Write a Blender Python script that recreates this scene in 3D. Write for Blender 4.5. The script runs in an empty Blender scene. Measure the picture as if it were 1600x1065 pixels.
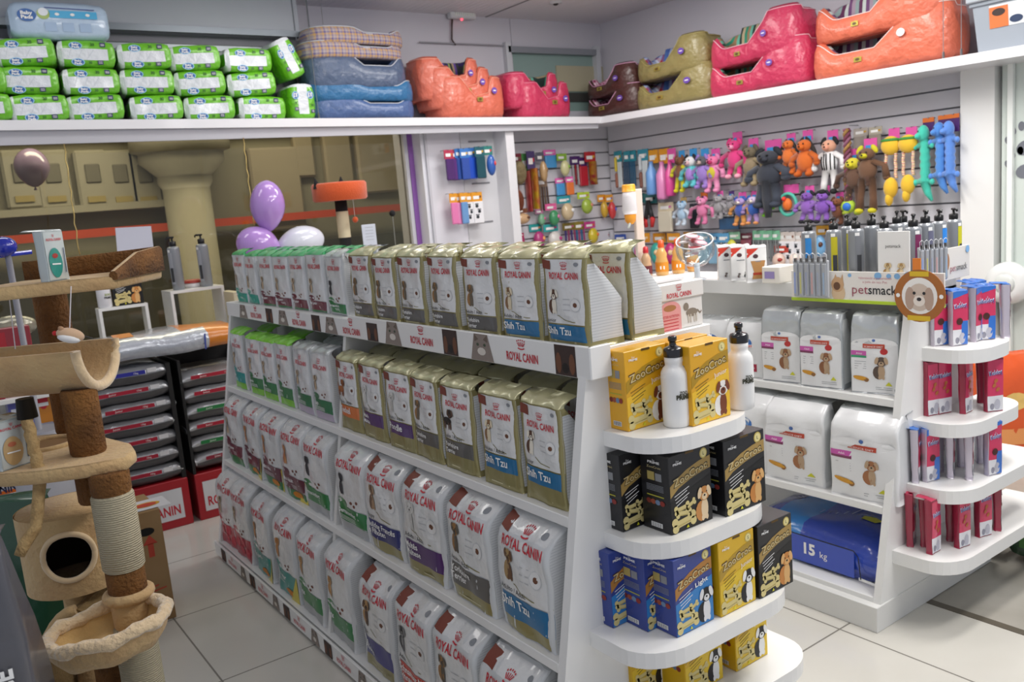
import bpy, math, random
import numpy as np
from mathutils import Vector, Matrix
random.seed(7)
SC = bpy.context.scene
COL = SC.collection
PI = math.pi
# ---------------------------------------------------------------- camera
FPX, CAMH = 1338.0, 1.70
_R = np.array([[0.8055, 0.1626, -0.5688], [-0.5861, 0.0815, -0.8060], [-0.0850, 0.9837, 0.1609]])
_u, _s, _v = np.linalg.svd(_R); RM = _u @ _v
cd = bpy.data.cameras.new('camera'); cam = bpy.data.objects.new('camera', cd); COL.objects.link(cam)
cd.sensor_width = 36.0; cd.lens = FPX / 1600 * 36.0
cd.clip_start = 0.05; cd.clip_end = 100
cd.dof.use_dof = True; cd.dof.focus_distance = 2.5; cd.dof.aperture_fstop = 5.0
_m = Matrix([[RM[i][j] for j in range(3)] for i in range(3)]).to_4x4()
_m.translation = Vector((0, 0, CAMH)); cam.matrix_world = _m
SC.camera = cam
# where a sight line of the photograph meets a real plane of the shop
def _ray(x, y): return RM @ np.array([x - 800.0, -(y - 532.5), -FPX])
def atZ(x, y, z): r = _ray(x, y); t = (z - CAMH) / r[2]; return Vector((t * r[0], t * r[1], z))
def atX(x, y, X): r = _ray(x, y); t = X / r[0]; return Vector((X, t * r[1], CAMH + t * r[2]))
def atY(x, y, Y): r = _ray(x, y); t = Y / r[1]; return Vector((t * r[0], Y, CAMH + t * r[2]))
def atD(x, y, d): r = _ray(x, y) * (d / FPX); return Vector((r[0], r[1], CAMH + r[2]))
def ppm(P):
    c = RM.T @ (np.array([P[0], P[1], P[2]]) - np.array([0, 0, CAMH])); return FPX / -c[2]
# ---------------------------------------------------------------- materials
_M = {}
def lin(c):
    if isinstance(c, str):
        c = c.lstrip('#'); c = [int(c[i:i + 2], 16) / 255 for i in (0, 2, 4)]
    return [(x / 12.92 if x <= .04045 else ((x + .055) / 1.055) ** 2.4) for x in c]
def mat(c, rough=.5, metal=0., coat=0., bump=None, var=None, sheen=0., alpha=1., emit=0., spec=.5):
    key = (str(c), rough, metal, coat, bump, var, sheen, alpha, emit, spec)
    if key in _M: return _M[key]
    m = bpy.data.materials.new('finish_%d' % len(_M)); m.use_nodes = True
    nt = m.node_tree; b = nt.nodes['Principled BSDF']; L = nt.links
    rgb = lin(c)
    b.inputs['Base Color'].default_value = (*rgb, 1); b.inputs['Roughness'].default_value = rough
    b.inputs['Metallic'].default_value = metal; b.inputs['Coat Weight'].default_value = coat
    b.inputs['Coat Roughness'].default_value = .08
    b.inputs['Sheen Weight'].default_value = sheen; b.inputs['Alpha'].default_value = alpha
    b.inputs['Specular IOR Level'].default_value = spec
    if emit: b.inputs['Emission Color'].default_value = (*rgb, 1); b.inputs['Emission Strength'].default_value = emit
    if bump or var:
        tc = nt.nodes.new('ShaderNodeTexCoord')
    if bump:
        n = nt.nodes.new('ShaderNodeTexNoise'); n.inputs['Scale'].default_value = bump[0]; n.inputs['Detail'].default_value = 3
        bp = nt.nodes.new('ShaderNodeBump'); bp.inputs['Strength'].default_value = bump[1]; bp.inputs['Distance'].default_value = bump[2] if len(bump) > 2 else .01
        L.new(tc.outputs['Object'], n.inputs['Vector']); L.new(n.outputs['Fac'], bp.inputs['Height']); L.new(bp.outputs['Normal'], b.inputs['Normal'])
    if var:   # (scale, second colour)
        n2 = nt.nodes.new('ShaderNodeTexNoise'); n2.inputs['Scale'].default_value = var[0]; n2.inputs['Detail'].default_value = 4
        r = nt.nodes.new('ShaderNodeValToRGB'); r.color_ramp.elements[0].position = .35; r.color_ramp.elements[1].position = .68
        r.color_ramp.elements[0].color = (*rgb, 1); r.color_ramp.elements[1].color = (*lin(var[1]), 1)
        L.new(tc.outputs['Object'], n2.inputs['Vector']); L.new(n2.outputs['Fac'], r.inputs['Fac']); L.new(r.outputs['Color'], b.inputs['Base Color'])
    _M[key] = m; return m
def wave_mat(key, cols, scale, axis='X', rough=.5, coat=0., dist=0., plaid=None):
    """stripes of several colours woven or printed along one object axis; plaid adds crossing stripes"""
    if key in _M: return _M[key]
    m = bpy.data.materials.new('pattern_' + key); m.use_nodes = True
    nt = m.node_tree; b = nt.nodes['Principled BSDF']; L = nt.links
    b.inputs['Roughness'].default_value = rough; b.inputs['Coat Weight'].default_value = coat
    tc = nt.nodes.new('ShaderNodeTexCoord'); sx = nt.nodes.new('ShaderNodeSeparateXYZ'); L.new(tc.outputs['Object'], sx.inputs[0])
    def stripes(ax, cs, sc):
        mu = nt.nodes.new('ShaderNodeMath'); mu.operation = 'MULTIPLY'; mu.inputs[1].default_value = sc; L.new(sx.outputs[ax], mu.inputs[0])
        fr = nt.nodes.new('ShaderNodeMath'); fr.operation = 'FRACT'; L.new(mu.outputs[0], fr.inputs[0])
        r = nt.nodes.new('ShaderNodeValToRGB'); r.color_ramp.interpolation = 'CONSTANT'; e = r.color_ramp.elements
        while len(e) < len(cs): e.new(.5)
        for i, c in enumerate(cs): e[i].position = i / len(cs); e[i].color = (*lin(c), 1)
        L.new(fr.outputs[0], r.inputs['Fac']); return r.outputs['Color']
    o = stripes(axis, cols, scale)
    if plaid:
        o2 = stripes(plaid, cols, scale); mx = nt.nodes.new('ShaderNodeMix'); mx.data_type = 'RGBA'; mx.inputs[0].default_value = .5
        L.new(o, mx.inputs[6]); L.new(o2, mx.inputs[7]); o = mx.outputs[2]
    L.new(o, b.inputs['Base Color']); _M[key] = m; return m
def glass_mat(key, tint, refl=.08, rough=.02):
    if key in _M: return _M[key]
    m = bpy.data.materials.new('glass_' + key); m.use_nodes = True; nt = m.node_tree; nt.nodes.clear(); L = nt.links
    o = nt.nodes.new('ShaderNodeOutputMaterial'); t = nt.nodes.new('ShaderNodeBsdfTransparent'); g = nt.nodes.new('ShaderNodeBsdfGlossy')
    t.inputs[0].default_value = (*lin(tint), 1); g.inputs['Roughness'].default_value = rough
    f = nt.nodes.new('ShaderNodeLayerWeight'); f.inputs['Blend'].default_value = .15
    ad = nt.nodes.new('ShaderNodeMath'); ad.operation = 'MULTIPLY_ADD'; ad.inputs[1].default_value = .5; ad.inputs[2].default_value = refl; ad.use_clamp = True
    mx = nt.nodes.new('ShaderNodeMixShader')
    L.new(f.outputs['Fresnel'], ad.inputs[0]); L.new(ad.outputs[0], mx.inputs[0]); L.new(t.outputs[0], mx.inputs[1]); L.new(g.outputs[0], mx.inputs[2]); L.new(mx.outputs[0], o.inputs[0])
    _M[key] = m; return m
# ---------------------------------------------------------------- lettering
_T = {}
def text2d(s, bold=.0):
    k = (s, bold)
    if k in _T: return _T[k]
    cu = bpy.data.curves.new('lettering', 'FONT'); cu.body = s; cu.size = 1; cu.resolution_u = 2; cu.offset = bold
    ob = bpy.data.objects.new('lettering', cu); COL.objects.link(ob)
    bpy.context.view_layer.update()
    me = bpy.data.meshes.new_from_object(ob.evaluated_get(bpy.context.evaluated_depsgraph_get()))
    v = [(a.co.x, a.co.y) for a in me.vertices]; f = [tuple(p.vertices) for p in me.polygons]
    bpy.data.objects.remove(ob); bpy.data.curves.remove(cu); bpy.data.meshes.remove(me)
    x0 = min(a[0] for a in v); x1 = max(a[0] for a in v); y1 = max(a[1] for a in v)
    v = [((a[0] - x0), a[1]) for a in v]; _T[k] = (v, f, x1 - x0, y1); return _T[k]
# ---------------------------------------------------------------- mesh builder
class MB:
    def __init__(s): s.v = []; s.f = []; s.mi = []; s.ms = []; s.sm = []
    def _i(s, m):
        if m not in s.ms: s.ms.append(m)
        return s.ms.index(m)
    def add(s, vs, fs, m, smooth=False, M=None):
        o = len(s.v); i = s._i(m)
        s.v += [tuple(M @ Vector(a)) if M else tuple(a) for a in vs]
        for f in fs: s.f.append(tuple(o + a for a in f)); s.mi.append(i); s.sm.append(smooth)
        return s
    def box(s, c, d, m, b=0.0, M=None):
        x, y, z = [a / 2 for a in d]; b = min(b, x * .9, y * .9, z * .9)
        if b <= 0:
            vs = [(sx * x, sy * y, sz * z) for sx in (-1, 1) for sy in (-1, 1) for sz in (-1, 1)]
            fs = [(0, 1, 3, 2), (4, 6, 7, 5), (0, 4, 5, 1), (2, 3, 7, 6), (0, 2, 6, 4), (1, 5, 7, 3)]
        else:
            vs = []; ix = {}
            for sx in (-1, 1):
                for sy in (-1, 1):
                    for sz in (-1, 1):
                        for a, p in (('x', (sx * x, sy * (y - b), sz * (z - b))), ('y', (sx * (x - b), sy * y, sz * (z - b))), ('z', (sx * (x - b), sy * (y - b), sz * z))):
                            ix[(sx, sy, sz, a)] = len(vs); vs.append(p)
            fs = []
            S = (-1, 1); q = [(-1, -1), (1, -1), (1, 1), (-1, 1)]
            for t in S:
                fs.append([ix[(t, a, c2, 'x')] for a, c2 in q]); fs.append([ix[(a, t, c2, 'y')] for a, c2 in q]); fs.append([ix[(a, c2, t, 'z')] for a, c2 in q])
            for a in S:
                for c2 in S:
                    fs.append([ix[(a, c2, -1, 'x')], ix[(a, c2, 1, 'x')], ix[(a, c2, 1, 'y')], ix[(a, c2, -1, 'y')]])
                    fs.append([ix[(a, -1, c2, 'x')], ix[(a, 1, c2, 'x')], ix[(a, 1, c2, 'z')], ix[(a, -1, c2, 'z')]])
                    fs.append([ix[(-1, a, c2, 'y')], ix[(1, a, c2, 'y')], ix[(1, a, c2, 'z')], ix[(-1, a, c2, 'z')]])
                    for e in S: fs.append([ix[(a, c2, e, 'x')], ix[(a, c2, e, 'y')], ix[(a, c2, e, 'z')]])
        vs = [(a[0] + c[0], a[1] + c[1], a[2] + c[2]) for a in vs]
        return s.add(vs, fs, m, False, M)
    def rings(s, R, m, closed=True, smooth=True, cap0=True, cap1=True, matf=None):
        n = len(R[0]); o = len(s.v)
        for r in R: s.v += [tuple(p) for p in r]
        i = s._i(m)
        for k in range(len(R) - 1):
            for j in range(n if closed else n - 1):
                j2 = (j + 1) % n
                mm = matf(k, j) if matf else None
                s.f.append((o + k * n + j, o + k * n + j2, o + (k + 1) * n + j2, o + (k + 1) * n + j)); s.mi.append(s._i(mm) if mm else i); s.sm.append(smooth)
        if cap0: s.f.append(tuple(o + j for j in range(n))); s.mi.append(i); s.sm.append(False)
        if cap1: s.f.append(tuple(o + (len(R) - 1) * n + j for j in range(n))); s.mi.append(i); s.sm.append(False)
        return s
    def lathe(s, prof, c, m, n=20, axis=None, cap=True, matf=None):
        ax = Vector(axis or (0, 0, 1)).normalized(); u = ax.orthogonal().normalized(); w = ax.cross(u); c = Vector(c)
        R = [[c + ax * z + (u * math.cos(2 * PI * j / n) + w * math.sin(2 * PI * j / n)) * r for j in range(n)] for r, z in prof]
        return s.rings(R, m, cap0=cap, cap1=cap, matf=matf)
    def cyl(s, a, b, r0, m, r1=None, n=14, cap=True):
        a, b = Vector(a), Vector(b); r1 = r0 if r1 is None else r1; d = b - a
        return s.lathe([(r0, 0), (r1, d.length)], a, m, n, d, cap)
    def tube(s, pts, r, m, n=8, closed=False):
        P = [Vector(p) for p in pts]; R = []; k = len(P)
        up = Vector((0.13, .2, 1)).normalized()
        for i, p in enumerate(P):
            a = P[(i - 1) % k] if (i or closed) else p; b = P[(i + 1) % k] if (i < k - 1 or closed) else p
            t = (b - a).normalized(); u = t.cross(up)
            if u.length < .05: u = t.cross(Vector((1, 0, 0)))
            u.normalize(); w = t.cross(u); rr = r[i] if isinstance(r, (list, tuple)) else r
            R.append([p + (u * math.cos(2 * PI * j / n) + w * math.sin(2 * PI * j / n)) * rr for j in range(n)])
        if closed: R.append(R[0])
        return s.rings(R, m, cap0=not closed, cap1=not closed)
    def ball(s, c, r, m, n=14, k=9, rot=None, p=1.0):
        c = Vector(c); r = (r, r, r) if isinstance(r, (int, float)) else r; R = []
        sg = lambda a: math.copysign(abs(a) ** p, a)
        for i in range(k + 1):
            th = PI * (i / k); th = min(max(th, .06), PI - .06)
            ring = [Vector((r[0] * sg(math.sin(th)) * sg(math.cos(2 * PI * j / n)), r[1] * sg(math.sin(th)) * sg(math.sin(2 * PI * j / n)), r[2] * sg(math.cos(th)))) for j in range(n)]
            if rot: ring = [rot @ q for q in ring]
            R.append([c + q for q in ring])
        return s.rings(R, m)
    def prism(s, pts, a, b, m, sidem=None, axis='z', M=None):
        """outline in a plane, pushed from a to b along the third axis"""
        n = len(pts)
        if axis == 'z': vs = [(p[0], p[1], a) for p in pts] + [(p[0], p[1], b) for p in pts]
        elif axis == 'y': vs = [(p[0], a, p[1]) for p in pts] + [(p[0], b, p[1]) for p in pts]
        else: vs = [(a, p[0], p[1]) for p in pts] + [(b, p[0], p[1]) for p in pts]
        s.add(vs, [tuple(range(n)), tuple(range(2 * n - 1, n - 1, -1))], m, False, M)
        o = len(s.v) - 2 * n; i = s._i(sidem or m)
        for j in range(n): s.f.append((o + j, o + (j + 1) % n, o + n + (j + 1) % n, o + n + j)); s.mi.append(i); s.sm.append(False)
        return s
    # prints laid on a surface S(s, t, off)
    def rect(s, S, a, b, c, d, m, off=.0006, n=1, k=1, skew=0.):
        vs = []; 
        for i in range(k + 1):
            for j in range(n + 1):
                ss = a + (c - a) * j / n; tt = b + (d - b) * i / k + skew * (ss - a); vs.append(S(ss, tt, off))
        fs = [(i * (n + 1) + j, i * (n + 1) + j + 1, (i + 1) * (n + 1) + j + 1, (i + 1) * (n + 1) + j) for i in range(k) for j in range(n)]
        return s.add(vs, fs, m, True)
    def ell(s, S, c, d, ra, rb, m, off=.0012, n=14, rot=0.):
        cr, sr = math.cos(rot), math.sin(rot); vs = [S(c, d, off)]
        for j in range(n):
            x, y = ra * math.cos(2 * PI * j / n), rb * math.sin(2 * PI * j / n); vs.append(S(c + x * cr - y * sr, d + x * sr + y * cr, off))
        return s.add(vs, [(0, 1 + j, 1 + (j + 1) % n) for j in range(n)], m)
    def pol(s, S, pts, m, off=.0012):
        return s.add([S(a, b, off) for a, b in pts], [tuple(range(len(pts)))], m)
    def line(s, S, pts, w, m, off=.0012):
        for (a, b), (c, d) in zip(pts[:-1], pts[1:]):
            l = math.hypot(c - a, d - b) or 1; nx, ny = -(d - b) / l * w / 2, (c - a) / l * w / 2
            s.pol(S, [(a + nx, b + ny), (a - nx, b - ny), (c - nx, d - ny), (c + nx, d + ny)], m, off)
        return s
    def txt(s, S, st, a, b, m, w=None, h=None, off=.0016, bold=0., al='c', rot=0.):
        v, f, W, H = text2d(st, bold)
        sx = (w / W) if w else h / .7; sy = (h / .7) if h else sx
        cr, sr = math.cos(rot), math.sin(rot); dx = {'c': -W / 2, 'l': 0, 'r': -W}[al]
        vs = []
        for x, y in v:
            x2, y2 = (x + dx) * sx, y * sy; vs.append(S(a + x2 * cr - y2 * sr, b + x2 * sr + y2 * cr, off))
        return s.add(vs, f, m)
    def mesh(s, name, off=None):
        me = bpy.data.meshes.new(name); o = off or Vector((0, 0, 0))
        me.from_pydata([(a[0] - o[0], a[1] - o[1], a[2] - o[2]) for a in s.v], [], s.f)
        for m in s.ms: me.materials.append(m)
        me.polygons.foreach_set('material_index', s.mi); me.polygons.foreach_set('use_smooth', s.sm); me.update()
        return me
    def build(s, name, parent=None, label=None):
        """vertices are in shop coordinates"""
        off = parent['_w'] if parent is not None and '_w' in parent else Vector((0, 0, 0))
        ob = bpy.data.objects.new(name, s.mesh(name, Vector(off))); COL.objects.link(ob)
        if parent is not None: ob.parent = parent; ob['_w'] = [float(a) for a in off]
        if label: ob['label'] = label
        return ob
def thing(name, label, cat, loc=(0, 0, 0), rz=0., group=None, rx=0., ry=0., sc=None):
    o = bpy.data.objects.new(name, None); COL.objects.link(o); o.empty_display_size = .05
    o.location = loc; o.rotation_euler = (rx, ry, rz); o['label'] = label; o['category'] = cat
    if sc: o.scale = sc
    if group: o['group'] = group
    o['_w'] = [float(a) for a in loc]
    return o
def solo(mb, name, label, cat, group=None, kind=None):
    vs = mb.v; c = Vector((sum(a[0] for a in vs) / len(vs), sum(a[1] for a in vs) / len(vs), min(a[2] for a in vs)))
    ob = bpy.data.objects.new(name, mb.mesh(name, c)); ob.location = c; COL.objects.link(ob)
    ob['label'] = label; ob['category'] = cat
    if group: ob['group'] = group
    if kind: ob['kind'] = kind
    return ob
def struct(name, mb, parent=None):
    ob = mb.build(name, parent)
    if parent is None: ob['kind'] = 'structure'
    return ob
_P = {}
def inst(key, builder, name, label, cat, loc, rz=0., group=None, sc=None, rx=0., ry=0.):
    """every repeat is its own Empty with its own part objects; the mesh data are shared"""
    if key not in _P: _P[key] = [(n, mb.mesh(n), [(n2, m2.mesh(n2)) for n2, m2 in sub]) for n, mb, sub in builder()]
    t = thing(name, label, cat, loc, rz, group, rx, ry, sc)
    for n, me, sub in _P[key]:
        c = bpy.data.objects.new(n, me); COL.objects.link(c); c.parent = t
        for n2, me2 in sub:
            d = bpy.data.objects.new(n2, me2); COL.objects.link(d); d.parent = c
    return t
ORD = ['nearest', 'second', 'third', 'fourth', 'fifth', 'sixth', 'seventh', 'eighth', 'ninth', 'tenth', 'eleventh', 'twelfth', 'thirteenth', 'fourteenth', 'fifteenth', 'sixteenth', 'seventeenth']
# common finishes
WHITE = mat('#e9e9e7', .35, coat=.15); WHITE2 = mat('#dfdfdc', .4)
BLACK = mat('#0d0d0f', .4); RED = mat('#c0182a', .4); DRED = mat('#9c1626', .45)
INK = mat('#26262a', .6); GREYINK = mat('#8b8f94', .6)
def flatS(o, ux, uz, n):
    o, ux, uz, n = Vector(o), Vector(ux), Vector(uz), Vector(n)
    return lambda a, b, off: o + ux * a + uz * b + n * off
# ================================================================ prints
def dog(mb, S, c, b, z, f1, f2, off=.0014, kind='sit'):
    """a printed dog picture: c,b = middle of the feet, z = its height"""
    A, B = mat(f1, .55), mat(f2, .55); K = mat('#1c1512', .5)
    if kind == 'sit':
        mb.ell(S, c - .05 * z, b + .26 * z, .22 * z, .27 * z, A, off)
        mb.ell(S, c + .06 * z, b + .3 * z, .13 * z, .28 * z, B, off + .0003)
        for d in (-.02, .13): mb.ell(S, c + d * z, b + .07 * z, .05 * z, .08 * z, B, off + .0005)
    else:
        mb.ell(S, c - .1 * z, b + .36 * z, .34 * z, .17 * z, A, off)
        for d in (-.36, -.24, .05, .18): mb.ell(S, c + d * z, b + .16 * z, .05 * z, .17 * z, B, off + .0003)
        mb.ell(S, c - .45 * z, b + .55 * z, .05 * z, .17 * z, A, off, rot=.6)
    hx = c + (.06 if kind == 'sit' else .16) * z
    mb.ell(S, hx, b + .7 * z, .2 * z, .19 * z, A, off + .0007)
    mb.ell(S, hx - .17 * z, b + .74 * z, .07 * z, .15 * z, B, off + .0009, rot=-.3); mb.ell(S, hx + .17 * z, b + .74 * z, .07 * z, .15 * z, B, off + .0009, rot=.3)
    mb.ell(S, hx, b + .62 * z, .1 * z, .09 * z, B, off + .0011); mb.ell(S, hx, b + .65 * z, .035 * z, .03 * z, K, off + .0014, 8)
    for d in (-.08, .08): mb.ell(S, hx + d * z, b + .74 * z, .022 * z, .022 * z, K, off + .0014, 6)
def crown(mb, S, c, b, w, m, off=.0016):
    mb.line(S, [(c - .3 * w, b), (c - .1 * w, b - .05 * w), (c + .1 * w, b - .05 * w), (c + .3 * w, b)], .07 * w, m, off)
    for i in range(5):
        a = (i - 2) * .3; x = c + math.sin(a) * .6 * w
        mb.line(S, [(c + math.sin(a) * .3 * w, b + .1 * w), (x, b + .1 * w + math.cos(a) * .25 * w)], .06 * w, m, off)
        mb.ell(S, x, b + .1 * w + math.cos(a) * .36 * w, .05 * w, .05 * w, m, off, 8)
def kibble(mb, S, c, b, r, off=.0013):
    mb.ell(S, c, b, r, r, mat('#c9ccce', .5), off, 16); mb.ell(S, c, b, r * .92, r * .92, mat('#e3e3e1', .4), off + .0003, 16)
    mb.ell(S, c, b, r * .42, r * .36, mat('#6d4631', .6), off + .0006, 10)
    for k in range(3): mb.line(S, [(c - 2.6 * r, b + (1 - k) * r * .8), (c - 1.1 * r, b + (1 - k) * r * .8)], r * .1, mat('#b4b6b8', .5), off)
# ================================================================ bags
def bag(w, h, d, base, side, roof, design, roll=0., seed=0, ridge=.028, wr=.0025, taper=.0, backq=.5):
    rn = random.Random(seed); a1, a2, a3, a4 = [rn.uniform(0, 6.3) for _ in range(4)]
    p = 16
    def yf(u, q):
        u = max(-1, min(1, u)); c = (1 - abs(u) ** p) ** (1 / p)
        y = -d / 2 + (1 - c) * d * .07 - .007 * math.cos(PI * u / 2) * math.sin(PI * min(1, q * 1.1)) * (w / .18)
        y += roll * max(0, (q - .8) / .2) ** 2 * d
        y += wr * (math.sin(5 * u + 9 * q + a1) + .7 * math.sin(11 * u - 13 * q + a2) + .6 * math.sin(4 * u + 21 * q + a3)) * (.4 + .6 * abs(q - .4))
        return y
    def hw(q): return w / 2 * (1 - taper * max(0, (q - .7) / .3))
    def yb(q):
        y1 = yf(0, 1) + .03
        return d / 2 if q < backq else d / 2 + (y1 - d / 2) * (q - backq) / (1 - backq)
    R = []; nf, nb, K = 15, 7, 14; us = [-1, -.97, -.9] + [-.8 + 1.6 * i / 8 for i in range(9)] + [.9, .97, 1]; nf = len(us)
    for k in range(K + 1):
        q = k / K; z = h * q; H = hw(q); r = [Vector((u * H, yf(u, q), z)) for u in us]
        y0 = yf(1, q); yB = yb(q)
        r += [Vector((H * (1 - .09 * q * (1.2 - q) * 2), y0 * .4 + yB * .6, z))]
        r += [Vector((u * H, yB - (1 if abs(u) == 1 else 0) * min(.01, d * .1) + wr * math.sin(7 * u + 8 * q + a4), z)) for u in (1, .5, 0, -.5, -1)]
        r += [Vector((-H * (1 - .09 * q * (1.2 - q) * 2), y0 * .4 + yB * .6, z))]
        R.append(r)
    def S(s, t, off):
        q = min(max(t / h * K, 0), K - 1e-6); u = max(-1, min(1, 2 * s / w)); k = int(q); fk = q - k
        j = 0
        while j < nf - 2 and us[j + 1] < u: j += 1
        fj = (u - us[j]) / (us[j + 1] - us[j])
        a = R[k][j].lerp(R[k][j + 1], fj); b = R[k + 1][j].lerp(R[k + 1][j + 1], fj); v = a.lerp(b, fk); v.y -= off * 1.4 + .0006; return v
    n = len(R[0]); body = MB(); sm = side or base
    def mf(k, j):
        if j in (nf - 1, nf) or j in (n - 1, n - 2): return sm if .04 * K < k < K * .86 else None
        return None
    body.rings(R, base, cap1=False, matf=mf)
    # folded top
    top = MB(); yt = yf(0, 1); H = hw(1)
    rr = [[v.copy() for v in R[-1]]]
    for e, (dy, dz, t) in enumerate(((.012, .35, .55), (.034, .8, .0), (.062, 1.0, .0))):
        ring = []
        for j, v in enumerate(R[-1]):
            ty = yt + dy + .004 * math.sin(9 * v.x / w + a2)
            y = v.y * t + ty * (1 - t) + (.002 if j >= nf else 0)
            ring.append(Vector((v.x * (1 + .01 * e), y, h + ridge * dz + .0025 * math.sin(14 * v.x / w + a1))))
        rr.append(ring)
    top.rings(rr, roof, cap0=False)
    fr = MB(); design(fr, S, w, h)
    return [('pouch', body, [('front_print', fr)]), ('folded_top', top, [])]
SIL = mat('#cfd2d3', .3, metal=.0, coat=.5, bump=(35, .25, .004)); SILS = wave_mat('sidetext', ['#cfd1d2', '#cfd1d2', '#b9bcbe', '#cfd1d2'], 130, 'Z', .4, .3)
PW = mat('#dfe0df', .26, coat=.9, bump=(17, .55, .014)); GOLD = mat('#9a9160', .3, metal=.35, coat=.4, bump=(40, .3, .004)); GOLDT = mat('#c3bf94', .28, metal=.3, coat=.5, bump=(30, .35, .005))
SILT = mat('#c6cacb', .25, metal=.3, coat=.5, bump=(30, .4, .005))
BRN = mat('#7c3a2a', .5); GEDGE = mat('#2f7a48', .35, coat=.4); GTOP = mat('#3fae68', .3, coat=.5, bump=(30, .4, .005)); LTOP = mat('#7ed034', .3, coat=.5, bump=(30, .4, .005))
RC = mat('#c52535', .4); TXW = mat('#f2f2f0', .45)
def brandline(mb, S, w, h, t=.765, c=.03):
    mb.txt(S, 'ROYAL CANIN', c * w, t * h, RC, w=(.66 if w < .2 else .76) * w, h=(.1 if w < .2 else .115) * w, bold=.02, off=.0022); crown(mb, S, c * w, t * h + .155 * w, .2 * w, RC, .0022)
def breed(name, col, age='Adulto / Adult', furs=('#8d6a48', '#d9c7a4'), low=.11, kind='sit'):
    C = mat(col, .35, coat=.4)
    def f(mb, S, w, h):
        e = .497 * w; lw, bd = (.13, .21) if h > .3 else ((.19, .17) if h > .25 else (.06, .18)); b0, b1 = lw * h, (lw + bd) * h; big = h > .3
        mb.rect(S, -e, b1 + .11 * h, e, .985 * h, PW, .0005, 12, 10); mb.rect(S, -e, b0, e, b1, C, .0007, 12, 3)
        mb.rect(S, -e, .004, e, b0, GOLD, .0005, 12, 2)
        mb.rect(S, -e, b1 + .004, e, b1 + .11 * h, PW, .0006, 12, 2)
        G = mat('#8e8650', .35, metal=.3)
        mb.line(S, [(-e, b1 + .115 * h), (-.12 * w, b1 + .105 * h), (0, b1 + .06 * h), (.2 * w, b1 + .045 * h), (e, b1 + .04 * h)], .012 * w, G, .0012)
        mb.txt(S, age, -.42 * w, b1 + .028 * h, INK, h=.038 * h + .002, al='l')
        lines = name.split('|'); hh = (.062 if big else .052) * h if len(lines) > 1 else .085 * h
        for i, l in enumerate(lines): mb.txt(S, l, -.43 * w, b1 - (.065 + .075 * i + (.045 if len(lines) == 1 else .015)) * h, TXW, h=hh, al='l', bold=.02, off=.002)
        brandline(mb, S, w, h); dog(mb, S, -.24 * w, b1 + .125 * h, .42 * w, furs[0], furs[1], kind=kind); kibble(mb, S, .27 * w, b1 + .24 * h, .1 * w)
        mb.rect(S, -.48 * w, .885 * h, -.27 * w, .985 * h, BRN, .0013, 3, 2, skew=-.1); mb.ell(S, .33 * w, .93 * h, .05 * w, .03 * w, GREYINK, .0013)
        mb.line(S, [(-.3 * w, .05 * h), (.2 * w, .045 * h)], .004, mat('#c8c29a', .4), .001)
    return f
def size(name, col, second=None, furs=('#6a5a4c', '#c9b090'), flash=False, low=.0, edge='#2f7a48', fruit=None):
    C = mat(col, .35, coat=.4); E2 = mat(edge, .35, coat=.4)
    def f(mb, S, w, h):
        e = .497 * w; b0 = (.13 if h > .25 else .05) * h; b1 = b0 + (.19 if h > .25 else .16) * h
        mb.rect(S, -e, b1, e, .985 * h, PW, .0005, 12, 10)
        mb.rect(S, -e, .01 * h, e, b0, mat(second, .35, coat=.4) if second else E2, .0006, 12, 2)
        mb.rect(S, -e, b0, e, b1, C, .0007, 12, 3, skew=-.02); mb.ell(S, -.3 * w, b1 + .01, .19 * w, .05 * h, C, .0009)
        mb.txt(S, name, -.43 * w, b0 + .09 * h, TXW, h=.05 * h, al='l', bold=.02, off=.002)
        for i in range(3): mb.line(S, [(-.42 * w, b0 + (.02 + .02 * i) * h), (.1 * w, b0 + (.02 + .02 * i) * h)], .0018, TXW, .0014)
        brandline(mb, S, w, h); dog(mb, S, -.25 * w, b1 + .13 * h, .38 * w, furs[0], furs[1])
        for x, y in ((.05, .07), (.13, .04), (.2, .09)): mb.ell(S, x * w, b1 + y * h, .035 * w, .025 * w, mat('#7a4a3a', .6), .0013, 8)
        if flash: mb.pol(S, [(.12 * w, .0), (.47 * w, .0), (.47 * w, .33 * h)], mat('#d6c531', .35, coat=.4), .0016); mb.ell(S, .12 * w, .08 * h, .2 * w, .04 * h, mat('#cf7f22', .5), .0018)
        if fruit: [mb.ell(S, x * w, y * h, .1 * w, .1 * w, mat(fruit, .45), .0018) for x, y in ((-.2, .2), (.1, .24), (-.02, .12), (.28, .12))]
    return f
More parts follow.
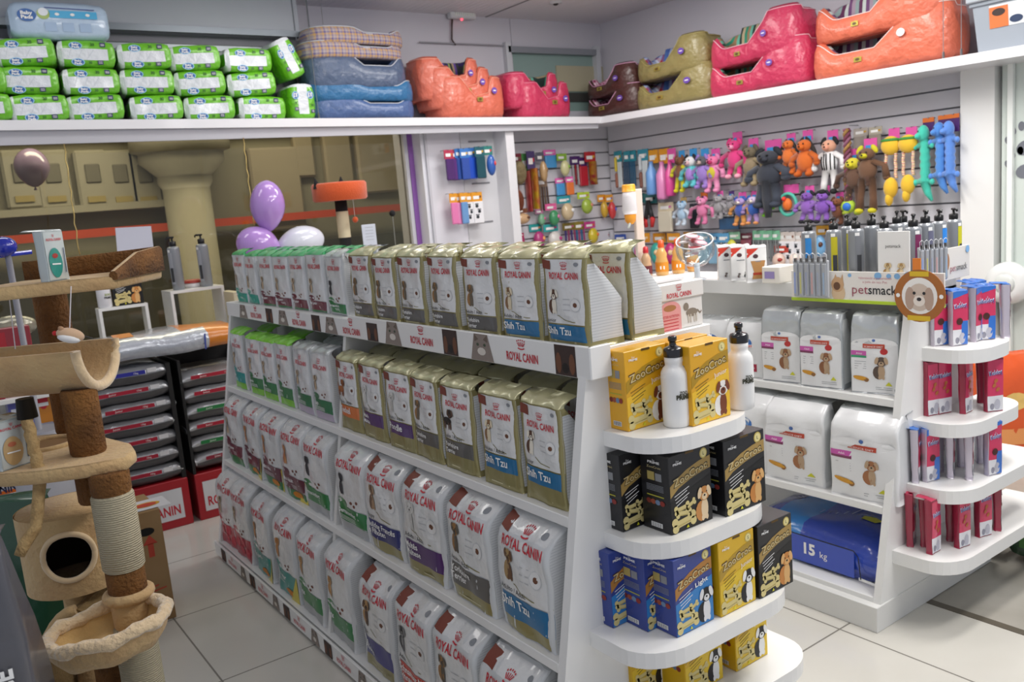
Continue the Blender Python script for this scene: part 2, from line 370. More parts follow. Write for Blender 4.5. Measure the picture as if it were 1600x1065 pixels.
TYPES = {
 'shih': (GOLD, SILS, GOLDT, breed('Shih Tzu', '#1f6d9c', furs=('#8d6a48', '#e0d3b6'))),
 'shihj': (GOLD, SILS, GOLDT, breed('Shih Tzu', '#1f6d9c', 'Junior', ('#5a3c2c', '#e9e2d2'))),
 'york': (GOLD, SILS, GOLDT, breed('Yorkshire|Terrier', '#5d5b58', furs=('#9a7040', '#6d6150'))),
 'yorkp': (GOLD, SILS, GOLDT, breed('Yorkshire|Terrier', '#5d5b58', 'Junior / Puppy', ('#241c18', '#5a4030'), kind='stand')),
 'malt': (GOLD, SILS, GOLDT, breed('Malt\u00eas|Maltais', '#4d2468', furs=('#dcdcd8', '#c9c8c4'))),
 'pood': (GOLD, SILS, GOLDT, breed('Poodle', '#4d2468', furs=('#cfcdc8', '#bcbab4'))),
 'daux': (GOLD, SILS, GOLDT, breed('Teckel', '#d8722c', furs=('#a3602c', '#7c431e'), kind='stand')),
 'bull': (SIL, SILS, SILT, breed('Bulldog Franc\u00eas|e Filhotes', '#25296f', 'Puppy', ('#6d5340', '#a98a6c'))),
 'pug': (SIL, SILS, SILT, breed('Pug|Adulto', '#38357e', 'Adult', ('#b0895a', '#5a4230'))),
 'schn': (SIL, SILS, SILT, breed('Schnauzer Miniatura|Schnauzer', '#cf4434', 'Adult', ('#3a3a3c', '#8a8a8a'))),
 'maltbig': (SIL, SILS, SILT, breed('Malt\u00eas|Maltese', '#4d2468', furs=('#dcdcd8', '#c9c8c4'))),
 'yorkbig': (SIL, SILS, SILT, breed('Yorkshire|Terrier', '#5d5b58', furs=('#9a7040', '#5f564a'))),
 'shihbig': (SIL, SILS, SILT, breed('Shih Tzu', '#1f6d9c', furs=('#a88a5c', '#6a4a30'))),
 'teal': (SIL, SILS, GTOP, size('Mini', '#27a08c', '#1a8f78')),
 'maroon': (SIL, SILS, GTOP, size('Mini Junior', '#6c2136', '#2f7a48')),
 'derma': (SIL, SILS, SILT, size('Dermacomfort', '#1b7a3e', '#a9acae', furs=('#1c1c20', '#3a3a40'))),
 'lime': (SIL, SILS, LTOP, size('Indoor', '#2b7a46', '#7cc13a')),
 'limet': (SIL, SILS, LTOP, size('Mini', '#1f9a96', '#7cc13a')),
 'light': (SIL, SILS, SILT, size('Light', '#1f7044', '#b3a6b8')),
 'lightb': (SIL, SILS, SILT, size('Light', '#1f7a3e', '#a4a6a6', furs=('#b07a3c', '#c9a070'))),
 'maroonf': (SIL, SILS, SILT, size('Mini Adult', '#5e2036', '#2f7a48', ('#b0683c', '#c99060'), True)),
 'tealf': (SIL, SILS, SILT, size('Mini Junior', '#2b8f86', '#2b8f86', ('#b0783c', '#c99060'), True)),
 'redb': (SIL, SILS, SILT, size('Fit', '#b8203a', '#a81c34', fruit='#c92f45')),
}
DESC = {'shih': 'white and gold bag with blue Shih Tzu band', 'shihj': 'white and gold junior bag with blue Shih Tzu band', 'york': 'white and gold bag with grey Yorkshire band',
 'yorkp': 'white and gold puppy bag with grey Yorkshire band', 'malt': 'white and gold bag with purple Maltese band', 'pood': 'white and gold bag with purple Poodle band', 'daux': 'white and gold bag with orange band',
 'bull': 'large white bag with dark blue bulldog band', 'pug': 'large white bag with violet blue band', 'schn': 'large white bag with red schnauzer band', 'maltbig': 'large white bag with purple Maltese band',
 'yorkbig': 'large white bag with grey Yorkshire band', 'shihbig': 'large white bag with blue Shih Tzu band', 'teal': 'small white bag with teal base', 'maroon': 'white bag with maroon band and green base',
 'derma': 'white and silver bag with green band', 'lime': 'white bag with lime green base', 'limet': 'white bag with teal band and lime base', 'light': 'white bag with green band and lilac base',
 'lightb': 'large white bag with green Light band', 'maroonf': 'white bag with maroon band and yellow corner', 'tealf': 'white bag with teal band and yellow corner', 'redb': 'white bag with red berries and base'}
# ================================================================ room
WY, WX, CZ = 6.0, 5.5, 3.2
def node_floor():
    m = bpy.data.materials.new('floor_tiles'); m.use_nodes = True; nt = m.node_tree; b = nt.nodes['Principled BSDF']; L = nt.links
    tc = nt.nodes.new('ShaderNodeTexCoord'); sx = nt.nodes.new('ShaderNodeSeparateXYZ'); L.new(tc.outputs['Object'], sx.inputs[0])
    def mth(op, a, bv=None, c=None):
        n = nt.nodes.new('ShaderNodeMath'); n.operation = op
        for i, v in enumerate((a, bv, c)):
            if v is None: continue
            if isinstance(v, (int, float)): n.inputs[i].default_value = v
            else: L.new(v, n.inputs[i])
        return n.outputs[0]
    def grout(o, off, pitch):
        t = mth('FRACT', mth('MULTIPLY', mth('ADD', o, -off + 40 * pitch), 1 / pitch)); t = mth('ABSOLUTE', mth('SUBTRACT', t, .5)); return mth('GREATER_THAN', t, .5 - .0035 / pitch)
    g = mth('MAXIMUM', grout(sx.outputs[0], .755, .638), grout(sx.outputs[1], 3.165, .683))
    n = nt.nodes.new('ShaderNodeTexNoise'); n.inputs['Scale'].default_value = 2.2; n.inputs['Detail'].default_value = 6; L.new(tc.outputs['Object'], n.inputs['Vector'])
    r = nt.nodes.new('ShaderNodeValToRGB'); r.color_ramp.elements[0].color = (*lin('#c4c1b8'), 1); r.color_ramp.elements[1].color = (*lin('#d6d3cb'), 1); L.new(n.outputs['Fac'], r.inputs[0])
    mx = nt.nodes.new('ShaderNodeMix'); mx.data_type = 'RGBA'; L.new(g, mx.inputs[0]); L.new(r.outputs[0], mx.inputs[6]); mx.inputs[7].default_value = (*lin('#77736b'), 1)
    L.new(mx.outputs[2], b.inputs['Base Color']); b.inputs['Roughness'].default_value = .16
    mr = mth('MULTIPLY_ADD', n.outputs['Fac'], .12, .08); mr2 = mth('MAXIMUM', mr, mth('MULTIPLY', g, .7)); L.new(mr2, b.inputs['Roughness'])
    return m
fl = MB(); fl.box((1.2, 2.9, -.05), (3.76, 7.0, .1), node_floor()); struct('floor', fl)
WOODF = wave_mat('greywood', ['#b9b5ac', '#aba79d', '#b2aea5', '#a49f95', '#bab6ad'], .9, 'Y', .3, .1)
fw = MB(); fw.box((4.37, 2.9, -.052), (2.52, 7.0, .1), mat('#b3afa6', .3, var=(3., '#9d988e'))); struct('floor_wood_effect', fw)
fs = MB(); fs.box((3.095, 2.9, -.045), (.036, 7.0, .094), mat('#5d564a', .5)); struct('trim_1', fs)
# ceiling of narrow pvc boards
cm = bpy.data.materials.new('ceiling_boards'); cm.use_nodes = True; nt = cm.node_tree; b = nt.nodes['Principled BSDF']
tc = nt.nodes.new('ShaderNodeTexCoord'); wv = nt.nodes.new('ShaderNodeTexWave'); wv.bands_direction = 'X'; wv.inputs['Scale'].default_value = 6; bp = nt.nodes.new('ShaderNodeBump'); bp.inputs['Strength'].default_value = .25; bp.inputs['Distance'].default_value = .01
nt.links.new(tc.outputs['Object'], wv.inputs[0]); nt.links.new(wv.outputs['Fac'], bp.inputs['Height']); nt.links.new(bp.outputs['Normal'], b.inputs['Normal']); b.inputs['Base Color'].default_value = (*lin('#cfccd2'), 1)
cl = MB(); cl.box((2.4, 2.9, CZ + .05), (6.4, 6.4, .1), cm); struct('ceiling', cl)
cj = MB(); p = atZ(782, 17, CZ); cj.box((p.x, 4.5, CZ - .002), (.012, 3.0, .006), mat('#77767a', .6)); struct('trim_2', cj)
WALLM = mat('#bcbbc4', .6)
w = MB(); w.box((2.0, WY + .06, 2.78), (5.0, .1, .84), WALLM); w.box((5.03, WY + .06, 2.4), (1.04, .1, .08), WALLM)
w.box((5.03, WY + .06, 3.08), (1.05, .1, .24), WALLM); w.box((3.55, WY + .06, 1.1), (.42, .1, 2.5), WALLM)
w.box((4.7, WY + .06, 1.1), (1.9, .1, 2.5), WALLM)
w.box((5.5, WY + .06, 2.7), (.1, .1, .51), WALLM); struct('wall_back', w)
w = MB(); w.box((WX + .06, 3.9, CZ / 2), (.1, 4.3, CZ), WALLM); w.box((WX + .06, 1.2, 2.75), (.1, 1.2, .9), WALLM); struct('wall_right', w)
# grey fascia and dark transom glazing above the left shelf
FZ = atY(300, 52, 5.9).z
f = MB(); f.box((.95, 5.9, (FZ + 3.2) / 2 + .01), (3.2, .12, 3.18 - FZ), mat('#a3a8b1', .5)); struct('wall_fascia', f)
f = MB(); f.box((.95, 5.88, FZ + .01), (3.2, .1, .04), mat('#7b828a', .35, metal=.5)); f.box((.95, 5.93, FZ - .09), (3.2, .05, .035), mat('#9aa0a6', .35, metal=.5)); struct('trim_3', f)
f = MB(); f.box((.95, 5.94, (FZ + 2.36) / 2 - .03), (3.15, .012, FZ - 2.42), mat('#3f4c4b', .35)); struct('window_2', f)
# seams in the wall boards
f = MB()
a = atY(655, 63, 5.985); c = atY(790, 74, 5.985); f.box(((a.x + c.x) / 2, 5.985, (a.z + c.z) / 2), (c.x - a.x, .01, .01), mat('#85858c', .6))
for px in (458, 481): a = atY(px, 20, 5.835); f.box((a.x, 5.838, 3.06), (.006, .006, .28), mat('#6b7078', .6))
struct('trim_4', f)
# transom window behind the coral beds
a = atY(790, 74, 6.0); c = atY(928, 95, 6.0)
f = MB(); f.box(((a.x + c.x) / 2, 5.99, a.z - .02), (c.x - a.x, .06, .05), mat('#8f949b', .35, metal=.4)); f.box((a.x, 5.99, 2.7), (.05, .06, .6), mat('#b9bcc2', .4)); f.box((c.x + .02, 5.99, 2.7), (.05, .06, .6), mat('#b9bcc2', .4))
wf = struct('window_3', f)
f = MB(); f.box(((a.x + c.x) / 2, 6.02, 2.68), (c.x - a.x, .01, .52), mat('#7f9792', .2, coat=.4)); x = atY(865, 90, 6.0).x; f.box((x + .3, 6.01, 2.72), (.55, .01, .22), mat('#a39e86', .5)); f.box((x + .3, 6.008, 2.56), (.5, .01, .08), mat('#3a3a38', .5)); f.build('pane', wf)
# ---------------- big shop window and the corridor beyond
GX1 = 3.33; SILL = 1.0
gm = glass_mat('shopwindow', '#d8d4c4', .03)
g = MB(); g.box(((GX1 - .4) / 2, 5.97, 1.67), (GX1 + .4, .012, 1.32), gm); struct('window_1', g)
g = MB(); g.box((GX1 + .035, 5.95, 1.5), (.07, .04, 1.64), mat('#c9c9d0', .4)); a = GX1 + .035; g.box((a + .015, 5.925, 1.5), (.04, .012, 1.64), mat('#8a5aa8', .4)); struct('trim_5', g)
g = MB(); g.box((1.45, 5.97, .5), (3.8, .08, 1.0), WHITE2); g.box((1.45, 5.78, SILL - .03), (3.8, .42, .06), WHITE); struct('wall_under_window', g)
c = MB(); c.box((3.58, 5.9, 1.16), (.36, .2, 2.32), mat('#dcdce4', .4)); c.box((3.44, 5.83, 1.16), (.02, .1, 2.3), mat('#c4c4cc', .4)); struct('wall_pillar', c)
c = MB(); c.box((4.13, 5.82, 1.16), (.08, .36, 2.32), mat('#e0e0e4', .4)); struct('trim_6', c)
OL = mat('#87826f', .8); OL2 = mat('#9c9785', .8); OL3 = mat('#6e6a5c', .8); CB = 8.2
b_ = MB(); b_.box((2.2, CB + .1, 1.9), (10, .2, 3.8), OL); b_.box((2.2, CB - .05, 2.86), (10, .2, .04), OL3); b_.box((2.2, CB - .08, 2.62), (10, .3, .02), OL3)
za, zb = atY(0, 335, CB).z, atY(235, 320, CB).z
b_.box((1.0, CB - .08, (za + zb) / 2), (2.2, .2, .06), OL2)
for px in (25, 75, 137, 180, 218):
    a = atY(px, 245, CB); c = atY(px, 318, CB); b_.box((a.x, CB - .05, (a.z + c.z) / 2), (.26, .1, a.z - c.z + .1), OL2, .02); b_.box((a.x, CB - .105, (a.z + c.z) / 2 + .05), (.12, .02, .16), OL3, .01); b_.box((a.x, CB - .105, c.z + .03), (.14, .02, .05), mat('#9c8c58', .7))
a = atY(292, 300, CB - .3)
b_.cyl((a.x, CB - .3, 0), (a.x, CB - .3, 2.05), .2, OL, n=20); b_.lathe([(.2, 2.05), (.23, 2.1), (.23, 2.16), (.36, 2.28), (.36, 2.36), (.42, 2.38), (.42, 2.62)], (a.x, CB - .3, 0), OL2, 20)
for px, w2, z1, z2 in ((430, .5, 1.6, 2.4), (530, .3, 2.0, 2.6), (590, .45, 1.9, 2.7), (478, .2, 2.1, 2.5)):
    a = atY(px, 300, CB); b_.box((a.x, CB - .04, (z1 + z2) / 2), (w2, .1, z2 - z1), mat('#9a8f78', .8), .02)
b_.box((2.6, CB - .1, 1.72), (1.6, .05, .05), OL2)
struct('wall_corridor', b_)
b_ = MB(); z1, z2 = atY(100, 362, CB - .2).z, atY(560, 334, CB - .2).z
b_.box((2.4, CB - .2, (z1 + z2) / 2), (6, .04, .07), mat('#c1492c', .5)); struct('trim_7', b_)
b_ = MB(); b_.box((2.4, CB - .16, .78), (6, .06, 1.4), mat('#3c3a32', .5, var=(3, '#4c4a40'))); struct('wall_corridor_lower', b_)
b_ = MB(); b_.box((2.2, 7.15, -.06), (10, 2.3, .1), mat('#6e6a5c', .4)); struct('floor_corridor', b_)
# ---------------- slatwalls
def slat(x0, x1, ztop, zbot, plane, z0, pitch, name, drop=None):
    m = MB(); G = mat('#8c8c92', .5, metal=.2); SL = mat('#cbcad1', .45); z = ztop
    edges = []; k = z0
    while k > zbot: edges.append(k); k -= pitch
    prev = ztop
    for e in edges + [zbot]:
        hgt = prev - e - .012
        if hgt > .01:
            if plane == 'y': m.box(((x0 + x1) / 2, WY - .012, prev - hgt / 2), (x1 - x0, .022, hgt), SL)
            else: m.box((WX - .012, (x0 + x1) / 2, prev - hgt / 2), (.022, abs(x1 - x0), hgt), SL)
        prev = e
    if plane == 'y': m.box(((x0 + x1) / 2, WY + .004, (ztop + zbot) / 2), (x1 - x0, .008, ztop - zbot), G)
    else: m.box((WX + .004, (x0 + x1) / 2, (ztop + zbot) / 2), (.008, abs(x1 - x0), ztop - zbot), G)
    return struct(name, m)
slat(4.19, 5.5, 2.34, .3, 'y', 2.175, .117, 'wall_slats_back')
slat(2.72, 5.96, 2.3, .3, 'x', 2.145, .117, 'wall_slats_right')
m = MB(); m.box((3.93, 5.86, 1.16), (.32, .1, 2.32), mat('#d4d4d8', .45))
for z in (2.19, 1.86, 1.55, 1.24): m.box((3.93, 5.808, z), (.17, .006, .012), mat('#7d7d83', .5))
struct('wall_slats_narrow', m)
m = MB(); m.box((5.46, 2.62, 1.15), (.12, .2, 2.3), WHITE); struct('trim_8', m)
# frosted door on the right
DG = mat('#d3dcd6', .25, coat=.4)
m = MB(); m.box((5.47, 1.6, 1.15), (.04, 1.8, 2.3), DG); dr = struct('door_1', m)
m = MB(); m.box((5.43, 2.44, 1.15), (.03, .03, 2.3), mat('#eef2ee', .3)); m.build('frame_edge', dr)
m = MB(); a = atX(1583, 440, 5.42); m.lathe([(.03, 0), (.03, .05), (.115, .06), (.13, .09), (.12, .13), (.07, .14)], (5.45, a.y, a.z), mat('#eceeec', .2, coat=.6), 24, (-1, 0, 0)); m.ball((5.31, a.y, a.z), (.02, .06, .06), mat('#d8dcd8', .3)); m.build('door_handle', dr)
m = MB(); a = atX(1546, 430, 5.43); m.box((5.43, a.y, a.z), (.02, .06, .2), mat('#e8ebe8', .3), .004); m.box((5.418, a.y, a.z), (.01, .02, .02), mat('#444', .4) if False else mat('#55585a', .4)); m.build('lock_plate', dr)
m = MB(); PWM = mat('#70737c', .5)
for px, py, s in ((1597, 220, .085), (1595, 257, .08)):
    a = atX(px, py, 5.445); S = flatS((5.447, a.y, a.z), (0, -1, 0), (0, 0, 1), (-1, 0, 0))
    m.ell(S, .02, -.04, s * .62, s * .5, PWM, .001, rot=.3)
    for q, r_ in ((-.9, .1), (-.62, .75), (-.05, 1.), (.5, .8)): m.ell(S, q * s, r_ * s, s * .22, s * .32, PWM, .001, rot=-q * .5)
m.build('paw_decals', dr)
# ---------------- upper shelf
def zl(x): return 2.38 - .009 * (x - .5)
def zr(y): return 2.338 - .0152 * (5.6 - y)
m = MB(); SHM = mat('#e4e4e8', .35, coat=.1)
for (x0, x1) in ((-.6, 5.08),):
    for s_, (y0, y1, dz0, dz1) in enumerate(((5.58, 5.98, 0, .055),)):
        vs = []
        for x in (x0, x1):
            for y in (y0, y1):
                for dz in (dz1, dz0): vs.append((x, y, zl(x) - dz))
        m.add(vs, [(0, 1, 3, 2), (4, 6, 7, 5), (0, 4, 5, 1), (2, 3, 7, 6), (0, 2, 6, 4), (1, 5, 7, 3)], SHM)
m.box((2.2, 5.62, 2.29), (5.7, .025, .09), mat('#b9b9c0', .5))
solo(m, 'wall_shelf', 'long white shelf above the window carrying green packs and beds', 'shelf')
m = MB(); vs = []
for y in (1.6, 5.98):
    for x in (5.06, 5.49):
        for dz in (.055, 0): vs.append((x, y, zr(y) - dz))
m.add(vs, [(0, 1, 3, 2), (4, 6, 7, 5), (0, 4, 5, 1), (2, 3, 7, 6), (0, 2, 6, 4), (1, 5, 7, 3)], SHM)
solo(m, 'wall_shelf', 'white shelf on the right wall carrying brown, gold, pink and coral beds', 'shelf')
for k, (px, py, pl) in enumerate(((1474, 85, 'x'), (1502, 84, 'x'), (521, 178, 'y'), (491, 120, 'y'))):
    a = atX(px, py, 5.1) if pl == 'x' else atY(px, py, 5.62); zt = zr(a.y) if pl == 'x' else zl(a.x)
    m = MB(); m.cyl((a.x, a.y, zt - .02), (a.x, a.y, 3.2), .0022, mat('#c9ccd0', .3, metal=.8), n=6); m.cyl((a.x, a.y, zt - .005), (a.x, a.y, zt + .04), .007, mat('#9fa3a6', .3, metal=.8), n=8)
    solo(m, 'hanging_cable', ['thin steel cable at the right end of the coral beds', 'thin steel cable beside the grey plastic box', 'thin steel cable in front of the blue bed stack', 'thin steel cable left of the blue bed stack'][k], 'cable')
# ================================================================ shelf units
def colY(px, x0, z0):
    a, b = .8, 7.
    for _ in range(40):
        mm = (a + b) / 2; c = RM.T @ np.array([x0, mm, z0 - CAMH]); X = 800 - FPX * c[0] / c[2]
        if X > px: a = mm
        else: b = mm
    return mm
XF = lambda z: 1.13 + .185 * z
GC = 1.60; GY0, GY1 = 1.62, 4.43; LV = (1.313, .889, .511, .085)
def unit(name, label, xf, cx, y0, y1, lv, dividers, ends, ledge, foot, top_th=.03, base_out=0.):
    t = thing(name, label, 'shelf', (cx, (y0 + y1) / 2, 0))
    def prof(z0, z1, ins=0.): return [(xf(z0) + ins, z0), (xf(z1) + ins, z1), (2 * cx - xf(z1) - ins, z1), (2 * cx - xf(z0) - ins, z0)]
    for ya, yb in ((y0, y0 + .03), (y1 - .03, y1)):
        m = MB(); m.prism(prof(.06, lv[0] - .032), ya, yb, WHITE, axis='y'); m.build('side_panel', t)
    for y in dividers: m = MB(); m.prism(prof(.07, lv[0] - .05, .012), y - .012, y + .012, WHITE2, axis='y'); m.build('divider_panel', t)
    m = MB(); m.box((cx, (y0 + y1) / 2, lv[0] / 2 + .03), (.02, y1 - y0 - .07, lv[0] - .1), WHITE2); m.build('back_panel', t)
    for k, z in enumerate(lv):
        th = top_th if k == 0 else .03; m = MB(); xa = xf(z) - .002
        m.box((cx, (y0 + y1) / 2, z - th / 2), (2 * (cx - xa), y1 - y0 - (0 if k == 0 else .062), th), WHITE, .002); m.build('shelf_board', t)
    m = MB(); m.box((cx, (y0 + y1) / 2, foot / 2), (2 * (cx - xf(0)) - .04 + base_out, y1 - y0 - .05 + base_out, foot), WHITE2, .002); m.build('plinth', t)
    for z, xa, xb, yf_, th in ends:
        pts = [(xa, y0 - .0)]; r = .14
        for k in range(9): a = PI + PI / 2 * k / 8; pts.append((xa + r + r * math.cos(a), yf_ + r * .8 + r * .8 * math.sin(a)))
        for k in range(9): a = 1.5 * PI + PI / 2 * k / 8; pts.append((xb - r + r * math.cos(a), yf_ + r * .8 + r * .8 * math.sin(a)))
        pts.append((xb, y0)); m = MB(); m.prism(pts, z - th, z, WHITE); m.build('end_shelf', t)
    return t
gu = unit('shelf_unit', 'white sloping display unit full of dog food bags with rounded end shelves', XF, GC, GY0, GY1, LV, (3.06,),
     ((1.099, 1.405, 1.80, 1.42, .04), (.832, 1.385, 1.86, 1.425, .042), (.581, 1.31, 1.90, 1.39, .042), (.33, 1.27, 2.0, 1.41, .042)), None, .045)
# printed ledge strips
def photo_patch(mb, S, y, w, z, hh, kind):
    if kind == 'cat':
        mb.pol(S, [(y - w * .6, z - hh), (y + w * .6, z - hh), (y + w * .35, z + hh), (y - w * .35, z + hh)], mat('#8c8078', .6), .0008); mb.ell(S, y, z - hh * .3, w * .22, hh * .3, mat('#d9d2c8', .6), .0012, 10)
        for d in (-1, 1): mb.ell(S, y + d * w * .18, z + hh * .2, w * .07, hh * .12, mat('#3c4a34', .4), .0012, 8); mb.pol(S, [(y + d * w * .12, z + hh * .6), (y + d * w * .34, z + hh * .98), (y + d * w * .34, z + hh * .4)], mat('#6a5c52', .6), .0012)
    else:
        mb.rect(S, y - w * .5, z - hh, y + w * .5, z + hh, mat('#3c2c28', .6), .0008); mb.ell(S, y - w * .32, z - .2 * hh, w * .14, hh * .7, mat('#6e4630', .6), .0012, 10); mb.ell(S, y + w * .32, z - .2 * hh, w * .14, hh * .7, mat('#6e4630', .6), .0012, 10); mb.ell(S, y, z - .5 * hh, w * .16, hh * .35, mat('#19120f', .5), .0013, 10)
m = MB(); xl = 1.362; m.box((xl + .006, (1.60 + 2.99) / 2, 1.283), (.014, 1.39, .084), WHITE, .002); m.box((xl + .006, (2.99 + 4.45) / 2, 1.276), (.014, 1.46, .07), WHITE, .002); m.box((xl + .035, 1.606, 1.283), (.07, .014, .084), WHITE, .002)
S = lambda a, b, off: Vector((xl - .001 - off, -a, b))
for c_, b_2, d_ in ((380, 400, 421), (442, 467, 494), (517, 549, 582), (614, 659, 704), (753, 816, 884)):
    y1_, y2_, y3_ = [colY(q, xl, 1.28) for q in (c_, b_2, d_)]; hh = .04 if y2_ < 2.95 else .033; zc = 1.283 if y2_ < 2.95 else 1.276
    photo_patch(m, S, -y1_, .1, zc, hh, 'cat'); photo_patch(m, S, -y3_, .085, zc, hh, 'dog')
    m.txt(S, 'ROYAL CANIN', -y2_, zc - .022, RC, w=.145, h=.024, bold=.02); crown(m, S, -y2_, zc + .015, .05, RC)
m.build('printed_ledge', gu)
m = MB(); xb_ = XF(.03) - .012; m.box((xb_ + .006, 3.03, .05), (.012, 2.82, .07), WHITE, .002)
S = lambda a, b, off: Vector((xb_ - .001 - off, -a, b))
for k in range(7):
    y = 4.15 - k * .43; photo_patch(m, S, -y + .16, .07, .05, .03, 'cat'); photo_patch(m, S, -y - .14, .07, .05, .03, 'dog'); m.txt(S, 'ROYAL CANIN', -y, .034, RC, w=.12, h=.018, bold=.02); crown(m, S, -y, .064, .035, RC)
m.build('printed_base_strip', gu)
XR = lambda z: 2.745 + .216 * z
ru = unit('shelf_unit', 'white sloping counter unit by the right wall with rounded treat shelves', XR, 3.17, 1.69, 3.18, (1.265, .85, .455, .12), (),
     ((1.026, 3.07, 3.42, 1.49, .05), (.762, 3.0, 3.50, 1.49, .05), (.53, 2.94, 3.62, 1.47, .05), (.29, 2.85, 3.74, 1.46, .05)), None, .10, .06, .06)
# ================================================================ bags in the long unit
ROWS = [(0, (.178, .235, .125), .0, [(374,387,'teal'),(389,408,'teal'),(411,433,'maroon'),(434,457,'maroon'),(459,484,'maroon'),(486,514,'maroon'),(516,546,'derma'),(556,586,'york'),(591,625,'york'),(630,670,'york'),(676,722,'york'),(731,781,'york'),(789,847,'shih'),(855,925,'shihj')]),
 (1, (.178, .275, .125), .0, [(366,392,'limet'),(394,415,'lime'),(416,436,'lime'),(437,465,'lime'),(467,494,'light'),(495,524,'light'),(535,569,'daux'),(572,606,'malt'),(614,649,'pood'),(654,692,'york'),(699,747,'yorkp'),(760,815,'shih'),(824,887,'shihj')]),
 (2, (.25, .335, .15), .5, [(357,387,'maroon'),(388,414,'maroonf'),(415,447,'maroonf'),(450,480,'maroonf'),(483,519,'derma'),(534,580,'derma'),(582,631,'bull'),(636,702,'maltbig'),(706,779,'yorkbig'),(785,872,'shihbig')]),
 (3, (.25, .375, .15), .5, [(352,371,'redb'),(373,396,'redb'),(400,434,'tealf'),(438,471,'tealf'),(474,511,'lightb'),(516,563,'lightb'),(572,624,'pug'),(630,684,'schn'),(692,752,'yorkbig'),(762,845,'shihbig')])]
RN = ['top', 'second', 'third', 'bottom']
for r, (w_, h_, d_), roll, L in ROWS:
    z = LV[r]; xb = XF(z) + .022; cnt = {}
    for k, (a, b_, ty) in enumerate(reversed(L)):
        yy = (colY(a, xb, z) + colY(b_, xb, z)) / 2; var = k % 3
        base, side, roof, des = TYPES[ty]; rf = roof if r < 2 else SILT
        key = ('bag', ty, r, var)
        lab = '%s, %s from near end, %s shelf' % (DESC[ty], ORD[k], RN[r])
        if k == 0: lab = '%s, nearest the near end, %s shelf' % (DESC[ty], RN[r])
        nn = 'cat_food_bag' if ty == 'teal' else 'dog_food_bag'
        inst(key, lambda: bag(w_, h_, d_, base, side, rf, des, roll, seed=r * 10 + var, wr=.0028 if r < 2 else .005, ridge=.026 if r < 2 else .008, taper=.0 if r < 2 else .04, backq=.5 if r < 2 else .7),
             nn, lab, 'pet food bag', (xb + d_ / 2, yy, z + .0005), -PI / 2 + random.uniform(-.05, .05), 'food bags on the %s shelf' % RN[r], (1, 1, random.uniform(.975, 1.015)))
    # a second bag stands behind each on the upper two shelves
    if r < 2:
        for k, (a, b_, ty) in enumerate(reversed(L)):
            if r == 1 and k % 2 and k > 6: continue
            yy = (colY(a, xb, z) + colY(b_, xb, z)) / 2; base, side, roof, des = TYPES[ty]; key = ('bag', ty, r, k % 3)
            inst(key, lambda: bag(w_, h_, d_, base, side, roof, des, roll, seed=r * 10 + k % 3), 'dog_food_bag' if ty != 'teal' else 'cat_food_bag',
                 'back row bag behind the %s front bag from near end, %s shelf' % (ORD[k], RN[r]), 'pet food bag', (xb + d_ * 1.5 + .012, yy - .01, z + .0005), -PI / 2, 'back row bags on the %s shelf' % RN[r], (1, 1, .985))
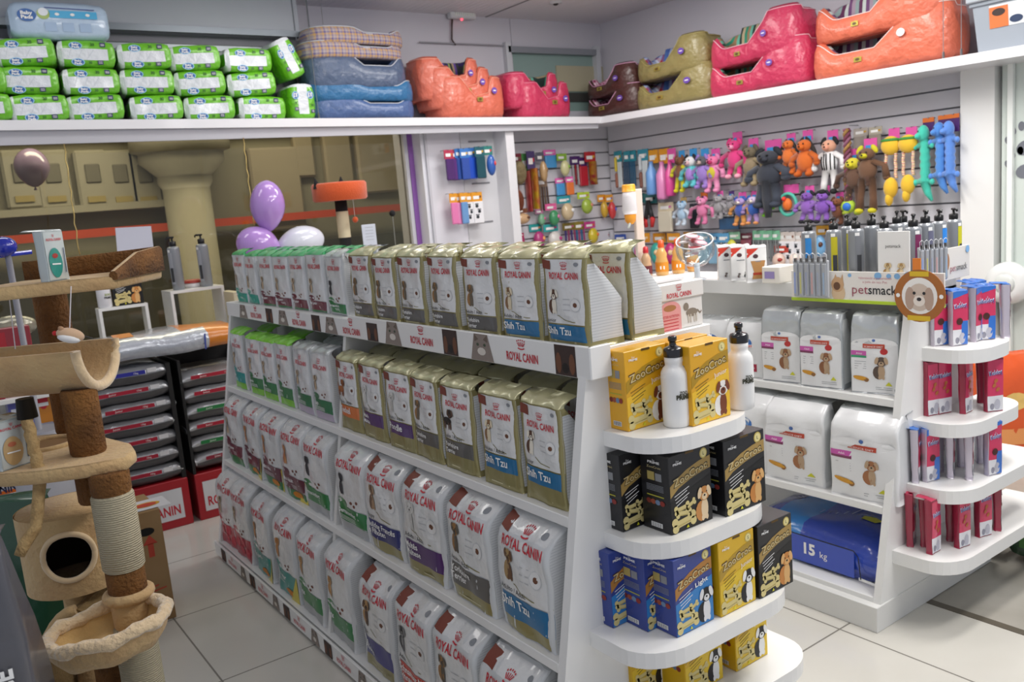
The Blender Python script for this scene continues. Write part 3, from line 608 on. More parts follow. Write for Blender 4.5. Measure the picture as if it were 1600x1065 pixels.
# ================================================================ biscuit boxes on the end shelves
def biscuit_box(w, h, d, kind):
    pal = {'yel': ('#e2a81c', '#b08a1e', '#f2c230'), 'blk': ('#17171a', '#a98b4c', '#0c0c0e'), 'blu': ('#2c3f8c', '#b07a34', '#2f80c4'), 'yeb': ('#dcb018', '#b3902a', '#e6c22c')}[kind[:3]]
    C = mat(pal[0], .38, coat=.2); B = mat(pal[1], .4); C2 = mat(pal[2], .4)
    def f():
        body = MB(); body.box((0, 0, h / 2), (w, d, h), C, .0015)
        fr = MB(); S = flatS((0, -d / 2, 0), (1, 0, 0), (0, 0, 1), (0, -1, 0)); e = w / 2 - .002
        fr.pol(S, [(-e, .42 * h), (-e, .002), (e, .002), (e, .62 * h)], C2, .0004)
        fr.pol(S, [(-e, .47 * h), (-.3 * w, .565 * h), (0, .64 * h), (.3 * w, .685 * h), (e, .70 * h), (e, .86 * h), (.2 * w, .83 * h), (-.1 * w, .77 * h), (-.3 * w, .70 * h), (-e, .62 * h)], B, .0006)
        BR = mat('#4a2f1c' if kind[:3] != 'blk' else '#1a120a', .5)
        fr.txt(S, 'ZooCroc', .01 * w, .655 * h, BR, w=.86 * w, h=.105 * h, bold=.05, rot=.2, off=.0009); fr.txt(S, 'ZooCroc', .01 * w, .657 * h, mat('#d9c48c', .45), w=.82 * w, h=.095 * h, bold=.01, rot=.2, off=.0013)
        fr.txt(S, 'Zoo', -.30 * w, .905 * h, TXW, h=.022 * h); fr.txt(S, 'PRIME', -.30 * w, .87 * h, TXW, w=.2 * w, h=.028 * h, bold=.03)
        fr.ell(S, .33 * w, .91 * h, .09 * w, .09 * w, mat('#c9b560', .4), .0006, 18); fr.ell(S, .33 * w, .91 * h, .07 * w, .07 * w, mat('#e8dc9a', .4), .0009, 18)
        fr.txt(S, kind[3:4] or 'L', .33 * w, .888 * h, INK, h=.045 * h, off=.0013)
        if 'j' in kind: fr.txt(S, 'Junior', .26 * w, .555 * h, TXW, w=.34 * w, h=.06 * h, rot=.15)
        if kind[:3] == 'blu': fr.txt(S, 'Light', .2 * w, .555 * h, TXW, w=.34 * w, h=.06 * h, rot=.15, bold=.02)
        LM = TXW if kind[:3] in ('blk', 'blu') else mat('#7a6420', .5)
        for k in range(4): fr.line(S, [(-.4 * w + .015 * w * k, (.475 - .042 * k) * h), ((-.05 - .05 * (k % 2)) * w, (.55 - .042 * k) * h)], (.009 * h), LM, .001)
        BN = mat('#d8c888', .55); BN2 = mat('#b7a45e', .6)
        for (x, y, r_, s_) in ((-.24, .30, .1, .8), (-.2, .23, -.15, .8), (-.2, .12, .1, 1.25), (-.04, .31, .4, .6)):
            cx, cy, L_ = x * w, y * h, .17 * w * s_; c_, sn = math.cos(r_), math.sin(r_)
            fr.line(S, [(cx - L_ * c_, cy - L_ * sn), (cx + L_ * c_, cy + L_ * sn)], .1 * w * s_, BN, .0012)
            for q in (-1, 1):
                for g in (-1, 1): fr.ell(S, cx + q * L_ * c_ - g * .045 * w * s_ * sn, cy + q * L_ * sn + g * .045 * w * s_, .06 * w * s_, .06 * w * s_, BN, .0014, 10)
            fr.line(S, [(cx - L_ * .7 * c_, cy - L_ * .7 * sn - .03 * w), (cx + L_ * .7 * c_, cy + L_ * .7 * sn - .03 * w)], .012 * w, BN2, .0018)
        fur = {'yelLj': ('#f0ece4', '#7a3e20'), 'blkLp': ('#c98a4a', '#e8cfa8'), 'blkLg': ('#c98440', '#e0b070'), 'bluL': ('#17171a', '#e4e4e4'), 'yebSj': ('#1b1b1e', '#efefec')}.get(kind, ('#c98440', '#e0b070'))
        dog(fr, S, .26 * w, .04 * h, .5 * h, fur[0], fur[1], .0014)
        fr.pol(S, [(-.16 * w, .03 * h), (-.09 * w, .03 * h), (-.125 * w, .07 * h)], mat('#d9d820', .4), .002)
        fr.line(S, [(-.1 * w, .985 * h), (.1 * w, .985 * h)], .006, mat('#5a4210', .6), .0008)
        sd = MB(); S2 = flatS((-w / 2, 0, 0), (0, -1, 0), (0, 0, 1), (-1, 0, 0))
        sd.txt(S2, 'PRIME', 0, .88 * h, TXW, w=.42 * d, h=.03 * h, bold=.03); sd.txt(S2, 'Zoo', 0, .915 * h, TXW, h=.018 * h); sd.txt(S2, 'ZooCroc', 0, .82 * h, mat('#cfc08a', .5), w=.5 * d, h=.03 * h)
        sd.rect(S2, -.25 * d, .66 * h, .0, .77 * h, BN2, .0008); sd.rect(S2, .03 * d, .66 * h, .25 * d, .76 * h, mat('#8d8f92', .5), .0008)
        for k in range(5): sd.line(S2, [(-.3 * d, (.6 - .018 * k) * h), (.3 * d, (.6 - .018 * k) * h)], .0014, GREYINK, .0008)
        sd.line(S2, [(-.3 * d, .46 * h), (.3 * d, .46 * h)], .003, mat('#b6b23c', .5), .0008)
        for k, c_ in enumerate(('#7a2a20', '#9c4a30', '#6d86a4', '#8c3028')): sd.ell(S2, (-.24 + .16 * k) * d, .38 * h, .09 * d, .035 * h, mat(c_, .5), .0008 + .0002 * k, 10)
        sd.rect(S2, -.2 * d, .05 * h, .2 * d, .11 * h, TXW, .0008)
        for k in range(9): sd.line(S2, [((-.17 + .042 * k) * d, .055 * h), ((-.17 + .042 * k) * d, .105 * h)], .0011 + .0008 * (k % 2), INK, .0012)
        return [('carton', body, [('front_print', fr), ('side_print', sd)])]
    return f
E1, E2, E3, E4 = 1.099, .832, .581, .33
BOX = [ # kind, pixel of the left-front bottom corner, shelf, width, depth, label
 ('yelLj', (982, 675), E1, .15, .075, 'yellow dog biscuit box with a beagle, left of the white bottle'),
 ('yelLj', (1083, 667), E1, .145, .075, 'yellow dog biscuit box with a beagle, between the two white bottles'),
 ('blkLg', (974, 832), E2, .14, .10, 'black dog biscuit box partly hidden, leftmost on its shelf'),
 ('blkLp', (1050, 837), E2, .155, .10, 'black dog biscuit box with a pomeranian, middle of its shelf'),
 ('blkLg', (1135, 808), E2, .165, .10, 'black dog biscuit box with golden retriever, right on upper shelf'),
 ('bluL', (958, 982), E3, .14, .10, 'blue light biscuit box, leftmost of the three blue boxes'),
 ('bluL', (1012, 988), E3, .14, .10, 'blue light biscuit box, middle of the three blue boxes'),
 ('bluL', (1058, 997), E3, .14, .095, 'blue light biscuit box with black and white dog fully visible'),
 ('yebSj', (1127, 965), E3, .142, .11, 'yellow biscuit box with french bulldog beside the blue boxes'),
 ('blkLg', (1188, 936), E3, .145, .11, 'black biscuit box with golden retriever at the right shelf end'),
 ('yebSj', (990, 1096), E4, .15, .09, 'yellow bulldog biscuit box, leftmost on the lowest end shelf'),
 ('yebSj', (1073, 1092), E4, .15, .09, 'yellow bulldog biscuit box, middle of the lowest end shelf'),
 ('yebSj', (1151, 1050), E4, .14, .09, 'yellow bulldog biscuit box, rightmost on the lowest end shelf')]
lastx = {}
for kind, px, z, w_, d_, lab in BOX:
    p = atZ(px[0], px[1], z); h_ = .205
    xx = p.x; key2 = z
    inst(('box', kind, w_, d_), biscuit_box(w_, h_, d_, kind), 'biscuit_box', lab, 'box of dog biscuits', (xx + w_ / 2, p.y + d_ / 2, z + .0005), 0, 'dog biscuit boxes on the rounded end shelves', rx=0)
# third yellow box lying behind the bottles
inst(('box', 'yelLj', .15, .06), biscuit_box(.15, .205, .06, 'yelLj'), 'biscuit_box', 'yellow dog biscuit box standing behind the other yellow boxes', 'box of dog biscuits', (1.66, 1.578, E1 + .0005), 0, 'dog biscuit boxes on the rounded end shelves')
def sport_bottle():
    P = mat('#ececea', .35, coat=.3, bump=(120, .1, .002)); K = mat('#121217', .2, coat=.6)
    b = MB(); b.lathe([(.030, 0), (.034, .004), (.035, .02), (.035, .125), (.034, .137), (.028, .148), (.0225, .154), (.0225, .160), (.0235, .164), (.0235, .178)], (0, 0, 0), P, 28)
    c = MB(); c.lathe([(.024, .176), (.0255, .179), (.0255, .194), (.022, .199), (.012, .202), (.010, .204)], (0, 0, 0), K, 24); s = MB(); s.lathe([(.009, .202), (.009, .214), (.0115, .216), (.0115, .225), (.008, .228)], (0, 0, 0), K, 16)
    q = MB(); a0 = -PI / 2 + .12
    S = lambda a, t, off: Vector(((.0352 + off) * math.cos(a0 + a / .035), (.0352 + off) * math.sin(a0 + a / .035), t))
    Kk = mat('#2a2a10', .5); q.txt(S, 'ZOO', .001, .085, Kk, w=.022, h=.008, bold=.04); q.txt(S, 'PRIME', 0, .073, Kk, w=.036, h=.011, bold=.05)
    return [('flask', b, [('print', q)]), ('cap', c, [('spout', s)])]
for (px, py, lab) in ((1058, 664, 'white sports bottle with black cap in front of the yellow boxes'), (1159, 637, 'white sports bottle with black cap right of the yellow boxes')):
    p = atZ(px, py, E1); inst('sport', sport_bottle, 'sports_bottle', lab, 'bottle', (p.x, p.y, E1 + .0005), -.35, 'white sports bottles on the end shelf', (1, 1, 1.02))
# boxed pouches on top of the long unit
def rcbox():
    b = MB(); W_, D_, H_ = .185, .11, .128; BX = mat('#e6e3de', .4, coat=.1); b.box((0, 0, H_ / 2), (W_, D_, H_), BX, .002); b.box((0, -.002, H_ - .022), (W_ + .006, D_ + .006, .045), BX, .002)
    f = MB(); S = flatS((0, -D_ / 2 - .005, 0), (1, 0, 0), (0, 0, 1), (0, -1, 0)); f.txt(S, 'ROYAL CANIN', -.01, .09, RC, w=.1, h=.013, bold=.02); crown(f, S, -.01, .110, .03, RC)
    S = flatS((0, -D_ / 2, 0), (1, 0, 0), (0, 0, 1), (0, -1, 0))
    PK = mat('#e7a2a0', .45); f.rect(S, -.088, .0, .0, .055, PK, .0006); f.ell(S, -.044, .055, .044, .026, PK, .0009, 20); f.ell(S, -.045, .062, .026, .009, mat('#b07a4a', .6), .001)
    f.txt(S, 'BETTER NUTRITION', -.044, .036, RC, w=.07, h=.007)
    for k in range(4): f.line(S, [(-.075, .03 - .009 * k), (-.012, .03 - .009 * k)], .002, RC, .001)
    G = mat('#8b7f70', .6); f.ell(S, .045, .04, .024, .012, G, .0008); f.ell(S, .022, .058, .011, .011, G, .001); f.line(S, [(.068, .045), (.08, .034), (.086, .04)], .004, G)
    for x in (.03, .04, .055, .064): f.line(S, [(x, .035), (x, .012)], .005, mat('#c9c2b6', .6))
    return [('carton', b, [('front_print', f)])]
inst('rcbox', rcbox, 'pouch_box', 'white cardboard box with pink panel and kitten behind the end bags', 'box', (1.68 + .05, 1.69, 1.3135), .0, sc=(.95, 1, 1))
m = MB(); m.box((1.70, 1.70, 1.4465), (.16, .07, .006), mat('#e8e6e6', .4)); solo(m, 'leaflet', 'pale leaflet lying on top of the box with the kitten', 'leaflet')
# ================================================================ right unit: bags
CLR = mat('#b7bcbf', .2, metal=.35, coat=.6, bump=(30, .3, .004)); PW2 = mat('#e3e4e5', .3, coat=.6, bump=(26, .3, .005))
def sd_adult(fur, strip2='#7a3a5a', silver=True):
    def f(mb, S, w, h):
        e = .47 * w
        mb.rect(S, -e, .02 * h, e, .66 * h, PW2, .0005, 10, 8); mb.ell(S, 0, .66 * h, .46 * w, .07 * h, PW2, .0007, 20)
        R_ = mat('#b8452f', .45); mb.rect(S, -.22 * w, .60 * h, .22 * w, .655 * h, R_, .002, 5, 2); mb.txt(S, 'SCIENCE DIET', 0, .612 * h, TXW, w=.38 * w, h=.02 * h, off=.0036)
        mb.ell(S, 0, .7 * h, .035 * w, .03 * w, mat('#4a6aa8', .4), .0012, 8)
        mb.rect(S, -e, .5 * h, -.15 * w, .56 * h, mat('#c65aa8', .4), .001, 4, 1); mb.rect(S, -e, .47 * h, -.15 * w, .5 * h, mat(strip2, .4), .001, 4, 1); mb.txt(S, 'Adult', -.3 * w, .515 * h, TXW, h=.025 * h, off=.0022)
        if silver: mb.ell(S, .2 * w, .56 * h, .075 * w, .04 * h, mat('#b83232', .4), .0012)
        dog(mb, S, .12 * w, .2 * h, .33 * h, fur, '#b59a7c', .0016)
        mb.ell(S, -.27 * w, .2 * h, .17 * w, .03 * h, mat('#d0962c', .5), .0014, rot=-.15); mb.ell(S, -.16 * w, .18 * h, .05 * w, .04 * w, mat('#8a6034', .5), .0018)
        mb.pol(S, [(.22 * w, .12 * h), (.36 * w, .12 * h), (.29 * w, .17 * h)], mat('#c8c828', .5), .0016)
        for k in range(2): mb.line(S, [(.02 * w, (.09 - .025 * k) * h), (.36 * w, (.09 - .025 * k) * h)], .002, GREYINK, .001)
        for k in range(4): mb.line(S, [(-.4 * w, (.42 - .03 * k) * h), (-.16 * w, (.42 - .03 * k) * h)], .0018, GREYINK, .001)
    return f
def sd_round(mb, S, w, h):
    e = .47 * w; mb.rect(S, -e, .02 * h, e, .97 * h, PW2, .0005, 10, 10)
    B_ = mat('#3b6fb4', .4); mb.ell(S, -.05 * w, .64 * h, .27 * w, .11 * h, B_, .0012, 20); mb.ell(S, -.05 * w, .64 * h, .22 * w, .085 * h, mat('#6d97cc', .4), .0016, 18); mb.txt(S, 'H', -.05 * w, .63 * h, TXW, h=.06 * h, off=.0026, bold=.02)
    mb.rect(S, -.36 * w, .565 * h, .26 * w, .615 * h, mat('#eeeeee', .4), .002, 6, 1); mb.txt(S, 'SCIENCE DIET', -.05 * w, .572 * h, mat('#d23a2a', .4), w=.58 * w, h=.032 * h, bold=.03, off=.0032)
    dog(mb, S, -.1 * w, .22 * h, .18 * h, '#8a7458', '#c9bca0', .0016, 'stand')
    mb.rect(S, -.1 * w, .12 * h, .32 * w, .26 * h, mat('#a32440', .4), .0016, 5, 2); mb.txt(S, 'Small Bites', .11 * w, .18 * h, TXW, w=.34 * w, h=.03 * h, off=.0028)
    mb.pol(S, [(.1 * w, .4 * h), (.22 * w, .4 * h), (.16 * w, .45 * h)], mat('#c8c828', .5), .0016)
HB = [(0, 1112, 1, .24, 'r', 'white bag with blue circle emblem, leftmost above, behind the box'), (0, 1163, 1, .27, 'r', 'white bag with blue circle emblem behind the right bottle'),
      (0, 1219, 1, .3, 'a', 'clear topped bag with terrier, left of the three on upper shelf'), (0, 1281, 1, .3, 'a', 'clear topped bag with terrier, middle of three on upper shelf'), (0, 1357, 1, .3, 'g', 'clear topped bag with green strip leaning at the shelf end')]
for _, px, lv_, hh, kd, lab in HB:
    z = .85; x = XR(z) + .02; w_, d_ = .185, .13; y = colY(px, x, z); des = sd_round if kd == 'r' else sd_adult('#8a5a3a' if kd == 'a' else '#5a4a40', '#7a3a5a' if kd == 'a' else '#3a9a6a')
    inst(('hb', kd), lambda: bag(w_, hh, d_, PW2 if kd == 'r' else CLR, SIL, SILT, des, 0.15, seed=px, ridge=.012, taper=.06, wr=.003), 'dog_food_bag', lab, 'pet food bag', (x + d_ / 2 + (.02 if kd == 'g' else 0), y, z + .0005), -PI / 2 + (.12 if kd != 'g' else .22), 'white dog food bags on the right unit', (1, 1, 1))
for px, kd, lab in ((1166, 'r', 'white bag with blue circle and red panel on the middle shelf'), (1240, 'a', 'large silver bag with terrier, left of the pair'), (1348, 'a', 'large silver bag with terrier, right of the pair')):
    z = .455; x = XR(z) + .02; w_, hh, d_ = .275, .335, .15; y = colY(px - (6 if px < 1200 else 0), x, z) if True else 0; des = sd_round if kd == 'r' else sd_adult('#a06a44', silver=False)
    inst(('hbb', kd), lambda: bag(w_, hh, d_, PW2, SIL, SILT, des, 0.4, seed=px, ridge=.01, taper=.05, wr=.006), 'dog_food_bag', lab, 'pet food bag', (x + d_ / 2, y, z + .0005), -PI / 2 + .06, 'white dog food bags on the right unit')
# blue 15 kg sack lying at the bottom
t = thing('dog_food_sack', 'big shiny blue sack reading 15kg lying on the bottom shelf', 'sack', (3.15, 2.05, .12))
m = MB(); BL = mat('#2748b4', .22, coat=.8, bump=(16, .45, .01)); BL2 = mat('#2b86d4', .22, coat=.8, bump=(16, .4, .01))
W_, D_, H_ = .66, .58, .17
def sackS(cx, cy, z0, W_, D_, H_, seed=1, amp=.008):
    def P(u, v):  # top surface
        e = (max(0, 1 - abs(u) ** 4) ** .4) * (max(0, 1 - abs(v) ** 4) ** .4)
        return Vector((cx + u * D_ / 2, cy + v * W_ / 2, z0 + H_ * (.52 + .48 * e) + amp * math.sin(7 * u + seed) * math.sin(6 * v + seed)))
    return P
P = sackS(3.13, 2.06, .122, W_, D_, H_); N = 16; R = []
for i in range(N + 1):
    v = -1 + 2 * i / N; ring = [P(-1 + 2 * j / 12, v) for j in range(13)]; ring += [Vector((q.x, q.y, .124 + .02 * abs(v) ** 3)) for q in (P(1, v), P(0, v), P(-1, v))]; ring[-1].x += .012; R.append(ring)
m.rings(R, BL, matf=lambda k, j: BL2 if 9 <= k <= 12 else None)
m.build('sack', t)
m = MB(); S = lambda a, b, off: P(-.75 + b / D_ * 2, -a / W_ * 2) + Vector((-.3 * off, 0, off))
m.pol(S, [(.13, .12), (.19, .12), (.2, .16), (.16, .18), (.12, .16)], mat('#d8d61c', .4), .003)
for k in range(5): m.line(S, [(-.05 + .03 * k, .1 + .012 * k), (-.05 + .03 * k, .42)], .004, mat('#a9c0e8', .4), .003)
m.txt(S, 'NACIONAL', -.19, .3, TXW, w=.26, h=.03, off=.004, rot=1.4)
S = lambda a, b, off: Vector((3.13 - D_ / 2 - off - .003, 2.06 - a, b))
m.rect(S, -.08, .135, .22, .245, mat('#2b4bb8', .3, coat=.5), .002); m.txt(S, '15', .02, .175, TXW, h=.045, bold=.04, off=.004); m.txt(S, 'kg', .085, .175, TXW, h=.028, off=.004); m.line(S, [(.24, .14), (.32, .135)], .012, TXW, .004)
m.line(S, [(-.3, .262), (-.05, .25), (.22, .25), (.24, .23), (.25, .14)], .005, mat('#10182e', .5), .006)
m.build('printed_panel', t)
# ================================================================ counter top
CTZ = 1.265
# squeeze bottles
def sauce(cap, body):
    def f():
        b = MB(); b.lathe([(.024, 0), (.029, .005), (.030, .06), (.024, .085), (.026, .1), (.016, .122), (.012, .132)], (0, 0, 0), mat(body, .25, coat=.5), 18)
        l = MB(); l.lathe([(.0304, .018), (.0306, .062)], (0, 0, 0), mat('#d98a20' if cap != '#c8202c' else '#6a2028', .5), 18, cap=False); S = lambda a, t, off: Vector(((.0308 + off) * math.cos(-2.3 + a / .03), (.0308 + off) * math.sin(-2.3 + a / .03), t)); l.rect(S, -.01, .03, .01, .045, TXW, .0006)
        c = MB(); c.lathe([(.014, .13), (.015, .133), (.013, .16), (.006, .165)], (0, 0, 0), mat(cap, .35, coat=.3), 16)
        return [('bottle', b, [('label', l)]), ('cap', c, [])]
    return f
for px, py, cap, body, s_, lab in ((988, 433, '#c8202c', '#c9a27c', .95, 'small bottle with red cap and dark label at the counter corner'), (1012, 430, '#e0581c', '#d9a860', 1.1, 'orange capped bottle, second from the counter corner'), (1037, 427, '#e0581c', '#d9a860', 1.1, 'orange capped bottle, third from the counter corner'), (1060, 424, '#e0581c', '#d9a860', 1.05, 'orange capped bottle, fourth from the corner beside the glass bowl')):
    p = atZ(px, py, CTZ); inst(('sauce', cap), sauce(cap, body), 'sauce_bottle', lab, 'bottle', (p.x + .02, p.y - .085, CTZ + .0005), 0, 'small capped bottles at the counter corner', (s_, s_, s_ * .98))
# bird drinker on a post
pd = atZ(986, 420, CTZ); dx, dy = 3.035, 3.15
t = thing('pet_drinker', 'white and orange pet drinker bottle mounted on a pale post', 'drinker', (dx, dy, CTZ)); sc = ppm((dx, dy, 1.6))
m = MB(); m.box((dx + .03, dy, 1.485), (.055, .02, .44), mat('#e3d3c6', .5), .003); m.build('post', t)
m = MB(); m.box((dx + .03, dy, CTZ + .008), (.08, .05, .016), mat('#e3d3c6', .5), .003); m.build('base', t)
zb = atD(975, 340, FPX / sc * 1).z
ox = dx - .035; oy = dy - .01
m = MB(); m.lathe([(.032, 0), (.038, .02), (.034, .085), (.031, .11)], (ox, oy, 1.585), mat('#e9e3e4', .3, coat=.3), 20); m.build('bottle', t)
m = MB(); m.lathe([(.033, .0), (.033, .028), (.029, .036)], (ox, oy, 1.695), mat('#f0a82c', .35), 20); m.build('cap', t)
m = MB(); m.lathe([(.012, -.045), (.026, -.03), (.03, 0), (.026, .01)], (ox, oy, 1.58), mat('#f0a030', .35), 16); m.cyl((ox, oy, 1.55), (ox - .035, oy - .02, 1.52), .006, mat('#d8dcd4', .3)); m.build('nozzle', t)
# clear bowl of sachets
pb = atZ(1090, 437, CTZ); bx, by = pb.x, pb.y; t = thing('glass_bowl', 'clear tilted goblet bowl full of pink and white sachets', 'bowl', (bx, by, CTZ)); GL = glass_mat('goblet', '#eef4f6', .12)
m = MB(); ax = Vector((-.35, -.25, 1)).normalized(); c0 = Vector((bx, by, CTZ + .075)); m.lathe([(.015, 0), (.055, .012), (.085, .05), (.09, .085), (.082, .12)], c0, GL, 28, ax, cap=False); m.tube([c0 + ax * .12 + (ax.orthogonal().normalized() * math.cos(a) + ax.cross(ax.orthogonal().normalized()) * math.sin(a)) * .083 for a in [2 * PI * i / 24 for i in range(24)]], .003, mat('#e6eef2', .15, coat=.8), closed=True, n=6); m.build('bowl', t)
m = MB(); m.lathe([(.04, 0), (.04, .006), (.014, .012), (.013, .08)], (bx, by, CTZ), mat('#e4e8ee', .15, coat=.7), 20); m.build('stem', t)
rn = random.Random(3)
for k in range(13):
    a = rn.uniform(0, 6.3); r_ = rn.uniform(0, .05); q = c0 + ax * (.06 + .012 * k * .6) + Vector((math.cos(a) * r_, math.sin(a) * r_, 0)); rot = Matrix.Rotation(rn.uniform(-.9, .9), 3, 'X') @ Matrix.Rotation(rn.uniform(0, 3), 3, 'Z')
    m = MB(); m.ball(q, (.032, .024, .006), mat(('#f2ecee', '#f0e8ea', '#e8b4be', '#efe6e6', '#d86a70')[k % 5], .35, coat=.4), 10, 6, rot, .7); solo(m, 'sachet', 'small sachet heaped in the clear goblet bowl', 'sachet', 'sachets in the goblet bowl')
# red and white treat pouches
def treat(pic):
    def des(mb, S, w, h):
        e = .47 * w; mb.rect(S, -e, .02, e, .97 * h, mat('#efefee', .35, coat=.4), .0006, 6, 6); mb.pol(S, [(-e, .7 * h), (-e, .97 * h), (.1 * w, .97 * h)], mat('#d8402c', .4), .0012); mb.pol(S, [(.2 * w, .02), (e, .02), (e, .2 * h)], mat('#d8402c', .4), .0012)
        mb.ell(S, -.05 * w, .75 * h, .13 * w, .06 * h, mat('#4a2c34', .5), .0014); mb.line(S, [(-.2 * w, .6 * h), (.2 * w, .6 * h)], .004, GREYINK, .0014)
        if pic: mb.pol(S, [(-.25 * w, .1 * h), (.35 * w, .1 * h), (.3 * w, .3 * h), (.42 * w, .62 * h), (-.3 * w, .62 * h), (-.15 * w, .3 * h)], mat('#b98850', .6), .0018); mb.line(S, [(-.2 * w, .25 * h), (.3 * w, .25 * h)], .01, mat('#a8341c', .5), .0022)
        else: dog(mb, S, -.1 * w, .08 * h, .16 * h, '#5a3a2c', '#8a8a8a', .0016); dog(mb, S, .25 * w, .08 * h, .2 * h, '#2a2a2c', '#8a8a8a', .0016)
    return lambda: bag(.085, .15, .05, mat('#e6e6e6', .35, coat=.4), None, mat('#d9d9d9', .3, coat=.5), des, 0, seed=4, ridge=.006, wr=.001, backq=.1)
for px, py, pic, lab in ((1137, 436, 0, 'white and red treat pouch, leftmost beside the goblet'), (1157, 437, 0, 'white and red treat pouch, middle of three'), (1182, 440, 1, 'white treat pouch with brown treat picture, rightmost of three')):
    p = atZ(px, py, CTZ); inst(('treat', pic), treat(pic), 'treat_pouch', lab, 'treat pouch', (p.x, p.y, CTZ + .0005), -.75, 'red and white pouches on the counter')
p = atZ(1220, 441, CTZ); m = MB(); m.box((p.x + .02, p.y + .02, CTZ + .035), (.12, .09, .07), mat('#e9e4da', .5), .003); m.rect(flatS((p.x - .0405, p.y + .02, CTZ), (0, -1, 0), (0, 0, 1), (-1, 0, 0)), -.03, .02, .02, .05, mat('#9a8abf', .5)); solo(m, 'small_carton', 'small cream carton between treat pouches and banner display', 'box')
# banner display with pump bottles
DX = 2.985; t = thing('counter_display', 'long cardboard counter display with lime edge holding grooming bottles', 'display stand', (DX + .2, 1.95, CTZ))
ya, yb = colY(1237, DX, 1.24), 1.56
m = MB(); m.box((DX + .004, (ya + yb) / 2, 1.262), (.008, ya - yb, .115), mat('#e6e2dc', .4), .001); m.box((DX + .003, (ya + yb) / 2, 1.203), (.012, ya - yb, .012), mat('#b5d334', .4)); m.box((DX + .17, (ya + 1.70) / 2, CTZ + .004), (.33, ya - 1.7, .008), mat('#dedad4', .5)); m.build('tray', t)
m = MB(); S = lambda a, b, off: Vector((DX - off, -a, b)); yy = lambda px: -colY(px, DX, 1.26)
m.txt(S, 'pet', yy(1344), 1.235, mat('#9a4a5a', .5), w=abs(yy(1356) - yy(1331)), h=.035); m.txt(S, 'smack', yy(1379), 1.235, INK, w=abs(yy(1402) - yy(1357)), h=.035, bold=.01)
m.txt(S, 'Valorizando e preservando', yy(1367), 1.292, mat('#c88a94', .5), w=abs(yy(1394) - yy(1342)), h=.009); m.txt(S, 'a pele do seu Pet', yy(1367), 1.277, mat('#c88a94', .5), w=.1, h=.009)
m.ell(S, yy(1310), 1.235, .03, .035, mat('#d8bc98', .6), .001); m.ell(S, yy(1309), 1.268, .028, .03, mat('#c9a27a', .6), .0014); m.ell(S, yy(1308), 1.262, .015, .016, mat('#6a4a34', .6), .002); m.pol(S, [(yy(1302), 1.28), (yy(1306), 1.31), (yy(1309), 1.285)], mat('#c9a27a', .6), .001); m.pol(S, [(yy(1313), 1.285), (yy(1317), 1.31), (yy(1318), 1.28)], mat('#c9a27a', .6), .001)
for px, r_ in ((1328, .008), (1372, .015), (1389, .01), (1402, .012), (1420, .02)): m.ell(S, yy(px), 1.305, r_, r_ * .9, mat('#7fb0dc', .4), .0009)
m.build('banner_print', t)
def tube6(n):
    def f():
        m = MB(); m.box((0, 0, .065), (.17, .012, .13), mat('#b9bcc1', .3, coat=.3), .003); k_ = MB(); g = MB()
        for i in range(n):
            x = -.07 + .14 * i / (n - 1); m.box((x, -.009, .062), (.02, .008, .115), mat('#a9adb3', .3, metal=.2, coat=.3), .003); g.box((x - .002, -.0135, .05), (.007, .001, .075), mat(['#8f9fd0', '#c0bd7a', '#9aa0b8', '#c8a0a0', '#a0a8b8', '#9ab0c8'][i], .5))
            k_.cyl((x, -.008, .125), (x, -.008, .137), .006, BLACK, n=8); k_.tube([(x - .011, -.008, .12), (x - .011, -.008, .15), (x, -.008, .155), (x + .011, -.008, .15), (x + .011, -.008, .12)], .0015, mat('#c9ccd0', .3), 5)
        return [('card', m, [('label_strips', g)]), ('pegs', k_, [])]
    return f
p = atX(1270, 470, DX - .006); inst('tubes', tube6(6), 'sample_rack', 'row of six thin grey sample tubes left of the banner', 'sample tubes', (DX - .012, p.y, 1.215), -PI / 2, sc=(.95, 1, 1.15))
inst('tubes', tube6(6), 'sample_rack', 'row of six thin grey sample tubes behind the dog sign', 'sample tubes', (3.10, 1.665, 1.275), -.35, sc=(.75, 1, 1))
t2 = thing('side_banner', 'small end banner with cat photo beside the tube rack', 'banner', (3.26, 1.66, CTZ)); m = MB(); m.box((3.27, 1.665, 1.325), (.2, .006, .12), mat('#e0dbd4', .4), .001); m.build('board', t2)
m = MB(); S = flatS((3.27, 1.661, 1.325), (1, 0, 0), (0, 0, 1), (0, -1, 0)); m.txt(S, 'pet', -.03, -.03, mat('#9a4a5a', .5), w=.04, h=.025); m.txt(S, 'smack', .035, -.03, INK, w=.08, h=.025); m.ell(S, -.075, .01, .02, .035, mat('#a8744c', .6)); m.ell(S, .08, .045, .014, .014, mat('#7fb0dc', .4)); m.build('print', t2)
def pump(lc):
    def f():
        b = MB(); b.lathe([(.028, 0), (.030, .004), (.030, .2), (.0295, .205), (.026, .212), (.012, .216), (.012, .22)], (0, 0, 0), mat('#8d9196', .3, metal=.25, coat=.3), 22)
        l = MB(); S = lambda a, t, off: Vector(((.0303 + off) * math.cos(-2.6 + a / .03), (.0303 + off) * math.sin(-2.6 + a / .03), t)); l.rect(S, -.012, .03, .012, .185, mat(lc, .4), .0006, 4, 1)
        l.rect(S, -.006, .04, .01, .11, mat('#3a3c40', .4), .0012, 3, 1); l.rect(S, -.012, .187, .004, .2, TXW, .0008, 2, 1)
        c = MB(); c.lathe([(.014, .215), (.017, .218), (.017, .238), (.009, .242), (.005, .244), (.005, .256)], (0, 0, 0), BLACK, 16); h = MB(); h.box((-.008, 0, .26), (.036, .014, .010), BLACK, .003); h.box((-.028, 0, .255), (.006, .008, .012), BLACK, .002)
        return [('bottle', b, [('label', l)]), ('pump_collar', c, [('pump_head', h)])]
    return f
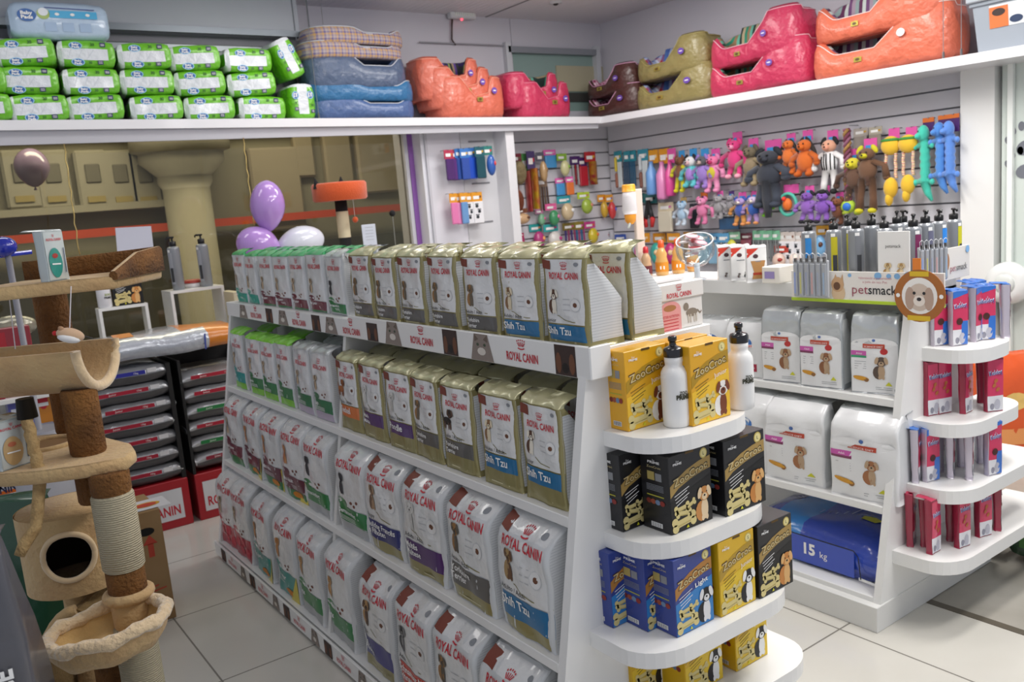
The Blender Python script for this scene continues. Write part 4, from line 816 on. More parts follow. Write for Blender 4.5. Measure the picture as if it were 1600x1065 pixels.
PB = [(1264, 3.05, 343, '#2f88d0', 'blue'), (1303, 3.05, 340, '#c2b820', 'yellow'), (1326, 3.14, 334, '#b8b024', 'olive yellow'), (1338, 3.05, 338, '#7b7e84', 'grey'), (1382, 3.05, 337, '#8b8e94', 'pale grey'), (1402, 3.14, 329, '#a8aab0', 'white topped'), (1427, 3.06, 334, '#7c2a58', 'maroon'), (1446, 3.14, 328, '#6b6c84', 'slate grey'), (1467, 0, 327, '#2f88e0', 'bright blue'), (1490, 0, 325, '#cdc820', 'lime yellow'), (1362, 3.14, 333, '#9a9ca2', 'silver'), (1411, 3.22, 328, '#5a5c60', 'dark grey')]
for i, (px, X_, pt, lc, nm) in enumerate(PB):
    z0 = CTZ + .009
    if X_: y_ = colY(px, X_, 1.4); p = Vector((X_, y_, z0))
    else: q_ = atY(px, 390, 1.79); p = Vector((q_.x, 1.79, z0))
    z1 = atY(px, pt, p.y).z; hgt = z1 - z0
    inst(('pump', lc), pump(lc), 'pump_bottle', ['grey pump bottle with %s label, leftmost of the row', 'grey pump bottle with %s label, second in front', 'grey pump bottle with %s label behind the second one', 'grey pump bottle with %s label left of the brochure', 'grey pump bottle with %s label just behind the brochure', 'grey pump bottle, %s, behind the brochure right edge', 'grey pump bottle with %s label right of the brochure', 'grey pump bottle with %s label above the dog sign', 'grey pump bottle with %s label, second from right', 'grey pump bottle with %s label, rightmost of the row', 'grey pump bottle with %s label behind the brochure', 'grey pump bottle with %s label, deepest behind the brochure'][i] % nm, 'pump bottle', (p.x, p.y, z0 + .0005), .1 * i, 'grey pump bottles on the counter', (1.0, 1.0, hgt / .264))
# brochure
p = atX(1397, 432, 2.999); t = thing('brochure', 'white brochure with two puppies standing in front of pump bottles', 'brochure', (p.x, p.y, CTZ))
m = MB(); m.box((p.x, p.y, 1.385), (.006, .125, .17), mat('#ecebe8', .4), .001); m.build('board', t); S = flatS((p.x - .0035, p.y, 1.30), (0, -1, 0), (0, 0, 1), (-1, 0, 0)); m = MB(); m.txt(S, 'petsmack', -.0, .11, INK, w=.06, h=.012); dog(m, S, -.025, .0, .06, '#b08a54', '#d9c49a'); dog(m, S, .028, .0, .06, '#b8935c', '#e0cca4'); m.build('print', t)
# round dog sign
p = atX(1437, 462, 2.955); t = thing('round_sign', 'round brown hanging sign with a white dog face', 'sign', (2.96, p.y, 1.16)); m = MB(); S = flatS((2.953, p.y, p.z), (0, -1, 0), (0, 0, 1), (-1, 0, 0)); R_ = .095
m.lathe([(R_, 0), (R_, .004)], (2.957, p.y, p.z), mat('#a5652c', .45), 32, (-1, 0, 0)); m.box((2.955, p.y + .01, p.z + .11), (.003, .03, .05), mat('#e08030', .4)); m.build('disc', t); m = MB()
m.ell(S, 0, 0, .066, .066, mat('#ebe8e4', .45), .0008, 26); m.ell(S, 0, -.005, .044, .05, mat('#cdbcae', .5), .0012, 20); m.ell(S, -.035, -.01, .018, .042, mat('#b39a8a', .5), .0016); m.ell(S, .035, -.01, .018, .042, mat('#b39a8a', .5), .0016); m.ell(S, 0, -.018, .022, .02, mat('#e6dcd2', .5), .002); m.ell(S, 0, -.012, .009, .007, INK, .0026, 8)
for d in (-.018, .018): m.ell(S, d, .01, .006, .006, INK, .0026, 8)
m.rect(S, -.035, .07, .035, .088, mat('#d8b428', .45), .001); m.rect(S, -.045, -.09, .04, -.072, mat('#d8b428', .45), .001)
for d in (-.08, .08): m.ell(S, d, 0, .008, .008, TXW, .0012, 8)
m.txt(S, 'DOG CARE', 0, .073, mat('#7a3c14', .5), w=.055, h=.01, off=.002) if False else None
m.build('print', t)
# ================================================================ treat sticks on the round shelves
def stick(kind):
    def des(mb, S, w, h):
        e = .47 * w; K1 = mat('#d0305c', .3, coat=.6); K2 = mat('#2d6fc8', .3, coat=.6)
        mb.rect(S, -e, .3 * h, e, .97 * h, K1, .0006, 5, 6); mb.rect(S, -e, .02 * h, e, .3 * h, mat('#e2e2e6', .35, coat=.5), .0006, 5, 3)
        if kind == 'b': mb.rect(S, -e, .87 * h, e, .99 * h, K2, .0012, 4, 1, skew=.25); mb.rect(S, .05 * w, .02 * h, e, .45 * h, K2, .001, 3, 4); mb.ell(S, -.08 * w, .45 * h, .2 * w, .065 * h, mat('#4a241e', .5), .0016)
        else:
            for q in ((-.1, .5), (.12, .42), (0, .58)): mb.ell(S, q[0] * w, q[1] * h, .14 * w, .035 * h, mat('#b8683a', .5), .0016, rot=.8)
        mb.txt(S, 'Keldog', 0, .7 * h, mat('#cfd8f0', .4), w=.8 * w, h=.085 * h, bold=.03, off=.002, rot=.12); mb.txt(S, 'Keldog', .001, .697 * h, mat('#2a3c8c', .4), w=.76 * w, h=.07 * h, off=.0026, rot=.12)
        mb.ell(S, .1 * w, .14 * h, .2 * w, .1 * h, mat('#b9b9c4', .5), .0014); mb.ell(S, -.2 * w, .1 * h, .12 * w, .06 * h, mat('#8f8f9c', .5), .0014)
    bc = mat('#c8c0cc', .28, metal=.3, coat=.6) if kind == 'b' else mat('#9a2440', .3, coat=.5)
    return lambda: bag(.062, .19, .024, bc, bc, mat('#3a70c0' if kind == 'b' else '#b82c50', .3, coat=.6), des, .0, seed=9, ridge=.004, wr=.0015, backq=.2)
ST = [(1.026, 'b', [(1473, 540, 0), (1502, 540, 0), (1531, 533, .5), (1545, 531, -.2), (1515, 522, .1), (1528, 519, .3), (1575, 527, 1.15)], 'top'),
 (.762, 'r', [(1449, 647, .15), (1478, 646, .15), (1514, 645, .55), (1557, 643, -.1), (1537, 628, 1.0)], 'second'),
 (.53, 'b', [(1434, 752, .9), (1459, 752, .2), (1490, 745, .95), (1519, 748, 1.0), (1556, 742, .15), (1470, 735, 1.2), (1505, 728, 1.2), (1535, 722, 1.2)], 'third'),
 (.29, 'r', [(1422, 850, .9), (1449, 852, 1.0), (1463, 864, .5), (1490, 843, .9), (1508, 855, .3), (1541, 838, .2), (1562, 827, 1.1)], 'lowest')]
for z, kd, L, nm in ST:
    for i, (px, py, rz) in enumerate(sorted(L)):
        p = atZ(px, py, z); inst(('stick', kd), stick(kd), 'treat_pack', '%s dog treat pack, %s from left on the %s round shelf' % ('pink and blue' if kd == 'b' else 'red and pink', 'leftmost' if i == 0 else ORD[i], nm) if i else '%s dog treat pack, leftmost on the %s round shelf' % ('pink and blue' if kd == 'b' else 'red and pink', nm), 'treat pack', (p.x + .005, min(p.y + .015, 1.672), z + .0005), -.45 + rz * .9, 'treat packs on the %s round shelf' % nm, (1.05, 1, 1.08))
# sacks on the floor at far right
def sdes(mb, S, w, h): mb.ell(S, 0, .6 * h, .18 * w, .08 * h, mat('#e8c070', .5), .0015); mb.rect(S, -.3 * w, .2 * h, .3 * w, .35 * h, mat('#f0a060', .5), .001, 5, 2)
OS = mat('#e0581c', .3, coat=.5, bump=(20, .4, .008))
inst('orangesack', lambda: bag(.42, .62, .2, OS, None, OS, sdes, .3, seed=3, ridge=.01, wr=.008), 'feed_sack', 'shiny orange sack standing on the floor behind the right unit', 'sack', (4.95, 2.25, .001), -.6)
for cx_, cy_, c, c2, lab in ((3.80, 1.86, '#5c5030', '#8a7440', 'brown and gold sack lying beside the right unit plinth'), (3.84, 1.50, '#1f4a2c', '#4a7a3c', 'dark green sack lying nearest the camera beside right unit')):
    t = thing('feed_sack', lab, 'sack', (cx_, cy_, .001)); m = MB(); R = []; C_ = mat(c, .3, coat=.6, bump=(20, .5, .008))
    for i in range(11):
        u = -1 + 2 * i / 10; e = .35 + .65 * max(0, 1 - abs(u) ** 5) ** .4; R.append([Vector((cx_ + p[0] * .17, cy_ + u * .165, .108 + p[1] * .1 * e)) for p in ((-.95, -.8), (-1, 0), (-.92, .7), (-.5, .98), (.5, .98), (.92, .7), (1, 0), (.95, -.8), (0, -1))])
    m.rings(R, C_); m.build('sack', t); m = MB(); S = lambda a, b, off: Vector((cx_ - .172 - off, cy_ - a, b)); m.rect(S, -.1, .07, .1, .13, mat(c2, .4), .002); m.ell(S, .03, .1, .03, .022, mat('#c8b070', .4), .004); m.build('print', t)
# ================================================================ things hanging on the slatwalls
def wallpt(wall, px, py, off):
    return atX(px, py, WX - off) if wall == 'r' else (atY(px, py, WY - off) if wall == 'b' else atY(px, py, 5.80 - off))
def wframe(wall): return (Vector((0, -1, 0)), Vector((-1, 0, 0))) if wall == 'r' else (Vector((1, 0, 0)), Vector((0, -1, 0)))
# every hanging thing is built in its own coordinates: x to the right, z up, -y towards the shop; origin at its top middle
def card(m, w, h, c, z=0., y=0.): m.box((0, y, z - h / 2), (w, .003, h), mat(c, .45, coat=.2), .0)
def peg(): m = MB(); m.cyl((0, .0, -.004), (0, .10, -.004), .003, mat('#b8bcc0', .3, metal=.6), n=6); return m
def plush(p):
    """p: body, belly, head, limb colours and flags"""
    def f():
        sz = p.get('s', 1.); c1 = mat(p['b'], .85, sheen=.3, bump=(90, .4, .004)); c2 = mat(p.get('h', p['b']), .85, sheen=.3, bump=(90, .4, .004)); c3 = mat(p.get('l', p['b']), .85, sheen=.3); c4 = mat(p.get('e', p['b']), .8)
        out = []; k = MB(); card(k, .07, .07, p.get('card', '#e05aa8')); 
        if p.get('tag', 1): k.box((0, -.004, -.06), (.05, .002, .04), mat(p.get('card2', '#3f9ad8'), .45))
        out.append(('header_card', k, []))
        b = MB(); b.ball((0, -.035, -.19 * sz), (.052 * sz, .035 * sz, .07 * sz), c1)
        if 'belly' in p: b.ball((0, -.05, -.19 * sz), (.038 * sz, .025 * sz, .052 * sz), mat(p['belly'], .85))
        out.append(('body', b, []))
        hd = MB(); hd.ball((0, -.04, -.095 * sz), (.045 * sz, .035 * sz, .038 * sz), c2); hd.ball((0, -.07 * sz, -.105 * sz), (.02 * sz, .02 * sz, .016 * sz), mat(p.get('m', p.get('h', p['b'])), .8))
        fc = MB()
        for d in (-1, 1): fc.ball((d * .016 * sz, -.073 * sz, -.083 * sz), .005 * sz, BLACK, 8, 6)
        fc.ball((0, -.09 * sz, -.1 * sz), .006 * sz, BLACK, 8, 6); out.append(('head', hd, [('face', fc)]))
        for d in (-1, 1):
            e = MB(); L_ = p.get('ear', .03)
            e.ball((d * .04 * sz, -.035, -.075 * sz + (L_ * .3 if L_ < .04 else -L_ * .4)), (.016 * sz, .01, L_ * sz), c4, 10, 7, Matrix.Rotation(-d * .5, 3, 'Y')); out.append(('ear', e, []))
            a = MB(); al = p.get('arm', .075); a.tube([(d * .035 * sz, -.04, -.145 * sz), (d * (.05 + al * .4) * sz, -.045, -.17 * sz), (d * (.05 + al * .5) * sz, -.05, (-.17 - al * .6) * sz)], [.019 * sz, .017 * sz, .02 * sz], c3, 9); a.ball((d * (.05 + al * .5) * sz, -.05, (-.17 - al * .6) * sz), .02 * sz, c3, 9, 6); out.append(('arm', a, []))
            l = MB(); ll = p.get('leg', .08); l.tube([(d * .025 * sz, -.04, -.24 * sz), (d * .035 * sz, -.045, (-.24 - ll * .6) * sz), (d * .036 * sz, -.05, (-.24 - ll) * sz)], [.022 * sz, .019 * sz, .022 * sz], c3, 9); l.ball((d * .036 * sz, -.06, (-.24 - ll) * sz), (.022 * sz, .028 * sz, .018 * sz), mat(p.get('f', p.get('l', p['b'])), .8), 9, 6); out.append(('leg', l, []))
        if 'tail' in p: t_ = MB(); t_.tube([(0, -.06, -.22 * sz), (.01, -.07, -.32 * sz), (.012, -.07, -.42 * sz)], [.016, .02, .012], c2, 9); out.append(('tail', t_, []))
        if 'stripe' in p:
            s_ = MB()
            for i in range(5): x = (-.04 + .02 * i) * sz; s_.tube([(x, -.072 + abs(x) * .5, -.14 * sz), (x * 1.1, -.077 + abs(x) * .5, -.19 * sz), (x, -.070 + abs(x) * .5, -.24 * sz)], .004, BLACK, 6)
            out.append(('shirt_stripes', s_, []))
        return out
    return f
def blister(w, h, hc, c1, c2, shape='box', top=.3, n=1):
    """header card over a pack"""
    def f():
        k = MB(); k.box((0, 0, -h * top / 2), (w, .004, h * top), mat(hc, .45, coat=.2)); S = flatS((0, -.003, 0), (1, 0, 0), (0, 0, 1), (0, -1, 0))
        k.rect(S, -.35 * w, -h * top * .75, .2 * w, -h * top * .4, mat('#f0f0ee', .5), .0006); k.ell(S, .3 * w, -h * top * .5, .1 * w, .1 * w, mat(c2, .5), .0008)
        b = MB(); z0, z1 = -h * top, -h
        if shape == 'box': b.box((0, -.008, (z0 + z1) / 2), (w * .92, .02, z0 - z1), mat(c1, .35, coat=.5, bump=(30, .4, .006)), .006)
        elif shape == 'bottle': b.lathe([(.012, z0 + .01), (.012, z0 - .01), (w * .4, z0 - .04), (w * .42, z1 + .01), (w * .36, z1)], (0, -.02, 0), mat(c1, .3, coat=.4), 14)
        elif shape == 'comb': b.box((-.2 * w, -.01, z0 - .012), (w * .22, .02, .08), mat(c2, .4), .006); b.box((-.2 * w, -.01, (z0 + z1) / 2 - .03), (w * .3, .02, (z0 - z1) * .6), mat(c1, .4), .008); b.box((.2 * w, -.004, (z0 + z1) / 2), (w * .5, .01, (z0 - z1)), mat('#cfd8dc', .3, coat=.4), .002)
        elif shape == 'pliers':
            for d in (-1, 1): b.tube([(0, -.02, z0 + .02), (d * .012, -.02, z0 - .05), (d * .022, -.02, z0 - .09)], [.010, .012, .011], mat('#26262a', .4), 8); b.tube([(d * .02, -.022, z0 - .085), (d * .026, -.022, (z0 + z1) / 2 - .02), (d * .018, -.022, z1)], [.012, .013, .009], mat(c1, .4), 8)
        elif shape == 'ball': b.ball((0, -.03, (z0 + z1) / 2), ((w) * .42, .03, (z0 - z1) / 2), mat(c1, .35, coat=.5), 16, 10); b.ball((.2 * w, -.045, (z0 + z1) / 2 + .01), (w * .16, .02, .02), mat(c2, .4), 10, 6)
        elif shape == 'fur': b.ball((0, -.035, (z0 + z1) / 2), (w * .48, .035, (z0 - z1) / 2 + .01), mat(c1, .95, bump=(150, 1., .01), var=(30, c2)), 16, 10)
        elif shape == 'tube': b.cyl((0, -.02, z0), (0, -.02, z1), w * .3, mat(c1, .25, metal=.4, coat=.6, bump=(60, .6, .006), var=(25, c2)), n=12)
        elif shape == 'sticks':
            for q in range(4): b.cyl(((q - 1.5) * w * .24, -.01, z0), ((q - 1.5) * w * .27, -.012, z1), w * .07, mat((c1, c2)[q % 2], .5), n=7)
        elif shape == 'paws':
            b.box((0, -.006, (z0 + z1) / 2), (w * .92, .012, z0 - z1), mat('#ececf0', .35, coat=.4), .003); S3 = flatS((0, -.0125, 0), (1, 0, 0), (0, 0, 1), (0, -1, 0))
            for q in range(3): b.ell(S3, (-.15 + .2 * (q % 2)) * w, z0 - .03 - q * .035, .012, .01, mat('#2a3038', .5), .001); [b.ell(S3, (-.15 + .2 * (q % 2)) * w + e_ * .009, z0 - .016 - q * .035, .004, .005, mat('#2a3038', .5), .001, 7) for e_ in (-1, 0, 1)]
        nm = {'box': 'pack', 'bottle': 'bottle', 'comb': 'brush', 'pliers': 'clippers', 'ball': 'toy', 'fur': 'furry_toy', 'tube': 'tube', 'sticks': 'sticks', 'paws': 'pouch'}[shape]
        return [('header_card', k, []), (nm, b, [])]
    return f
_hk = [0]
def hang(wall, px, top, bot, builder, key, name, label, cat, group, natural, off=.09, wpx=None, wnat=None, rz=0.):
    """px,top,bot: where its middle, top and foot show; natural: its own height before scaling"""
    o = off + (_hk[0] % 3) * .006; _hk[0] += 1
    a = wallpt(wall, px, top, o); hreal = (bot - top) / ppm(a); s = hreal / natural
    sx = s if wpx is None else (wpx / ppm(a)) * (1 / (.82 if wall == 'r' else .9)) / wnat
    hk = thing('display_hook', 'thin metal display hook on the %s' % {'r': 'right slatwall', 'b': 'back slatwall', 'n': 'narrow panel'}[wall], 'hook', (a.x, a.y, a.z), 0, 'display hooks on the %s' % {'r': 'right slatwall', 'b': 'back slatwall', 'n': 'narrow panel'}[wall])
    m_ = MB(); d_ = Vector((1, 0, 0)) if wall == 'r' else Vector((0, 1, 0)); m_.cyl(a - d_ * .012, a + d_ * (o + .012 if wall != 'n' else o + .012), .003, mat('#b8bcc0', .3, metal=.6), n=6); m_.build('rod', hk)
    inst(key, builder, name, label, cat, (a.x, a.y, a.z), (-PI / 2 if wall == 'r' else 0) + rz, group, (sx, (s + sx) / 2 if wpx else s, s))
PLU = [ # wall r, upper row
 (1065, 235, 300, dict(b='#7a4c30', l='#d6cc28', h='#7a4c30', m='#5a3420', leg=.12, card='#3f9ad8'), 'small brown plush with yellow feet on blue card'),
 (1083, 232, 292, dict(b='#5fc0c8', belly='#a884d0', h='#e8e8ea', e='#1c1c20', m='#dcb4b8', leg=.03, card='#3f9ad8'), 'cow headed plush with round turquoise and lilac body'),
 (1101, 232, 294, dict(b='#9a7cc8', h='#5a5a60', m='#c8b0a8', leg=.05, card='#3f9ad8'), 'dark headed plush with lilac body behind the pink pig'),
 (1118, 232, 300, dict(b='#e083b4', belly='#c8bc3a', h='#e87aa8', m='#b82c64', l='#e893bc', leg=.09, arm=.08), 'pink plush pig with yellow shirt'),
 (1152, 206, 278, dict(b='#d83a80', h='#d83a80', m='#f0a0c0', f='#f2a6bc', l='#d83a80', leg=.07, arm=.09), 'hot pink plush with pale paws'),
 (1177, 216, 290, dict(b='#8a7a60', h='#6c624e', e='#5a5242', l='#978768', leg=.07, arm=.1), 'khaki plush dog beside the hot pink plush'),
 (1208, 218, 340, dict(b='#2d323e', h='#30343e', l='#39404e', tail=1, leg=.11, arm=.06, e='#23262e'), 'long dark navy plush with hanging tail'),
 (1236, 208, 272, dict(b='#d8702a', h='#d8702a', e='#26201e', ear=.06, leg=.09, l='#c8641f', arm=.04), 'orange plush with dark floppy ears'),
 (1262, 203, 275, dict(b='#d0661e', h='#d0661e', e='#2a2422', ear=.07, l='#c05c1a', leg=.03, arm=.06, s=1.1), 'fat orange plush with black ears'),
 (1301, 203, 302, dict(b='#e8e8ea', stripe=1, h='#d8a084', m='#e09a80', e='#1c1c1e', l='#e6e4e4', f='#1e1e20', leg=.13, arm=.09), 'referee plush in black and white striped shirt'),
 (1360, 216, 332, dict(b='#6a4a34', h='#6a4a34', m='#c8c024', l='#64442e', f='#c8c024', leg=.2, arm=.12, e='#c8c024'), 'long brown plush monkey with yellow muzzle and feet'),
 (1338, 232, 335, dict(b='#5c4030', h='#c8bc28', m='#c8c024', l='#54382a', f='#8fa030', leg=.17, arm=.1), 'brown plush with yellow head left of the monkey'),
]
for px, tp, bt, pr, lab in PLU:
    nat = (.24 + pr.get('leg', .08) + .02) * pr.get('s', 1) if 'tail' not in pr else .43
    hang('r', px, tp, bt, plush(pr), ('pl', lab), 'plush_toy', lab + ' on the right wall', 'plush toy', 'plush toys on the upper rail', nat, .10, wpx=(bt - tp) * (.56 if pr.get('leg', .08) < .12 else .42), wnat=.19)
LOW = [(1068, 308, 352, dict(b='#a8c4dc', h='#a8c4dc', l='#c9d6e4', leg=.06, card='#b89a60'), 'pale blue plush in the lower row'),
 (1100, 300, 350, dict(b='#dc7ca8', h='#e08cb4', l='#dc7ca8', m='#e8a8c4', leg=.08, arm=.14, card='#d8722c', card2='#4a2a6c'), 'pink plush octopus with orange and purple card'),
 (1125, 298, 342, dict(b='#98969a', h='#a09ea2', leg=.07, card='#e05aa8'), 'grey plush elephant beside the pink octopus'),
 (1143, 298, 335, dict(b='#8c8a90', h='#98969c', leg=.05, card='#4a2a6c'), 'small grey plush half behind the lilac duck'),
 (1160, 300, 352, dict(b='#3a56a8', h='#b49ad0', m='#ece2d4', l='#d09048', f='#d8925a', leg=.09), 'lilac headed plush in blue with orange legs'),
 (1180, 298, 350, dict(b='#2f5cb0', h='#cdbcdc', m='#e6dccc', l='#a98ec8', f='#d8925a', leg=.09), 'lilac and blue plush duck, second of the pair'),
 (1202, 300, 338, dict(b='#7cc832', h='#7cc832', m='#c83a2c', leg=.05, arm=.05, card='#58a8c8'), 'small lime green plush with red nose'),
 (1265, 290, 348, dict(b='#8a5cb4', h='#7c4ea8', e='#1e1a24', l='#9468c0', f='#1e1a24', leg=.08), 'purple plush with black ears, left of the pair'),
 (1289, 290, 348, dict(b='#7e4fae', h='#8656b4', e='#201c28', l='#8a5cb8', f='#201c28', leg=.08), 'purple plush with black ears, right of the pair'),
 (1312, 300, 350, dict(b='#6a3c22', h='#7a4628', l='#5c3420', leg=.06), 'dark brown plush under the referee')]
for px, tp, bt, pr, lab in LOW:
    nat = .26 + pr.get('leg', .08); hang('r', px, tp, bt, plush(pr), ('pl', lab), 'plush_toy', lab, 'plush toy', 'plush toys on the lower rail', nat, .12, wpx=(bt - tp) * .62, wnat=.19)
# rope toys with yellow burgers, crinkle dragons, braid, ring
def rope_burger():
    Y_ = mat('#e0b428', .8, sheen=.3); G_ = mat('#3c8a3a', .8); out = []
    k = MB(); card(k, .08, .06, '#e05aa8'); out.append(('header_card', k, []))
    b = MB(); b.ball((0, -.04, -.09), (.07, .035, .05), Y_); b.ball((0, -.04, -.062), (.072, .036, .012), G_); out.append(('body', b, []))
    for d in (-1, 1):
        r = MB(); pts = [(d * .035 + .003 * math.sin(i * 1.3), -.04, -.13 - .012 * i) for i in range(12)]; r.tube(pts, [.010 + .0018 * (i % 2) for i in range(12)], wave_mat('rope2', ['#e8e0d0', '#c8582c', '#e8e0d0', '#d89a3c'], 55, 'Z', .9), 8); out.append(('rope_leg', r, []))
    f = MB(); f.ball((0, -.045, -.31), (.05, .035, .055), Y_); f.ball((-.01, -.05, -.37), (.026, .03, .035), Y_); out.append(('foot', f, [])); return out
for px, tp, bt, lab in ((1397, 200, 318, 'yellow plush burger hanging on striped rope legs, left'), (1424, 198, 312, 'yellow plush burger on striped rope legs, behind the left one')):
    hang('r', px, tp, bt, rope_burger, 'burger', 'rope_toy', lab, 'rope toy', 'yellow rope toys on the right wall', .4, .11, wpx=26, wnat=.14)
def dragon(c):
    def f():
        C = mat(c, .85, sheen=.4, bump=(60, .5, .006)); out = []; k = MB(); card(k, .075, .09, '#4a2468'); k.box((0, -.003, -.01), (.075, .002, .022), mat('#d8702a', .5)); out.append(('header_card', k, []))
        b = MB(); b.tube([(0, -.04, -.1 - .018 * i) for i in range(13)], [.026 + .006 * (i % 2) for i in range(13)], C, 12); out.append(('body', b, []))
        h = MB(); h.ball((-.005, -.05, -.075), (.035, .035, .042), C); h.ball((-.02, -.08, -.085), (.02, .025, .016), C); h.ball((-.02, -.075, -.062), .006, BLACK, 8, 6); out.append(('head', h, []))
        for z in (-.125, -.3):
            for d in (-1, 1): a = MB(); a.tube([(d * .02, -.045, z), (d * .05, -.055, z - .008)], [.016, .012], C, 8); a.ball((d * .055, -.056, z - .008), .016, C, 8, 6); out.append(('paw', a, []))
        t_ = MB(); t_.tube([(0, -.04, -.31), (.02, -.045, -.36), (.05, -.05, -.4)], [.03, .022, .008], C, 9); out.append(('tail', t_, [])); return out
    return f
for px, tp, bt, c, lab in ((1451, 184, 318, '#3fc0a8', 'turquoise plush crocodile hanging upright at the wall end'), (1475, 180, 306, '#4a86d0', 'blue plush crocodile behind the turquoise one'), (1490, 178, 304, '#5a8ad8', 'paler blue plush crocodile, last on the rail')):
    hang('r', px, tp, bt, dragon(c), ('dr', c), 'plush_toy', lab, 'plush toy', 'crinkle plush toys on the right wall', .42, .10, wpx=26, wnat=.13)
def braid():
    m = MB(); C1, C2, C3 = mat('#7a4054', .9), mat('#a8804c', .9), mat('#8f5c74', .9)
    for j, c in enumerate((C1, C2, C3)): m.tube([(.014 * math.sin(i * .9 + j * 2.1), -.03 + .012 * math.cos(i * .9 + j * 2.1), -.02 - .013 * i) for i in range(32)], .011, c, 7)
    k = MB(); k.ball((0, -.03, -.45), (.045, .035, .038), mat('#a8c83c', .6)); k.ball((.005, -.055, -.45), (.026, .016, .024), mat('#2c70c8', .5)); return [('braid', m, []), ('ball', k, [])]
hang('r', 1328, 196, 332, braid, 'braid', 'rope_toy', 'long multicoloured braided rope with green and blue ball', 'rope toy', None, .49, .12)
def ringtoy():
    m = MB(); m.tube([(math.cos(a) * .05, -.03, -.1 + math.sin(a) * .055) for a in [2 * PI * i / 20 for i in range(20)]], .009, mat('#4fb4a0', .6), 8, closed=True); k = MB(); card(k, .09, .045, '#e05aa8'); b = MB(); b.ball((0, -.035, -.1), (.026, .02, .032), mat('#e0702a', .6)); b.ball((-.01, -.05, -.07), .012, mat('#e83a2c', .6), 8, 6); return [('ring', m, []), ('header_card', k, []), ('centre_toy', b, [])]
hang('r', 1236, 288, 338, ringtoy, 'ringtoy', 'ring_toy', 'turquoise ring toy with orange bird in the middle', 'ring toy', None, .165, .12)
def cards(wall, L, group):
    for px, tp, bt, wp, hc, c1, c2, shp, lab in L:
        nat = .2; hang(wall, px, tp, bt, blister(.08, .2, hc, c1, c2, shp), ('bl', hc, c1, c2, shp), {'bottle': 'pet_bottle', 'comb': 'grooming_brush', 'pliers': 'nail_clippers', 'ball': 'ball_toy', 'fur': 'furry_toy', 'tube': 'glitter_toy', 'sticks': 'chew_pack', 'paws': 'bag_refill', 'box': 'hanging_pack'}[shp], lab, 'hanging pet product', group, nat, .04 + .02 * (len(lab) % 4), wpx=wp, wnat=.08)
TC, OC = '#2f8ea0', '#e09a28'
